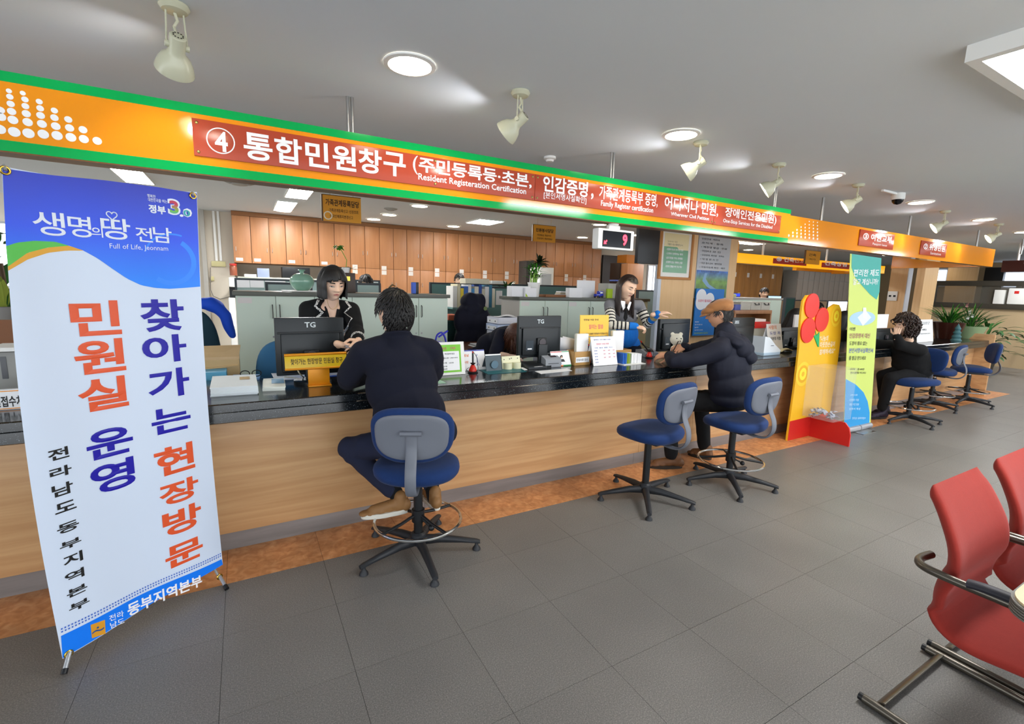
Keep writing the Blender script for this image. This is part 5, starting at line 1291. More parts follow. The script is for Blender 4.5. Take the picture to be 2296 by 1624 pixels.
b = MB(); torso_prims(b, [(so+V3((.02, 0, -.05)), (.15, .18, .12)), (so.lerp(seat, .35)+V3((.02, 0, 0)), (.165, .19, .16)), (so.lerp(seat, .62)+V3((.01, 0, 0)), (.175, .20, .16)), (seat+V3((.0, 0, .07)), (.185, .21, .11))])
caps(b, [(so+V3((0, 0, .07)), .06), (so, .1)]); caps(b, [(ls, .075), (le, .06), (lw.lerp(le, .2), .045)]); caps(b, [(rs_, .075), (re, .06), (rw, .045)])
cloth('coat', b, m_blackw, P, voxel=.011, amp=.005, freq=8, seed=51)
b = MB(); torso_prims(b, [(seat+V3((0, 0, .03)), (.16, .19, .07))]); caps(b, [(seat+V3((-.05, -.08, .03)), .09), ((6.80, 2.66, .53), .07), ((6.86, 2.72, .15), .055)]); caps(b, [(seat+V3((-.05, .08, .03)), .09), ((6.95, 2.80, .53), .07), ((7.05, 2.78, .17), .055)])
cloth('trousers', b, m_blackw, P, voxel=.011, amp=.003)
shoe(P, (6.93, 2.70, .02), (6.70, 2.78, .02), mat('dark_purple_shoe', '#241a2c', .6), m_black, .045); shoe(P, (7.13, 2.76, .03), (6.92, 2.84, .03), MATS['dark_purple_shoe'], m_black, .045)
b = MB(); hair_cap(b, HM, lambda d: d.y < .45 or d.z > .45, lambda d: .02)
rnd = random.Random(17)
for k in range(900):
    v = V3((rnd.gauss(0, 1), rnd.gauss(0, 1)-.4, rnd.gauss(0, 1)+.1)).normalized()
    if v.y > .4 and v.z < .5: continue
    if v.z < -.75: continue
    q = V3((HA*v.x, HB*v.y, HC*v.z)).normalized(); q = q*(hair_r(q)+rnd.uniform(.016, .032)); w_ = HM @ q; b.tube([w_, w_+V3((rnd.uniform(-.03, .03), rnd.uniform(-.03, .03), -.022)), w_+V3((rnd.uniform(-.02, .02), rnd.uniform(-.02, .02), -.05))], [.006, .0085, .004], seg=5)
b.build('hair', m_hairb, P, world=True, sharp=180)

# ---- office staff farther back
def staff(label, px, py, Y, F, top, hair, skin, seed=1, s=1.0, long=False, desk_z=.75):
    hc = onY(px, py, Y); P = thing('person', label, 'person', (hc.x, Y, 0)); HM = frame(F, (0, 0, 1), s, hc)
    Fv = V3(F).normalized(); R_ = Fv.cross(V3((0, 0, 1))).normalized(); nk = hc+V3((0, 0, -.16))-Fv*.03; so = nk+V3((0, 0, -.07)); pe = so+V3((0, 0, -.46))-Fv*.06
    arms = []
    for s_ in (-1, 1): sh_ = so+R_*.17*s_; arms.append([(sh_, .05), (sh_+V3((0, 0, -.26))+Fv*.08, .038), (sh_+V3((0, 0, -.30))+Fv*.32-R_*.05*s_, .028)])
    body(P, HM, skin, arms, [dict(wrist=a[2][0], fwd=Fv, back=(0, 0, 1), side=s_) for a, s_ in zip(arms, (-1, 1))], [(hc+V3((0, 0, -.07))-Fv*.015, .05), (so+V3((0, 0, .04)), .055)], [(so+V3((0, 0, -.13)), (.14, .09, .17), F), (pe+V3((0, 0, .1)), (.13, .09, .16), F)])
    if F[1] < .3: face_bits(P, HM, closed=.7)
    b = MB(); torso_prims(b, [(so+V3((0, 0, -.10)), (.185, .12, .14), F), (so.lerp(pe, .55), (.17, .12, .2), F), (pe+V3((0, 0, .05)), (.17, .13, .12), F)]); caps(b, [(so+V3((0, 0, .055)), .055), (so+V3((0, 0, -.05)), .1)])
    for a, s_ in zip(arms, (-1, 1)): caps(b, [(a[0][0], .068), (a[1][0], .055), (a[2][0], .042)])
    cloth('jacket', b, top, P, voxel=.013, amp=.003)
    b = MB(); torso_prims(b, [(pe+V3((0, 0, -.0)), (.17, .15, .09), F)])
    for s_ in (-1, 1): h_ = pe+R_*.09*s_; caps(b, [(h_, .085), (h_+Fv*.4, .068), (h_+Fv*.38+V3((0, 0, -(h_.z-.08))), .05)])
    cloth('trousers', b, m_blackw, P, voxel=.014, amp=0)
    if long:
        b = MB(); hair_cap(b, HM, lambda d: d.y < .3 or d.z > .5, lambda d: .014); rnd = random.Random(seed)
        S_ = [((math.sin(a)*.3, math.cos(a)*.3, .95), rnd.uniform(.8, 1)) for a in [rnd.choice((-1, 1))*rnd.uniform(.6, 3.1) for k in range(200)]]
        strands(b, HM, S_, flow_long, 34, .012, .0065, off=.014, hang=-.01, jit=.08, seed=7); b.build('hair', hair, P, world=True, sharp=180)
    else: short_hair(P, HM, hair, seed=seed, n=160, r=.006, off=.012)
    return P
staff('office worker seen only as black hair above the partition right of the wooden cabinet', 820, 636, 6.3, (.2, -1, -.5), m_suit, m_hair, m_skin, 3)
staff('man with receding hair looking over the far partition', 1030, 629, 7.6, (-.3, -1, -.1), mat('grey_jacket', '#3c3f48', .9), m_hair, m_skin, 4)
staff('man in dark grey jacket working behind the right cabinets', 1713, 658, 6.2, (-.5, -1, -.25), MATS['grey_jacket'], m_hair, m_skin, 5)
staff('woman clerk with long black hair and black jacket left of the donation board', 1783, 712, 3.72, (.8, -.35, -.35), m_blackw, m_hair, m_skin, 6, long=True)
staff('clerk with short dark hair behind the red flower petals', 1833, 692, 5.2, (.5, -.8, -.1), MATS['grey_jacket'], m_hair, m_skin, 7)
staff('clerk in black half hidden between donation board and roll-up banner', 1893, 715, 3.9, (.7, -.5, -.2), m_blackw, m_hair, m_skin, 8, long=True)
ORD = ['first', 'second', 'third', 'fourth', 'fifth', 'sixth', 'seventh', 'eighth', 'ninth', 'tenth', 'eleventh', 'twelfth']
# ------------------------------------------------------------------ helpers for boxes seen on a plane
def bp(x0, y0, x1, y1, Y, d=.1):
    """box whose front face spans the pixels (left, top)-(right, bottom) on the plane Y, d deep"""
    ym = (y0+y1)/2; xm = (x0+x1)/2
    return (onY(x0, ym, Y).x, Y, onY(xm, y1, Y).z), (onY(x1, ym, Y).x, Y+d, onY(xm, y0, Y).z)
def simple(name, label, cat, lo, hi, m, bev=.003, group=None, part=None):
    if part is None:
        o = MB().box(lo, hi, bev=bev).build(name, m, None); return tag(o, label, cat, group)
    t = thing(name, label, cat, ((lo[0]+hi[0])/2, (lo[1]+hi[1])/2, lo[2]), group=group); MB().box(lo, hi, bev=bev).build(part, m, t, world=True); return t
# ------------------------------------------------------------------ back wall cabinets
m_cabw = ramp_mat('cabinet_beech', [(0, '#a06c44'), (.5, '#b37c52'), (1, '#c08a5e')], scale=(6, 6, .6), nscale=3, detail=6, rough=.42)
m_cabd = mat('cabinet_edge', '#8a5a30', .5)
YF = 9.0
ex = [522, 563, 604, 641, 679, 715, 750, 785, 818, 851, 882, 912, 942, 972, 1000, 1028, 1055, 1081, 1106, 1131, 1156, 1179, 1203, 1225, 1246, 1267, 1288, 1309, 1330, 1350]
xs = [onY(p, 545, YF).x for p in ex]
groups = [(0, 1)]+[(i, i+2) for i in range(1, 28, 2)]
zs = onY(850, 603, YF).z; zh = onY(600, 592, YF).z; ztop = 2.53
def bar_handle(root, x, y, z, h=.07, m=None):
    MB().tube([(x, y, z-h/2), (x, y-.018, z-h/2+.008), (x, y-.018, z+h/2-.008), (x, y, z+h/2)], .0045, seg=8).build('handle', m or m_steel, root, world=True)
m_sticker = mat('sticker', '#dcd8d4', .6)
where = ['leftmost, with a single hung door', 'second from the left, hung above the shelf', 'third from the left, above the green vase', 'fourth from the left, behind the standing clerk', 'right of the wooden cabinet, with lower doors', 'above the head of the seated man', 'seventh from the left', 'eighth from the left', 'ninth, behind the man with receding hair', 'tenth from the left', 'eleventh from the left', 'twelfth, behind the bamboo plant', 'thirteenth, right of the bamboo plant', 'fourteenth, above the white board', 'last, beside the dark doorway']
for gi, (a, c) in enumerate(groups):
    x0, x1 = xs[a], xs[c]; hung = x1 < xs[7]+.01
    z0 = zh if hung else .05
    t = thing('wall_cabinet', 'beech storage cabinet on the back wall, '+where[gi], 'cabinet', ((x0+x1)/2, YF, z0), group='beech cabinets along the back wall')
    MB().box((x0+.002, YF+.02, z0), (x1-.002, YB+.34, ztop)).build('carcass', m_cabd, t, world=True)
    MB().box((x0, YF-.01, ztop), (x1, YB+.34, ztop+.065)).build('cornice', m_cabd, t, world=True)
    for k in range(a, c):
        l, r = xs[k]+.004, xs[k+1]-.004
        d = MB().box((l, YF, (zh if hung else zs)+.003), (r, YF+.02, ztop-.004), bev=.002).build('door', m_cabw, t, world=True)
        hx = (l+.035) if (k == c-1 and c-a == 2) or gi == 0 else (r-.035)
        bar_handle(d, hx, YF, (zh+.22) if hung else (zs+.27))
        if not hung:
            d = MB().box((l, YF, z0+.01), (r, YF+.02, zs-.003), bev=.002).build('door', m_cabw, t, world=True); bar_handle(d, hx, YF, zs-.28)
    if gi not in (11,):
        sz = zh+.03 if hung else zs-.02
        MB().box((x0+.03, YF-.002, sz), (x0+.03+(.1 if hung else .09), YF-.0005, sz+(.05 if hung else .075))).build('sticker', m_sticker, t, world=True)
        if not hung: MB().box((x0+.03, YF-.002, sz-.085), (x0+.12, YF-.0005, sz-.01)).build('sticker', m_sticker, t, world=True)
# door and wall right of the cabinets
lo, hi = bp(1350, 548, 1390, 700, YF+.25, .05)
MB().box((lo[0], lo[1], 0), (hi[0], hi[1], 2.35)).build('door_1', mat('dark_door', '#1f1512', .4), None, kind='structure')
lo, hi = bp(1388, 590, 1407, 660, 7.8, .3); simple('tall_cabinet', 'dark brown tall cabinet beside the doorway at the back', 'cabinet', (lo[0], lo[1], 0), hi, mat('dark_cabinet', '#2a1d18', .5), part='body')
lo, hi = bp(1406, 592, 1442, 655, 7.6, .4); simple('tall_cabinet', 'tan wood cabinet left of the bright window behind the striped clerk', 'cabinet', (lo[0], lo[1], 0), hi, m_cabw, part='body')
lo, hi = bp(1405, 572, 1432, 592, 7.9, .3); simple('storage_box', 'orange-brown box on top of the cabinet under the screen', 'box', lo, hi, mat('box_orange', '#b06a10', .6), part='body')
m_win = mat('window_daylight', '#e6f0ff', .5, emit=1.6)
def window(n, x0, y0, x1, y1, Y, label=None):
    lo, hi = bp(x0, y0, x1, y1, Y, .05); w = MB(); fr = .03
    w.box((lo[0]-fr, lo[1], lo[2]-fr), (lo[0], hi[1], hi[2]+fr)).box((hi[0], lo[1], lo[2]-fr), (hi[0]+fr, hi[1], hi[2]+fr)).box((lo[0], lo[1], lo[2]-fr), (hi[0], hi[1], lo[2])).box((lo[0], lo[1], hi[2]), (hi[0], hi[1], hi[2]+fr)).box(((lo[0]+hi[0])/2-.015, lo[1], lo[2]), ((lo[0]+hi[0])/2+.015, hi[1], hi[2]))
    o = w.build('window_%d' % n, mat('window_frame', '#c8ccd0', .5), None, kind='structure'); MB().box((lo[0], lo[1]+.02, lo[2]), (hi[0], lo[1]+.03, hi[2])).build('pane', m_win, o)
window(1, 1454, 597, 1474, 652, 8.6); window(2, -60, 500, 22, 640, 8.8)
window(3, 2085, 604, 2118, 640, 9.0); window(4, 2250, 610, 2330, 652, 6.6)
# left wall strip, ducts, switches
MB().box((-8, YF+.3, 0), (xs[0], YF+.34, CEIL)).build('wall_left', m_wall, None, kind='structure')
def wallthing(name, label, cat, x0, y0, x1, y1, m, d=.03, bev=.003, Y=YF+.3): lo, hi = bp(x0, y0, x1, y1, Y-d, d); return simple(name, label, cat, lo, hi, m, bev=bev, part='body')
b = MB()
t = thing('cable_duct', 'pair of white cable ducts running down the wall left of the cabinets', 'duct', tuple(onY(487, 580, YF+.27)))
for x in (482, 492): lo, hi = bp(x-2.6, 482, x+2.6, 585, YF+.27, .03); MB().box(lo, (hi[0], hi[1], CEIL)).build('duct', m_white, t, world=True)
lo, hi = bp(456, 470, 466, 760, YF+.2, .1); tag(MB().box((lo[0], lo[1], .0), (hi[0], hi[1], CEIL)).build('trim_1', mat('grey_post', '#a9a69e', .6), None), kind='structure')
wallthing('switch_box', 'yellowed switch box below the white cable ducts', 'switch', 474, 586, 506, 598, mat('yellowed_plastic', '#c8c08e', .5)); wallthing('wall_socket', 'small socket on the wall under the switch box', 'socket', 473, 620, 480, 630, MATS['yellowed_plastic'])
t = thing('wall_cable', 'thin grey cable looping along the left wall', 'cable', tuple(onY(480, 650, YF+.25))); MB().tube([onY(x, y, YF+.27) for x, y in ((472, 600), (472, 650), (478, 664), (494, 671), (512, 666), (520, 665))], .006, seg=6).build('cord', mat('grey_cable', '#807c76', .6), t, world=True)
t = thing('water_purifier', 'white standing water purifier against the left wall', 'appliance', tuple(onY(520, 700, 8.4))); lo, hi = bp(513, 622, 530, 644, 8.4, .3); MB().box(lo, hi, bev=.02).build('upper_body', m_white, t, world=True); lo2, hi2 = bp(515, 668, 530, 760, 8.4, .3); MB().box((lo2[0], lo2[1], 0), hi2, bev=.02).build('lower_body', m_white, t, world=True); MB().box((lo[0], lo[1]+.05, hi2[2]), (hi[0], hi[1], lo[2])).build('dispenser', m_black, t, world=True)
t = thing('jar', 'glass jar with red lid on the shelf under the leftmost cabinet', 'jar', tuple(onY(525, 618, 8.5))); c = onY(524, 618, 8.5); MB().lathe([(.001, 0), (.05, 0), (.05, .13), (.04, .15)], c, seg=18).build('glass', mat('amber_jar', '#8a4a30', .3), t, world=True); MB().cyl(c+V3((0, 0, .15)), c+V3((0, 0, .18)), .048, seg=18).build('lid', mat('jar_lid', '#b02a20', .4), t, world=True)
# shelf and things under the hung cabinets
lo, hi = bp(533, 624, 790, 634, 8.75, .5); simple('shelf_counter', 'pale shelf below the hung beech cabinets', 'shelf', (lo[0], 8.75, hi[2]-.03), (hi[0]+.2, 9.3, hi[2]), m_desk, part='board')
zt = hi[2]
lo, hi = bp(577, 602, 604, 624, 8.8, .2); simple('storage_bin', 'translucent blue bin with brown lid on the shelf under the cabinets', 'bin', (lo[0], lo[1], zt), hi, mat('blue_bin', '#8e9ab4', .3), part='body')
lo, hi = bp(633, 600, 695, 622, 8.8, .3); simple('microwave', 'black microwave on the shelf under the cabinets', 'appliance', (lo[0], lo[1], zt), hi, m_black, part='body')
lo, hi = bp(548, 615, 575, 624, 8.8, .2); simple('paper_stack', 'low pile of papers on the shelf beside the blue bin', 'papers', (lo[0], lo[1], zt), hi, m_paper, part='sheets')

# ------------------------------------------------------------------ partitions
m_part = mat('partition_fabric', '#a4bcba', .8, noise_s=80, noise_a=.05); m_pfr = mat('partition_frame', '#3a4248', .5); m_dteal = mat('teal_partition', '#6c9290', .8)
def partition(label, x0, x1, yt, Y, m=m_part, ztop=None, papers=()):
    a = onY(x0, yt, Y); c = onY(x1, yt, Y); z = ztop or a.z
    t = thing('desk_partition', label, 'partition', ((a.x+c.x)/2, Y, 0))
    MB().box((a.x+.02, Y, .1), (c.x-.02, Y+.04, z-.025)).build('panel', m, t, world=True)
    MB().box((a.x, Y-.005, z-.025), (c.x, Y+.045, z), bev=.003).build('top_rail', m_pfr, t, world=True)
    for x in (a.x, c.x-.025): MB().box((x, Y-.005, 0), (x+.025, Y+.045, z-.025)).build('post', m_pfr, t, world=True)
    for (p0, q0, p1, q1) in papers:
        lo, hi = bp(p0, q0, p1, q1, Y-.004, .002); MB().box(lo, hi).build('pinned_paper', m_paper, t, world=True)
    return t
partition('blue-grey partition with pinned papers behind the first green cabinet', 525, 792, 623, 6.6, papers=((529, 626, 560, 645), (561, 627, 592, 645), (594, 628, 640, 633)))
partition('lower blue-grey partition left of the green vase', 594, 700, 632, 5.6)
partition('small blue-grey partition below the black hair of an office worker', 796, 854, 634, 5.6); partition('short partition with white note behind the office worker', 796, 852, 627, 6.9, papers=((800, 629, 812, 634), (835, 629, 848, 634)))
partition('wide teal partition in front of the man with receding hair', 964, 1215, 633, 6.6, m=m_dteal)
partition('teal partition with pinned papers behind the navy coat', 1082, 1152, 642, 5.9, m=m_dteal, papers=((1088, 645, 1108, 682), (1112, 652, 1126, 684)))
partition('teal partition behind the bamboo plant', 1150, 1330, 637, 6.4, m=m_dteal)
partition('blue-grey partition behind the striped clerk', 1430, 1472, 650, 5.9, papers=())
simple('notice_box', 'white note holder on the wide teal partition', 'box', *bp(1082, 628, 1097, 635, 6.55, .05), m_white); simple('notice_box', 'long white box on the wide teal partition left of the palm', 'box', *bp(1103, 630, 1135, 637, 6.5, .1), m_white)

# ------------------------------------------------------------------ green cabinets
m_gcab = mat('mint_cabinet', '#cfdfd0', .4, noise_s=2, noise_a=.03); m_gtop = mat('cabinet_top', '#5c5f56', .35); m_gside = mat('cabinet_side', '#b0aca4', .5)
YG = 4.6
m_dkh = mat('dark_handle', '#4a4a46', .35, metal=.6)
def green_unit(label, x0, xm, x1, ztop, hz=-.17, sticker=True):
    t = thing('storage_cabinet', label, 'cabinet', ((x0+x1)/2, YG, 0), group='mint green storage cabinets')
    MB().box((x0+.001, YG+.02, .06), (x1-.001, YG+.45, ztop-.035)).build('carcass', m_gside, t, world=True); MB().box((x0+.02, YG+.04, 0), (x1-.02, YG+.43, .06)).build('plinth', m_black, t, world=True)
    for l, r, s_ in ((x0, xm, 1), (xm, x1, -1)):
        d = MB().box((l+.002, YG, .07), (r-.002, YG+.019, ztop-.04), bev=.0015).build('door', m_gcab, t, world=True)
        hx = r-.028 if s_ > 0 else l+.028; bar_handle(d, hx, YG, ztop+hz, .115, m_dkh)
        MB().cyl((hx, YG-.004, ztop+hz-.22), (hx, YG+.002, ztop+hz-.22), .009, seg=12).build('lock', m_steel, d, world=True)
    if sticker: MB().box((x0+.015, YG-.001, ztop-.1), (x0+.12, YG-.0002, ztop-.052)).build('sticker', m_sticker, t, world=True)
gx = [onY(p, 690, YG).x for p in (529, 619, 706, 790, 865, 939, 1004)]; ZG = onY(765, 653, YG).z
ZG = 1.412
for i, l in enumerate(('mint cabinet left of the standing clerk', 'mint cabinet behind the standing clerk', 'mint cabinet right of the seated man in the suit')): green_unit(l, gx[2*i], gx[2*i+1], gx[2*i+2], ZG)
gt = tag(MB().box((gx[0]-.02, YG-.02, ZG-.035), (gx[6]+.02, YG+.47, ZG), bev=.004).build('cabinet_worktop', m_gtop, None), 'grey worktop over the three mint cabinets behind the first clerk', 'worktop')
gx2 = [onY(p, 690, YG).x for p in (1166, 1222, 1274, 1324, 1372, 1412, 1452)]; ZG2 = 1.40
for i, l in enumerate(('mint cabinet behind the second monitor', 'mint cabinet behind the yellow notice', 'mint cabinet behind the striped sweater clerk')): green_unit(l, gx2[2*i], gx2[2*i+1], gx2[2*i+2], ZG2)
tag(MB().box((gx2[0]-.02, YG-.02, ZG2-.035), (gx2[6]+.02, YG+.47, ZG2), bev=.004).build('cabinet_worktop', m_gtop, None), 'grey worktop over the mint cabinets behind the second monitor', 'worktop')

# on the first worktop
c = V3((onY(675, 640, YG+.15).x, YG+.15, ZG)); t = thing('plate', 'white square plate under the green vase', 'plate', tuple(c)); MB().box((-.16, -.1, .001), (.16, .1, .012), bev=.003).build('dish', m_white, t)
t = thing('vase', 'round celadon green vase with short neck on the mint cabinets', 'vase', (c.x+.01, c.y, ZG+.013))
MB().lathe([(.001, 0)]+[(p.x, p.y) for p in smooth_path([(.05, 0, 0), (.085, .03, 0), (.103, .075, 0), (.095, .115, 0), (.06, .145, 0), (.022, .155, 0), (.018, .17, 0), (.032, .182, 0)], 4)]+[(.03, .186), (.012, .17), (.01, .14)], seg=40).build('vessel', mat('celadon', '#86b09a', .12, noise_s=12, noise_a=.12, coat=.4), t)
wb0, wb1 = bp(766, 612, 797, 652, YG+.12, .2); t = simple('wooden_cabinet', 'small dark wooden cabinet with brass plate right of the clerk', 'cabinet', (wb0[0], wb0[1], ZG+.001), wb1, mat('dark_walnut', '#3a2618', .4), part='body'); lo, hi = bp(775, 620, 785, 630, YG+.117, .003); MB().box(lo, hi).build('brass_plate', m_brass, t, world=True)
m_leaf = mat('leaf_green', '#3f8f1e', .5, noise_s=30, noise_a=.3); m_leafd = mat('leaf_dark', '#24551e', .45, noise_s=20, noise_a=.35); m_soil = mat('soil', '#2a1e16', .9)
def leaf(mb, p, d, L, w, droop=.3, n=5):
    d = V3(d).normalized(); s_ = d.cross(V3((0, 0, 1)));
    s_ = s_.normalized() if s_.length > .01 else V3((1, 0, 0)); pts = []; q = V3(p); dd = d.copy(); vs = []
    for i in range(n+1):
        u = i/n; ww = w*math.sin(math.pi*min(.98, u*.92+.06))**.8/2; vs += [q-s_*ww, q+V3((0, 0, -ww*.25)), q+s_*ww]; dd = (dd+V3((0, 0, -droop/n))).normalized(); q = q+dd*(L/n)
    o = len(mb.v); mb.v.extend([tuple(v) for v in vs])
    for i in range(n):
        a = o+i*3; mb.f += [(a, a+1, a+4, a+3), (a+1, a+2, a+5, a+4)]; mb.mi += [0, 0]
t = thing('potted_plant', 'small trailing plant with round leaf tuft on the wooden cabinet', 'plant', ((wb0[0]+.06), wb0[1]+.1, wb1[2]+.001))
MB().lathe([(.001, 0), (.03, 0), (.04, .05), (.036, .05), (.03, .04), (.001, .04)], seg=18).build('pot', m_white, t)
b = MB(); rnd = random.Random(4); tp_ = V3((-.06, 0, .24))
b.tube([(0, 0, .04), (.01, 0, .12), (-.03, 0, .2), tuple(tp_)], .003, seg=6); b.build('stem', m_leaf, t)
for k in range(22): b = MB(); leaf(b, tp_+V3((rnd.uniform(-.02, .02), rnd.uniform(-.02, .02), rnd.uniform(-.01, .02))), (rnd.gauss(0, 1), rnd.gauss(0, 1), rnd.uniform(-.3, .8)), .045, .028, .8, 3); b.build('leaf', m_leaf, t)
for k in range(10): b = MB(); leaf(b, V3((rnd.uniform(-.03, .06), 0, .04)), (rnd.gauss(0, 1), rnd.gauss(0, .6), .5), .06, .02, .8, 3); b.build('leaf', m_leafd, t)
c = onY(880, 650, YG+.2); t = thing('bird_ornament', 'small bronze bird ornament on the mint cabinets above the seated man', 'ornament', (c.x, c.y, ZG+.001)); MB().tube([(.06, 0, .01), (0, 0, .012), (-.03, 0, .03), (-.03, 0, .06), (0, 0, .085), (.03, 0, .07)], [.006, .016, .016, .01, .008, .004], seg=10).build('figure', mat('bronze', '#5a4628', .35, metal=.7), t)
lo, hi = bp(926, 633, 939, 651, YG+.1, .06); t = simple('desk_speaker', 'small blue and black box on the mint cabinets above the double handles', 'speaker', (lo[0], lo[1], ZG+.001), hi, m_black, part='body'); MB().box((lo[0]-.004, lo[1]-.003, ZG+.004), (lo[0]+.03, lo[1]+.05, hi[2]-.003)).build('blue_side', mat('box_blue', '#2558c8', .4), t, world=True)
# on the second worktop
lo, hi = bp(1148, 642, 1190, 657, YG+.05, .12); simple('carton', 'white carton with green and blue logo left of the bamboo pot', 'box', (lo[0], lo[1], ZG2+.001), hi, m_paper, part='body')
lo, hi = bp(1178, 646, 1203, 658, YG+.0, .04); t = simple('carton', 'small white carton with lime corner beside the bamboo pot', 'box', (lo[0], lo[1], ZG2+.001), hi, m_paper, part='body'); MB().prism([(0, 0), (.03, 0), (0, .04)], (lo[0]+.005, lo[1]-.001, ZG2+.004), (1, 0, 0), (0, 0, 1), .001).build('logo', mat('lime', '#a8c828', .5), t, world=True)
c = onY(1202, 650, YG+.12); t = thing('potted_bamboo', 'tall bunch of lucky bamboo in a white pot', 'plant', (c.x, c.y+.05, ZG2+.001))
MB().lathe([(.001, 0), (.062, 0), (.072, .15), (.078, .15), (.078, .165), (.068, .165), (.066, .14), (.001, .14)], seg=28).build('pot', m_white, t); MB().lathe([(.001, .142), (.066, .142)], seg=20).build('soil', m_soil, t)
rnd = random.Random(6)
for k in range(9):
    x, y = rnd.uniform(-.035, .035), rnd.uniform(-.03, .03); MB().tube([(x, y, .14), (x*1.1, y*1.1, .2), (x*1.2, y*1.2, .2+rnd.uniform(.03, .1))], .0085, seg=8).build('stalk', mat('bamboo_green', '#7fae3a', .4), t)
for k in range(75):
    b = MB(); p = V3((rnd.uniform(-.05, .05), rnd.uniform(-.05, .05), rnd.uniform(.2, .34))); leaf(b, p, (p.x*12+rnd.gauss(0, .5), p.y*12+rnd.gauss(0, .5), .9), rnd.uniform(.09, .13), .02, 1.0, 4); b.build('leaf', m_leaf if k % 3 else m_leafd, t)
lo, hi = bp(1295, 629, 1334, 656, YG+.15, .02); simple('white_board', 'small white board standing on the cabinets behind the yellow notice', 'board', (lo[0], lo[1], ZG2+.001), hi, m_paper, part='sheet')
lo, hi = bp(1277, 646, 1306, 659, YG+.03, .08); simple('carton', 'white paper carton in front of the small white board', 'box', (lo[0], lo[1], ZG2+.001), hi, m_paper, part='body')
lo, hi = bp(1224, 646, 1274, 657, YG+.1, .2); simple('tray', 'brown wooden tray on the cabinets right of the bamboo', 'tray', (lo[0], lo[1], ZG2+.001), (hi[0], hi[1], ZG2+.03), mat('tray_brown', '#8a5a34', .6), part='body')
rnd = random.Random(3)
for k in range(4): z = ZG2+.001+.018*k; a = onY(1254, 640, YG+.32).x; o = MB().box((a+.01*k, YG+.32, z), (a+.19-.012*k, YG+.43, z+.016), bev=.002).build('folder', m_paper if k % 2 else mat('buff_paper', '#cfc6a8', .7), None); tag(o, ['bottom', 'second', 'third', 'topmost'][k]+' folder of the pile behind the brown tray', 'folder')
# toy truck
c = onY(1345, 655, YG+.03); t = thing('toy_truck', 'glossy blue toy truck on the mint cabinets', 'toy', (c.x, YG+.05, ZG2+.001)); mb_ = mat('toy_blue', '#1030c0', .15, coat=.5)
MB().box((-.055, -.03, .018), (.055, .03, .05), bev=.006).build('bed', mb_, t); MB().box((-.01, -.03, .045), (.05, .03, .085), bev=.01).build('cab', mb_, t); MB().box((.0, -.0305, .055), (.04, .0305, .075)).build('window', m_white, t)
for x in (-.035, .035):
    for y in (-.032, .022): MB().cyl((x, y, .016), (x, y+.01, .016), .016, seg=14).build('wheel', m_black, t)
lo, hi = bp(1364, 636, 1392, 660, YG+.05, .2); simple('plastic_crate', 'grey crate with blue folder on top left of the striped clerk', 'crate', (lo[0], lo[1], ZG2+.001), hi, mat('crate_grey', '#b0b0a8', .5), part='body')
lo, hi = bp(1380, 631, 1394, 637, YG+.08, .12); simple('folder', 'blue folder lying on the grey crate', 'folder', (lo[0], lo[1], hi[2]+.0), (hi[0], hi[1], hi[2]+.018), mat('folder_blue', '#5a70c0', .5))
lo, hi = bp(1362, 648, 1374, 661, YG+.01, .03); simple('booklet', 'lime green booklet leaning on the grey crate', 'booklet', (lo[0], lo[1], ZG2+.001), hi, MATS['lime'])

# palm, tower unit, AC behind
c = onY(1142, 634, 6.5); t = thing('potted_palm', 'small spiky palm standing on the teal partition desk', 'plant', (c.x, c.y+.1, 1.2)); MB().lathe([(.001, 0), (.08, 0), (.1, .2), (.001, .2)], seg=16).build('pot', m_white, t)
for k in range(26): b = MB(); an = k*2.4; leaf(b, (0, 0, .2), (math.cos(an), math.sin(an), 1.6+.7*math.sin(k)), .32, .03, 1.1, 5); b.build('frond', m_leafd, t)
lo, hi = bp(1180, 585, 1196, 640, 8.2, .3); simple('server_rack', 'dark grey tall unit left of the bamboo plant', 'cabinet', (lo[0], lo[1], .0), hi, mat('rack_grey', '#3c3a38', .5), part='body')
lo, hi = bp(1210, 600, 1241, 645, 7.6, .35); t = simple('air_conditioner', 'white standing air conditioner behind the bamboo plant', 'appliance', (lo[0], lo[1], 0), hi, m_white, part='body'); lo, hi = bp(1214, 614, 1236, 640, 7.598, .003); MB().box(lo, hi).build('grille', mat('grille_grey', '#b9bcbe', .6), t, world=True)
c = onY(1212, 590, 7.7); t = thing('potted_plant', 'dark leafed plant on top of the standing air conditioner', 'plant', (c.x, 7.75, onY(1225, 600, 7.6).z+.001)); MB().lathe([(.001, 0), (.05, 0), (.06, .07), (.001, .07)], seg=14).build('pot', m_black, t)
for k in range(24): b = MB(); leaf(b, (0, 0, .07), (rnd.gauss(0, 1), rnd.gauss(0, 1), rnd.uniform(.2, 1.6)), .22, .07, .9, 4); b.build('leaf', mat('leaf_blackish', '#16240f', .4), t)

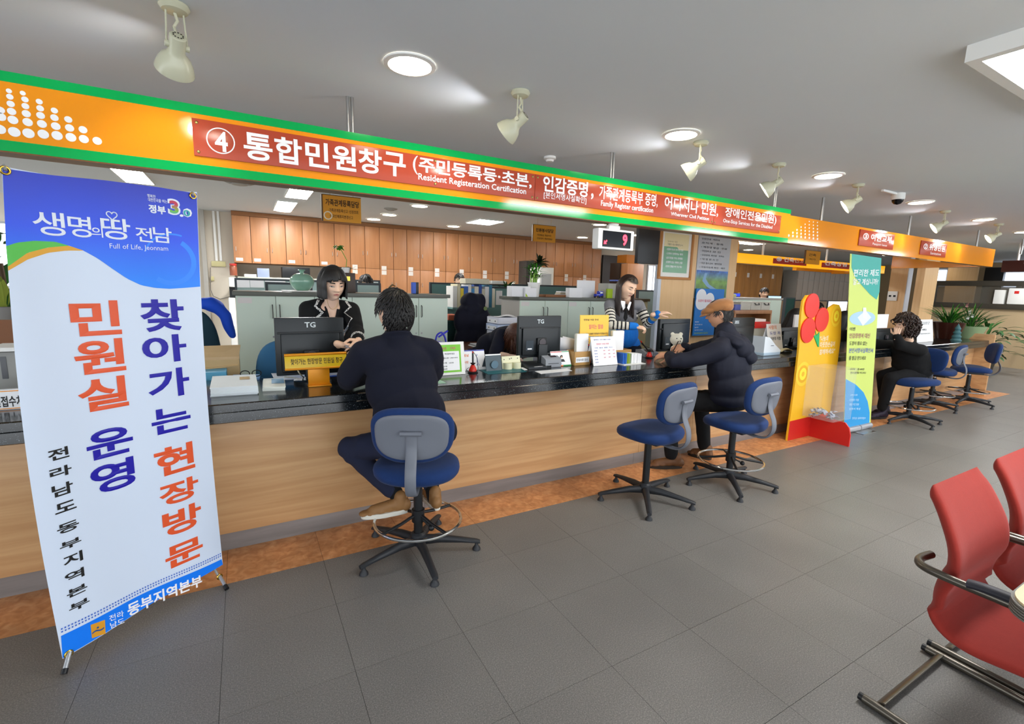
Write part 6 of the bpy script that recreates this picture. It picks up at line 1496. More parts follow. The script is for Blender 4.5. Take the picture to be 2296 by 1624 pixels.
# ------------------------------------------------------------------ middle: desk, coat, binders
m_desktop = mat('brown_desk', '#5f3120', .35); m_navyc = mat('navy_coat', '#0b0d20', .9, sheen=.1)
a = onY(1046, 720, 4.4); t = thing('office_desk', 'brown desk with dark blue edge behind the seated man', 'desk', (2.25, 4.3, 0))
dx0 = onY(1048, 730, 4.0).x; MB().box((dx0, 3.98, .90), (dx0+.55, 4.55, .925), bev=.003).build('desk_top', m_desktop, t, world=True); MB().box((dx0-.006, 3.972, .895), (dx0+.556, 3.98, .93)).build('edge_band', mat('desk_edge_blue', '#1c2450', .4), t, world=True)
MB().box((dx0, 3.99, 0), (dx0+.025, 4.53, .895)).build('side', m_cabw, t, world=True); MB().box((dx0+.52, 3.99, 0), (dx0+.545, 4.53, .895)).build('side', m_cabw, t, world=True); MB().box((dx0+.025, 3.99, .77), (dx0+.52, 4.4, .79)).build('shelf', m_cabw, t, world=True)
tag(MB().box((dx0+.16, 4.02, .791), (dx0+.42, 4.3, .82), bev=.003).build('folder', mat('olive_folder', '#7a7420', .6), None), 'olive green folder on the shelf under the brown desk', 'folder')
rnd = random.Random(8)
cx, cy = onY(1128, 715, 4.3).x, 4.28
for k in range(4):
    z = .9255+.07*k; o = thing('binder', ['bottom', 'second', 'third', 'topmost'][k]+' pale binder of the stack on the brown desk', 'binder', (cx+.01*(k % 2), cy, z)); w = .14
    MB().box((-w, -.13, .002), (w, .13, .066), bev=.004).build('cover', mat('binder_white', '#dadce6', .5) if k % 2 else mat('binder_blue', '#b8c8e4', .5), o)
    MB().box((-w-.002, -.10, .008), (-w, .10, .046)).build('spine_label', m_paper, o); 
    for y in (-.06, .06): MB().cyl((-w-.004, y, .027), (-w-.001, y, .027), .008, seg=10).build('ring_hole', m_black, o)
tag(MB().grid(lambda i, j: V3((cx-.12+.25*i, cy-.13+.26*j, .9255+.282+.012*math.sin(i*5)*math.cos(j*3))), 8, 8).build('paper_sheet', m_paper, None, solid=.001), 'curled white sheet on top of the binder stack', 'paper')
for k in range(3): tag(MB().box((dx0+.12+.02*k, 4.05+.02*k, .9255+.006*k), (dx0+.27+.02*k, 4.25+.02*k, .931+.006*k)).build('document', m_paper if k != 1 else mat('grey_doc', '#8a8c90', .6), None), ['lowest', 'middle', 'top'][k]+' document of the loose pile left of the binders', 'document')
# coat on a chair
c = onY(1062, 700, 4.75); t = thing('hanging_coat', 'dark navy hooded coat draped over a chair back', 'coat', (c.x, 4.75, .5)); b = MB(); q = onY(1062, 672, 4.75)
torso_prims(b, [((q.x, 4.75, q.z-.02), (.15, .09, .10)), ((q.x, 4.75, q.z-.22), (.235, .10, .2)), ((q.x-.03, 4.74, q.z-.48), (.20, .10, .22)), ((q.x-.10, 4.74, q.z-.70), (.12, .08, .18)), ((q.x, 4.70, q.z-.1), (.12, .07, .07))])
cloth('coat_shell', b, m_navyc, t, voxel=.01, smooth=4, amp=.016, freq=6, seed=61)
bl = onY(1088, 692, 4.64); tag(MB().cyl((bl.x, 4.635, bl.z), (bl.x, 4.64, bl.z), .022, seg=14).build('round_badge', mat('badge_olive', '#5a6a38', .6), None), 'small olive patch on the draped navy coat', 'patch')
def office_chair(label, x, y, rz, h, m, frame_m=m_black, w=.24, hh=.32, sh=.47):
    """back faces local +Y (seen from -Y when rz = pi)"""
    t = thing('office_chair', label, 'chair', (x, y, 0), rz)
    for k in range(5):
        an = k*1.2566; l = MB().tube([(.03*math.cos(an), .03*math.sin(an), .1), (.28*math.cos(an), .28*math.sin(an), .06)], [(.02, .02), (.015, .012)], seg=8).build('leg', frame_m, t); MB().ell((.28*math.cos(an), .28*math.sin(an), .027), .026, seg=10, rings=8).build('caster', m_black, l)
    MB().cyl((0, 0, .1), (0, 0, sh-.06), .025, seg=12).build('column', m_steel, t)
    so = MB(); cushion(so, sup(.25, .24, 3), sh, sh-.07); so.build('seat', m, t, sharp=80)
    T_ = Matrix.Translation((0, .24, h-hh)) @ Matrix.Rotation(math.radians(-8), 4, 'X'); bk = MB(); cushion(bk, sup(w, hh, 3.2, .05), .03, -.03, M=lambda v: T_ @ V3((v.x, -v.z-.6*v.x*v.x, v.y))); bk.build('backrest', m, t, sharp=80)
    MB().tube([(0, .0, sh-.07), (0, .25, sh-.05), (0, .31, sh+.15)], [(.035, .01)]*3, seg=10, flat=(1, 0, 0)).build('back_support', frame_m, t)
    for s_ in (-1, 1): MB().tube(smooth_path([(s_*.26, .12, sh-.04), (s_*.29, .12, sh+.1), (s_*.29, .1, sh+.2), (s_*.29, -.12, sh+.2)], 4), .014, seg=8).build('armrest', frame_m, t)
    return t
c = onY(485, 740, 5.0); office_chair('dark teal office chair with blue jacket at the left behind the counter', c.x-.08, 5.15, math.pi-.5, 1.26, mat('dark_teal_fabric', '#123848', .8), hh=.38)
t = thing('hanging_jacket', 'bright blue jacket draped over the dark teal chair', 'jacket', tuple(onY(480, 690, 4.9))); b = MB()
P_ = [onY(*p, 4.9) for p in ((456, 680), (472, 682), (490, 690), (503, 708), (512, 732), (520, 752))]
caps(b, [(P_[0], .05), (P_[1], .06), (P_[2], .055), (P_[3], .05), (P_[4], .04), (P_[5], .03)]); cloth('jacket_shell', b, mat('bright_blue_cloth', '#0f4fd8', .7), t, voxel=.009, smooth=4, amp=.01, freq=10, seed=71)
c = onY(610, 800, 3.95); office_chair('blue office chair behind the first monitor', c.x+.12, 3.95, math.pi, 1.10, mat('mid_blue_fabric', '#2e6286', .8), hh=.3)
c = onY(1085, 780, 4.05); office_chair('olive office chair with dark frame under the bent clerk', c.x+.03, 4.18, math.pi+.35, 1.07, mat('olive_fabric', '#8c8c58', .8), w=.23, hh=.25)
c = onY(1062, 740, 4.9); office_chair('dark green office chair under the draped coat', c.x, 5.1, math.pi, 1.2, mat('dark_green_fabric', '#183c3a', .8))
# bookcase with files
lo, hi = bp(1015, 690, 1092, 695, 5.6, .3); t = thing('file_shelf', 'teal file shelf behind the draped coat', 'shelf', (lo[0], 5.6, 0)); MB().box((lo[0], 5.6, hi[2]-.02), (hi[0], 5.9, hi[2])).build('board', m_dteal, t, world=True); MB().box((lo[0], 5.88, 0), (hi[0], 5.9, hi[2])).build('back', m_dteal, t, world=True)
zz = hi[2]; x = lo[0]+.01; cols = ['#e6e6e0', '#d8d2b0', '#e8d040', '#3868b8', '#e6e6e0', '#4a90c8', '#e6e2d0', '#2850a0', '#c8c4b0', '#e6e6e6', '#3a7a9a', '#e0dcc8']
for k, cc in enumerate(cols):
    w = .045 if k % 3 else .06; hgt = .27+.03*math.sin(k*2.1); tag(MB().box((x+.001, 5.62, zz+.001), (x+w-.002, 5.85, zz+hgt), bev=.002).build('file', mat('file'+cc, cc, .6), None), ORD[k]+' office file from the left in the row behind the draped coat', 'file', 'files on the teal shelf'); x += w
simple('tissue_box', 'cream box lying across the row of office files', 'box', (lo[0]+.18, 5.62, zz+.305), (lo[0]+.52, 5.8, zz+.37), mat('cream_box', '#ddd8c0', .6))
c = onY(1020, 712, 5.0); tag(MB().box((c.x-.08, 5.0, c.z-.035), (c.x+.06, 5.2, c.z+.03), bev=.02).build('cushion', mat('coral_cushion', '#e07a5c', .8), None), 'coral cushion on the chair behind the seated man', 'cushion')
tag(MB().box((c.x-.14, 4.98, 0), (c.x+.12, 5.25, c.z-.036), bev=.02).build('footstool', mat('dark_green_fabric', '#183c3a', .8), None), 'dark green seat block under the coral cushion', 'stool')

# ------------------------------------------------------------------ cardboard box, left
c0 = onY(462, 800, 3.75); c1 = onY(540, 800, 3.75); t = thing('cardboard_box', 'open cardboard box with torn flap behind the counter', 'box', ((c0.x+c1.x)/2, 3.9, .85)); mcb = mat('cardboard', '#c4a87a', .8, noise_s=8, noise_a=.08)
z1 = onY(500, 775, 3.95).z; zb = .72
MB().box((c0.x-.12, 3.65, zb), (c1.x-.01, 3.95, z1-.06)).build('carton', mcb, t, world=True)
MB().add([(c0.x-.12, 3.64, z1-.12), (c1.x-.02, 3.64, z1-.10), (c1.x-.0, 3.96, z1), (c0.x-.10, 3.96, z1), (c0.x-.12, 3.64, z1-.126), (c1.x-.02, 3.64, z1-.106), (c1.x-.0, 3.96, z1-.006), (c0.x-.10, 3.96, z1-.006)], [(0, 1, 2, 3), (7, 6, 5, 4), (0, 4, 5, 1), (1, 5, 6, 2), (2, 6, 7, 3), (3, 7, 4, 0)]).build('flap', mcb, t, world=True)
MB().prism([(0, 0), (.26, 0), (.27, .10), (.16, .085), (.14, .07), (.0, .075)], (c0.x-.0, 3.63, zb+.06), (1, 0, 0), (0, -.35, 1), .005).build('torn_flap', mcb, t, world=True)
MB().box((c0.x+.10, 3.72, z1-.081), (c0.x+.17, 3.735, z1-.074)).build('hand_hole', m_black, t, world=True)
lo, hi = bp(455, 835, 508, 858, 3.5, .02); tag(MB().box(lo, (hi[0], hi[1]+.15, hi[2]), bev=.003).build('blue_folder', mat('light_blue_folder', '#5aa8cc', .5), None), 'light blue folder behind the stack of white booklets', 'folder')
# left of the banner
a = onZ(20, 900, CT)
t = thing('desk_computer', 'grey office machine at the left picture edge beside the banner', 'machine', (onY(20, 860, 3.3).x, 3.3, CT)); lo, hi = bp(-40, 790, 42, 872, 3.25, .2); MB().box((lo[0], lo[1], CT+.001), hi, bev=.006).build('body', mat('machine_grey', '#8a8a86', .4), t, world=True); lo, hi = bp(2, 800, 16, 850, 3.247, .003); MB().box(lo, hi, bev=.001).build('front_panel', mat('machine_dark', '#55565a', .4), t, world=True); lo, hi = bp(-38, 780, 38, 790, 3.22, .22); MB().box((lo[0], lo[1], hi[2]-.02), (hi[0]-.01, hi[1], hi[2]-.001)).build('lid', m_white, t, world=True)
lo, hi = bp(-60, 876, 48, 897, 3.02, .03); t = thing('name_plate', 'white desk plate with orange and blue stripes at the left edge', 'sign', (lo[0]+.15, 3.03, CT)); MB().box((lo[0], lo[1], CT+.001), hi).build('plate', m_paper, t, world=True); b = MB(); b.box((lo[0], lo[1]-.001, CT+.004), (hi[0], lo[1], CT+.008)).box((lo[0], lo[1]-.001, hi[2]-.008), (hi[0], lo[1], hi[2]-.004)); b.build('stripe', m_orange, t, world=True)
b = MB(); text_rect(b, '민원접수처', (onY(-35, 886, 3.019).x, 3.0185, CT+.014), (1, 0, 0), (0, 0, 1), onY(50, 886, 3.019).x-onY(-35, 886, 3.019).x, (hi[2]-CT)*.55, .03); b.build('lettering', m_blk, t, world=True, smooth=False)
lo, hi = bp(-80, 718, 38, 785, 3.9, .03); tag(MB().box((lo[0], lo[1], 0), hi).build('wood_screen', mat('dark_orange_wood', '#7a4a24', .5), None), 'brown wooden desk screen at the left picture edge', 'partition')
c = onY(8, 690, 4.6); t = thing('potted_plant', 'snake plant in a grey pot at the left edge', 'plant', (c.x, 4.6, c.z-.14)); MB().lathe([(.001, 0), (.07, 0), (.09, .15), (.095, .15), (.08, .14), (.001, .13)], seg=20).build('pot', mat('grey_pot', '#8a8a88', .5), t)
for k in range(14): b = MB(); leaf(b, (.04*math.cos(k*2.4), .04*math.sin(k*2.4), .13), (.35*math.cos(k*2.4), .35*math.sin(k*2.4), 1), .26+.08*math.sin(k), .06, .1, 4); b.build('leaf', m_leafd if k % 2 else mat('leaf_yellowish', '#8a9a3a', .5), t)
tag(MB().box((c.x-.12, 4.5, 0), (c.x+.12, 4.75, c.z-.141)).build('plant_stand', m_cabw, None), 'wooden stand carrying the snake plant', 'stand')
c = onY(2, 600, 6.2); t = thing('potted_tree', 'dark leafy tree in front of the left window', 'plant', (c.x, 6.2, 0)); MB().lathe([(.001, 0), (.14, 0), (.18, .3), (.001, .3)], seg=16).build('pot', mat('grey_pot', '#8a8a88', .5), t); MB().tube([(0, 0, .3), (.02, 0, 1.0), (0, 0, 1.6)], .02, seg=8).build('trunk', mat('bark', '#4a3828', .8), t)
for k in range(60): b = MB(); p = V3((rnd.gauss(0, .16), rnd.gauss(0, .16), rnd.uniform(1.2, 1.95))); leaf(b, p, (p.x*5, p.y*5, .3), .2, .07, .9, 4); b.build('leaf', m_leafd, t)

# ------------------------------------------------------------------ hanging yellow signs
m_ysign = mat('yellow_sign', '#e09a22', .5)
def ysign(label, x0, x1, yt, yb, Y, lines, edge=True):
    a = onY(x0, yt, Y); c = onY(x1, yb, Y); t = thing('hanging_placard', label, 'sign', ((a.x+c.x)/2, Y, c.z))
    zc = onY((x0+x1)/2, (yt+yb)/2, Y).z; hh = (onY((x0+x1)/2, yt, Y).z-onY((x0+x1)/2, yb, Y).z)/2; z0, z1 = zc-hh, zc+hh
    MB().box((a.x, Y, z0), (c.x, Y+.02, z1)).build('board', m_ysign, t, world=True); MB().box((a.x-.012, Y-.004, z0), (a.x, Y+.024, z1+.004)).box((a.x, Y-.004, z1), (c.x, Y+.024, z1+.006)).build('frame', mat('sign_frame', '#5a3a1a', .5), t, world=True)
    for x in (.2, .8): MB().cyl((a.x+(c.x-a.x)*x, Y+.01, z1), (a.x+(c.x-a.x)*x, Y+.01, CEIL), .003, seg=6).build('string', mat('string', '#c8b890', .8), t, world=True)
    b = MB(); w = c.x-a.x
    for s_, fx, fw, fz, fh, bo in lines: text_rect(b, s_, (a.x+w*fx, Y-.002, z0+(z1-z0)*fz), (1, 0, 0), (0, 0, 1), w*fw, (z1-z0)*fh, bo)
    b.build('lettering', mat('sign_black', '#3a2408', .6), t, world=True, smooth=False); return t, a.x, z0
t_, ax_, z_ = ysign('yellow hanging sign nearer the camera, above the clerk', 723, 810, 441, 498, 5.0, [('가족관계등록담당', .07, .88, .60, .26, .03), ('·가족관계등록신고 ·신원조회', .14, .78, .36, .14, .01), ('·외국인체류지변경신고', .16, .62, .13, .14, .01)])
b = MB(); b.tube([(ax_+.045+.035*math.cos(t), 4.998, z_+.05+.035*math.sin(t)) for t in [i*math.pi/12 for i in range(24)]], .006, seg=6, closed=True); b.build('emblem_ring', mat('pale_emblem', '#f0e4c8', .5), t_, world=True)
ysign('small yellow hanging sign above the far cabinets', 1196, 1245, 506, 543, 6.6, [('민원봉사담당', .12, .78, .58, .24, .03), ('·여권발급, 민원처리', .16, .64, .34, .12, .01), ('·인감업무, 제증명발급', .16, .70, .14, .12, .01)])
ysign('yellow hanging sign right of the pillar sign', 1637, 1655, 541, 572, 6.0, [('담당', .1, .8, .5, .3, .03), ('·업무', .2, .6, .2, .15, .01)])

# number display
Yd = 3.12
c = onY(1376, 530, Yd); t = thing('number_display', 'white hanging number display showing a red 9 and arrow', 'display', (c.x, Yd, c.z)); lo, hi = bp(1336, 515, 1416, 559, Yd-.02, .07)
zc = onY(1376, 538, Yd).z; hw_ = .175; hh = .082; x0 = onY(1336, 537, Yd).x; x1 = onY(1416, 540, Yd).x
MB().box((x0, Yd-.03, zc-hh), (x1, Yd+.05, zc+hh), bev=.012).build('housing', m_white, t, world=True)
MB().box((x0+.045, Yd-.034, zc-hh+.018), (x1-.04, Yd-.029, zc+hh-.018)).build('screen', mat('display_black', '#0b0d14', .1), t, world=True)
b = MB(); text_rect(b, '9', (x0+.045+.19*(x1-x0)/.35, Yd-.036, zc-.045), (1, 0, 0), (0, 0, 1), .05, .092, .05); b.prism([(0, 0), (.03, .003), (.021, .012), (.036, .027), (.027, .036), (.012, .021), (.003, .03)], (x0+.055, Yd-.036, zc-.045), (1, 0, 0), (0, 0, 1), .001); b.build('digits', mat('led_red', '#ff2a3c', .4, emit=3), t, world=True, smooth=False)
MB().box((c.x-.06, Yd-.01, zc+hh), (c.x+.06, Yd+.03, zc+hh+.035), bev=.01).build('bracket', m_white, t, world=True); MB().cyl((c.x, Yd+.01, zc+hh+.03), (c.x, Yd+.01, FZ0), .016, seg=14).lathe([(.001, 0), (.045, 0), (.04, -.012), (.001, -.014)], (c.x, Yd+.01, FZ0-.006), seg=18).build('mount', m_white, t, world=True)
# wall screen
x0 = onY(1432, 545, 3.95).x; x1 = onY(1479, 550, 3.95).x; z0 = onY(1455, 592, 3.95).z; t = thing('hanging_screen', 'black flat screen hung beside the pillar', 'screen', ((x0+x1)/2, 3.95, z0)); MB().box((x0, 3.95, z0), (x1, 4.0, z0+.62), bev=.006).build('panel', m_black, t, world=True); MB().cyl(((x0+x1)/2, 3.98, z0+.5), ((x0+x1)/2, 3.98, CEIL), .018, seg=12).build('mount', m_black, t, world=True)

# ------------------------------------------------------------------ pillar with framed poster, sign and blue poster
YP = 4.15
m_pil = ramp_mat('pillar_veneer', [(0, '#d8ae78'), (.5, '#e4bd8a'), (1, '#ecc898')], scale=(8, 8, .4), nscale=3, detail=5, rough=.5)
x0 = onY(1476, 700, YP).x; x1 = onY(1552, 700, YP).x; x2 = onY(1641, 640, YP+.1).x
t = tag(MB().box((x0, YP, 0), (x1, YP+.07, CEIL)).build('pillar', m_pil, None), kind='structure', label='wood veneered pillar behind the third monitor')
MB().box((x0-.05, YP-.01, 0), (x0, YP+.05, CEIL)).build('corner_strip', mat('pale_strip', '#c8d0dc', .4), t)  # pale colour stands in for the pillar's window-lit side face
MB().box((x1, YP+.06, 0), (x2, YP+.13, CEIL)).build('pillar_return', m_pil, t)
lo, hi = bp(1482, 516, 1553, 628, YP-.03, .028); fz0 = onY(1515, 627, YP-.03).z; fz1 = fz0+.62
fx0, fx1 = onY(1478, 600, YP-.03).x, onY(1552, 600, YP-.03).x
t = thing('framed_notice', 'framed green and cream notice in light wood frame on the pillar', 'picture', ((fx0+fx1)/2, YP-.02, fz0)); fm = mat('frame_wood', '#b87a3c', .4)
fw = .03
for lo, hi in (((fx0, YP-.03, fz0), (fx1, YP-.001, fz0+fw)), ((fx0, YP-.03, fz1-fw), (fx1, YP-.001, fz1)), ((fx0, YP-.03, fz0+fw), (fx0+fw, YP-.001, fz1-fw)), ((fx1-fw, YP-.03, fz0+fw), (fx1, YP-.001, fz1-fw))): MB().box(lo, hi, bev=.003).build('frame', fm, t, world=True)
MB().box((fx0+fw, YP-.012, fz0+fw), (fx1-fw, YP-.002, fz1-fw)).build('mat_board', mat('mount_cream', '#e8e6dc', .6), t, world=True)
ix0, ix1, iz0, iz1 = fx0+.075, fx1-.075, fz0+.08, fz1-.08
MB().box((ix0, YP-.0135, iz0), (ix1, YP-.0125, iz1)).build('cream_print', mat('notice_cream', '#ecdc9a', .5), t, world=True)
gw = ix1-ix0; gz = iz0+(iz1-iz0)*.66
MB().prism([(0, 0), (gw, 0), (gw, gz-iz0-.03), (gw*.62, gz-iz0-.03), (gw*.52, gz-iz0), (0, gz-iz0)], (ix0, YP-.014, iz0), (1, 0, 0), (0, 0, 1), .001).build('green_print', mat('notice_green', '#0d9a58', .5), t, world=True)
b = MB()
for k, s_ in enumerate(('•친절과 미소로 맞이하는 민원', '•고객이 만족하는 복지', '•꿈과 희망을 가꾸는 문화행정', '•경쟁력 있는 미래의 산업', '•천년의 전통을 이어 가는 역사')): text_rect(b, s_, (ix0+.04, YP-.0165, iz0+.06+.05*(4-k)), (1, 0, 0), (0, 0, 1), gw*.68, .026, .02)
b.build('white_lettering', m_let, t, world=True, smooth=False); b = MB(); text_rect(b, '함께 여는 희찬', (ix0+.05, YP-.0165, iz1-.105), (1, 0, 0), (0, 0, 1), gw*.4, .018); text_rect(b, '더불어 사는 행복한 도시', (ix0+.05, YP-.0165, iz1-.14), (1, 0, 0), (0, 0, 1), gw*.62, .022, .02); b.build('dark_lettering', MATS['dark_print'], t, world=True, smooth=False)
MB().box((fx0+fw, YP-.0195, fz0+fw), (fx1-fw, YP-.0185, fz1-fw)).build('glass', mat('frame_glass', '#ffffff', .02, alpha=.12, spec=.8), t, world=True)
YS = YP+.02
sx0, sx1 = onY(1562, 600, YS).x, onY(1634, 600, YS).x; sz0, sz1 = onY(1595, 669, YS).z, onY(1600, 520, YS).z
t = thing('wall_sign', 'tall silver information sign with landscape photo on the pillar', 'sign', ((sx0+sx1)/2, YS, sz0)); MB().box((sx0, YS, sz0), (sx1, YS+.038, sz1), bev=.002).build('panel', mat('silver_panel', '#b8bcc2', .35), t, world=True)
lz = sz0+(sz1-sz0)*.42
m_land = grad_z('landscape_print', sz0, '#2e5a38', lz, '#2a62c0', (.62, '#6f9a3c')); 
def addnoise(m, sc):
    nt = m.node_tree; cr = [n for n in nt.nodes if n.type == 'VALTORGB'][0]; b_ = nt.nodes['Principled BSDF']; n = nt.nodes.new('ShaderNodeTexNoise'); n.inputs['Scale'].default_value = sc; g_ = nt.nodes.new('ShaderNodeNewGeometry'); nt.links.new(g_.outputs['Position'], n.inputs['Vector']); mx = nt.nodes.new('ShaderNodeMix'); mx.data_type = 'RGBA'; mx.blend_type = 'OVERLAY'; mx.inputs[0].default_value = .8; nt.links.new(cr.outputs[0], mx.inputs[6]); nt.links.new(n.outputs['Fac'], mx.inputs[7]); nt.links.new(mx.outputs[2], b_.inputs['Base Color'])
addnoise(m_land, 14)
MB().box((sx0+.008, YS-.002, sz0+.01), (sx1-.008, YS, lz)).build('landscape_photo', m_land, t, world=True)
b = MB(); w = sx1-sx0
b.add([(sx0+w*x, YS-.003, sz0+(lz-sz0)*z) for x, z in ((.25, .9), (.33, .9), (.30, .7), (.42, .5), (.62, .36), (.8, .3), (.55, .28), (.35, .42), (.2, .62))], [tuple(range(9))]); b.build('river', mat('river_blue', '#7fa8cc', .4), t, world=True)
b = MB()
for k, s_ in enumerate(('민원안내 · 처리과', '호적계 · 등록', '• 제증명 발급 · 민원', '• 주민등록 등 · 초본 · 인감', '• 인감증명, 확인원 · 지적도', '• 대 법 원 사 건', '• 여권 접수교부 · 병무민원', '• 자동차등록 확인 · 세무', '• 토지대장 발급 민원')): text_rect(b, s_, (sx0+w*.08, YS-.0025, sz1-.11-.05*k), (1, 0, 0), (0, 0, 1), w*(.55+.25*((k*37) % 5)/4), .024, .01)
b.build('lettering', mat('sign_grey_text', '#4a4c50', .5), t, world=True, smooth=False)
YQ = YP-.02; bx0, bx1 = onY(1556, 720, YQ).x, onY(1618, 720, YQ).x; bz0, bz1 = onY(1585, 752, YQ).z, onY(1590, 648, YQ).z
t = thing('poster', 'blue poster with white cloud shape below the silver sign', 'poster', ((bx0+bx1)/2, YQ, bz0)); MB().box((bx0, YQ, bz0), (bx1, YQ+.015, bz1)).build('sheet', mat('poster_blue', '#0f74c8', .5), t, world=True)
for dx, dz, r in ((.1, -.1, .095), (.1, -.17, .1), (.26, -.14, .09), (.22, -.2, .08)): c = V3((bx0+dx, YQ-.001-dx*.004+dz*.003, bz1+dz)); MB().cyl(c, c+V3((0, .001, 0)), r, seg=32).build('cloud', mat('cloud_white', '#e4e8ee', .5), t, world=True)
b = MB(); text_rect(b, '도장이 필요없는', (bx0+.04, YQ-.005, bz1-.17), (1, 0, 0), (0, 0, 1), .26, .035, .02); b.build('pink_lettering', mat('pink_text', '#d8607a', .5), t, world=True, smooth=False)
b = MB()
for k in range(4): text_rect(b, ('발급대상', '본인 직접 방문 신청', '발급기관', '시군구청 및 읍면동')[k], (bx0+.02, YQ-.003, bz0+.17-.035*k), (1, 0, 0), (0, 0, 1), (.07, .14, .07, .16)[k], .015, .01)
b.build('white_lettering', m_let, t, world=True, smooth=False); b = MB(); text_rect(b, '본인서명사실확인서 발급안내', (bx0+.02, YQ-.003, bz0+.02), (1, 0, 0), (0, 0, 1), .26, .022, .01); b.build('green_lettering', mat('lime', '#a8c828', .5), t, world=True, smooth=False)
# ------------------------------------------------------------------ things on the counter
m_mon = mat('monitor_black', '#0e1519', .35); m_mon2 = mat('monitor_dark', '#0a0d10', .45)
def bx_(t, name, lo, hi, m, bev=.002, **k): return MB().box(lo, hi, bev=bev).build(name, m, t, world=True, **k)
def tz(px, py): return onZ(px, py, CT)
def monitor(label, x0, x1, yt, Y, brand, zb=None, rz=0, m=m_mon, hgt=.335, style=0):
    a = onY(x0, yt, Y); c = onY(x1, yt, Y); w = c.x-a.x; z1 = a.z; z0 = z1-hgt
    t = thing('monitor', label, 'monitor', ((a.x+c.x)/2, Y+.08, CT), rz)
    L = lambda n, lo, hi, mm, bev=.002: MB().box(lo, hi, bev=bev).build(n, mm, t)
    zt = z1-CT; zb_ = z0-CT
    L('casing', (-w/2, -.08, zb_), (w/2, -.045, zt), m, .006)
    L('screen', (-w/2+.012, -.046, zb_+.012), (w/2-.012, -.0435, zt-.012), mat('screen_glow', '#7f9cc8', .3, emit=.5), 0)
    L('back_recess', (-w/2+.03, -.098, zb_+.02), (w/2-.03, -.08, zt-.095 if not style else zt-.04), m, .012)
    L('back_ledge', (-w/2+.012, -.092, zt-.10), (w/2-.012, -.08, zt-.088), m_black, .003)
    MB().box((-.045, -.115, zb_+.05), (.045, -.098, zb_+.16), bev=.006).build('mount_plate', m_mon2, t)
    MB().cyl((0, -.122, zb_+.125), (0, -.112, zb_+.125), .03, seg=20).build('hinge_cap', mat('hinge_grey', '#4a4448', .4), t)
    L('neck', (-.042, -.135, .02), (.042, -.112, zb_+.11), m, .006)
    MB().cyl((0, -.10, .0), (0, -.10, .018), .11, seg=32).build('foot', m, t)
    lb = L('rating_label', (-w/2+.06, -.0995, zb_+.06), (-w/2+.13, -.098, zb_+.14), mat('label_grey', '#26323c', .5), 0)
    L('sticker', (-w/2+.075, -.1005, zb_+.068), (-w/2+.115, -.0995, zb_+.078), m_paper, 0)
    if brand:
        b = MB(); text_rect(b, brand, (-.032, -.0815, zt-.062), (1, 0, 0), (0, 0, 1), .064, .034, .03); b.build('brand_lettering', mat('brand_white', '#cfd8dc', .4), t, smooth=False)
    return t
monitor('black monitor back with white letters in front of the standing clerk', 614, 770, 713, 3.2, 'TG', hgt=.36)
monitor('black monitor back with white letters in front of the bent clerk', 1164, 1259, 709, 3.22, 'TG', hgt=.335)
monitor('smaller black monitor behind the white teddy bear', 1481, 1549, 716, 3.2, None, style=1, hgt=.31)
monitor('black monitor right of the man in the tan cap', 1610, 1694, 713, 3.0, 'SAMSUNG', hgt=.3)
# yellow desk sign
Ys = 3.05; t = thing('desk_sign', 'yellow metal desk sign on a pedestal in front of the first monitor', 'sign', (tz(712, 862).x, Ys, CT))
m_gold = mat('yellow_anodised', '#d98c12', .3, metal=.25); m_ypl = mat('yellow_plate', '#d8b41c', .35)
a = tz(690, 864); c = tz(738, 861); bx_(t, 'base', (a.x-.004, Ys-.03, CT+.0005), (c.x+.006, Ys+.07, CT+.008), m_gold); bx_(t, 'post', (a.x, Ys, CT+.008), (c.x, Ys+.02, CT+.14), m_gold, .003)
p0 = onY(639, 822, Ys-.01); p1 = onY(778, 815, Ys-.01); q0 = onY(639, 790, Ys-.01); 
tilt = Matrix.Translation((0, Ys, CT+.11)) @ Matrix.Rotation(math.radians(-12), 4, 'X'); x0, x1 = p0.x, p1.x
MB().box((x0, -.012, 0), (x1, .0, .085), tilt, bev=.002).build('name_plate', m_ypl, t, world=True); MB().cyl(tilt @ V3((x0-.001, -.008, .085)), tilt @ V3((x1+.001, -.008, .085)), .009, seg=14).cyl(tilt @ V3((x0-.001, -.008, .0)), tilt @ V3((x1+.001, -.008, .0)), .007, seg=14).build('edge_roll', m_gold, t, world=True)
b = MB(); put_text(b, '찾아가는 현장방문 민원실 창구', lambda x, y: tilt @ V3((x0+(x1-x0)*(.09+.84*x), -.0135, .026+.036*y)), .012); b.build('lettering', m_blk, t, world=True, smooth=False)
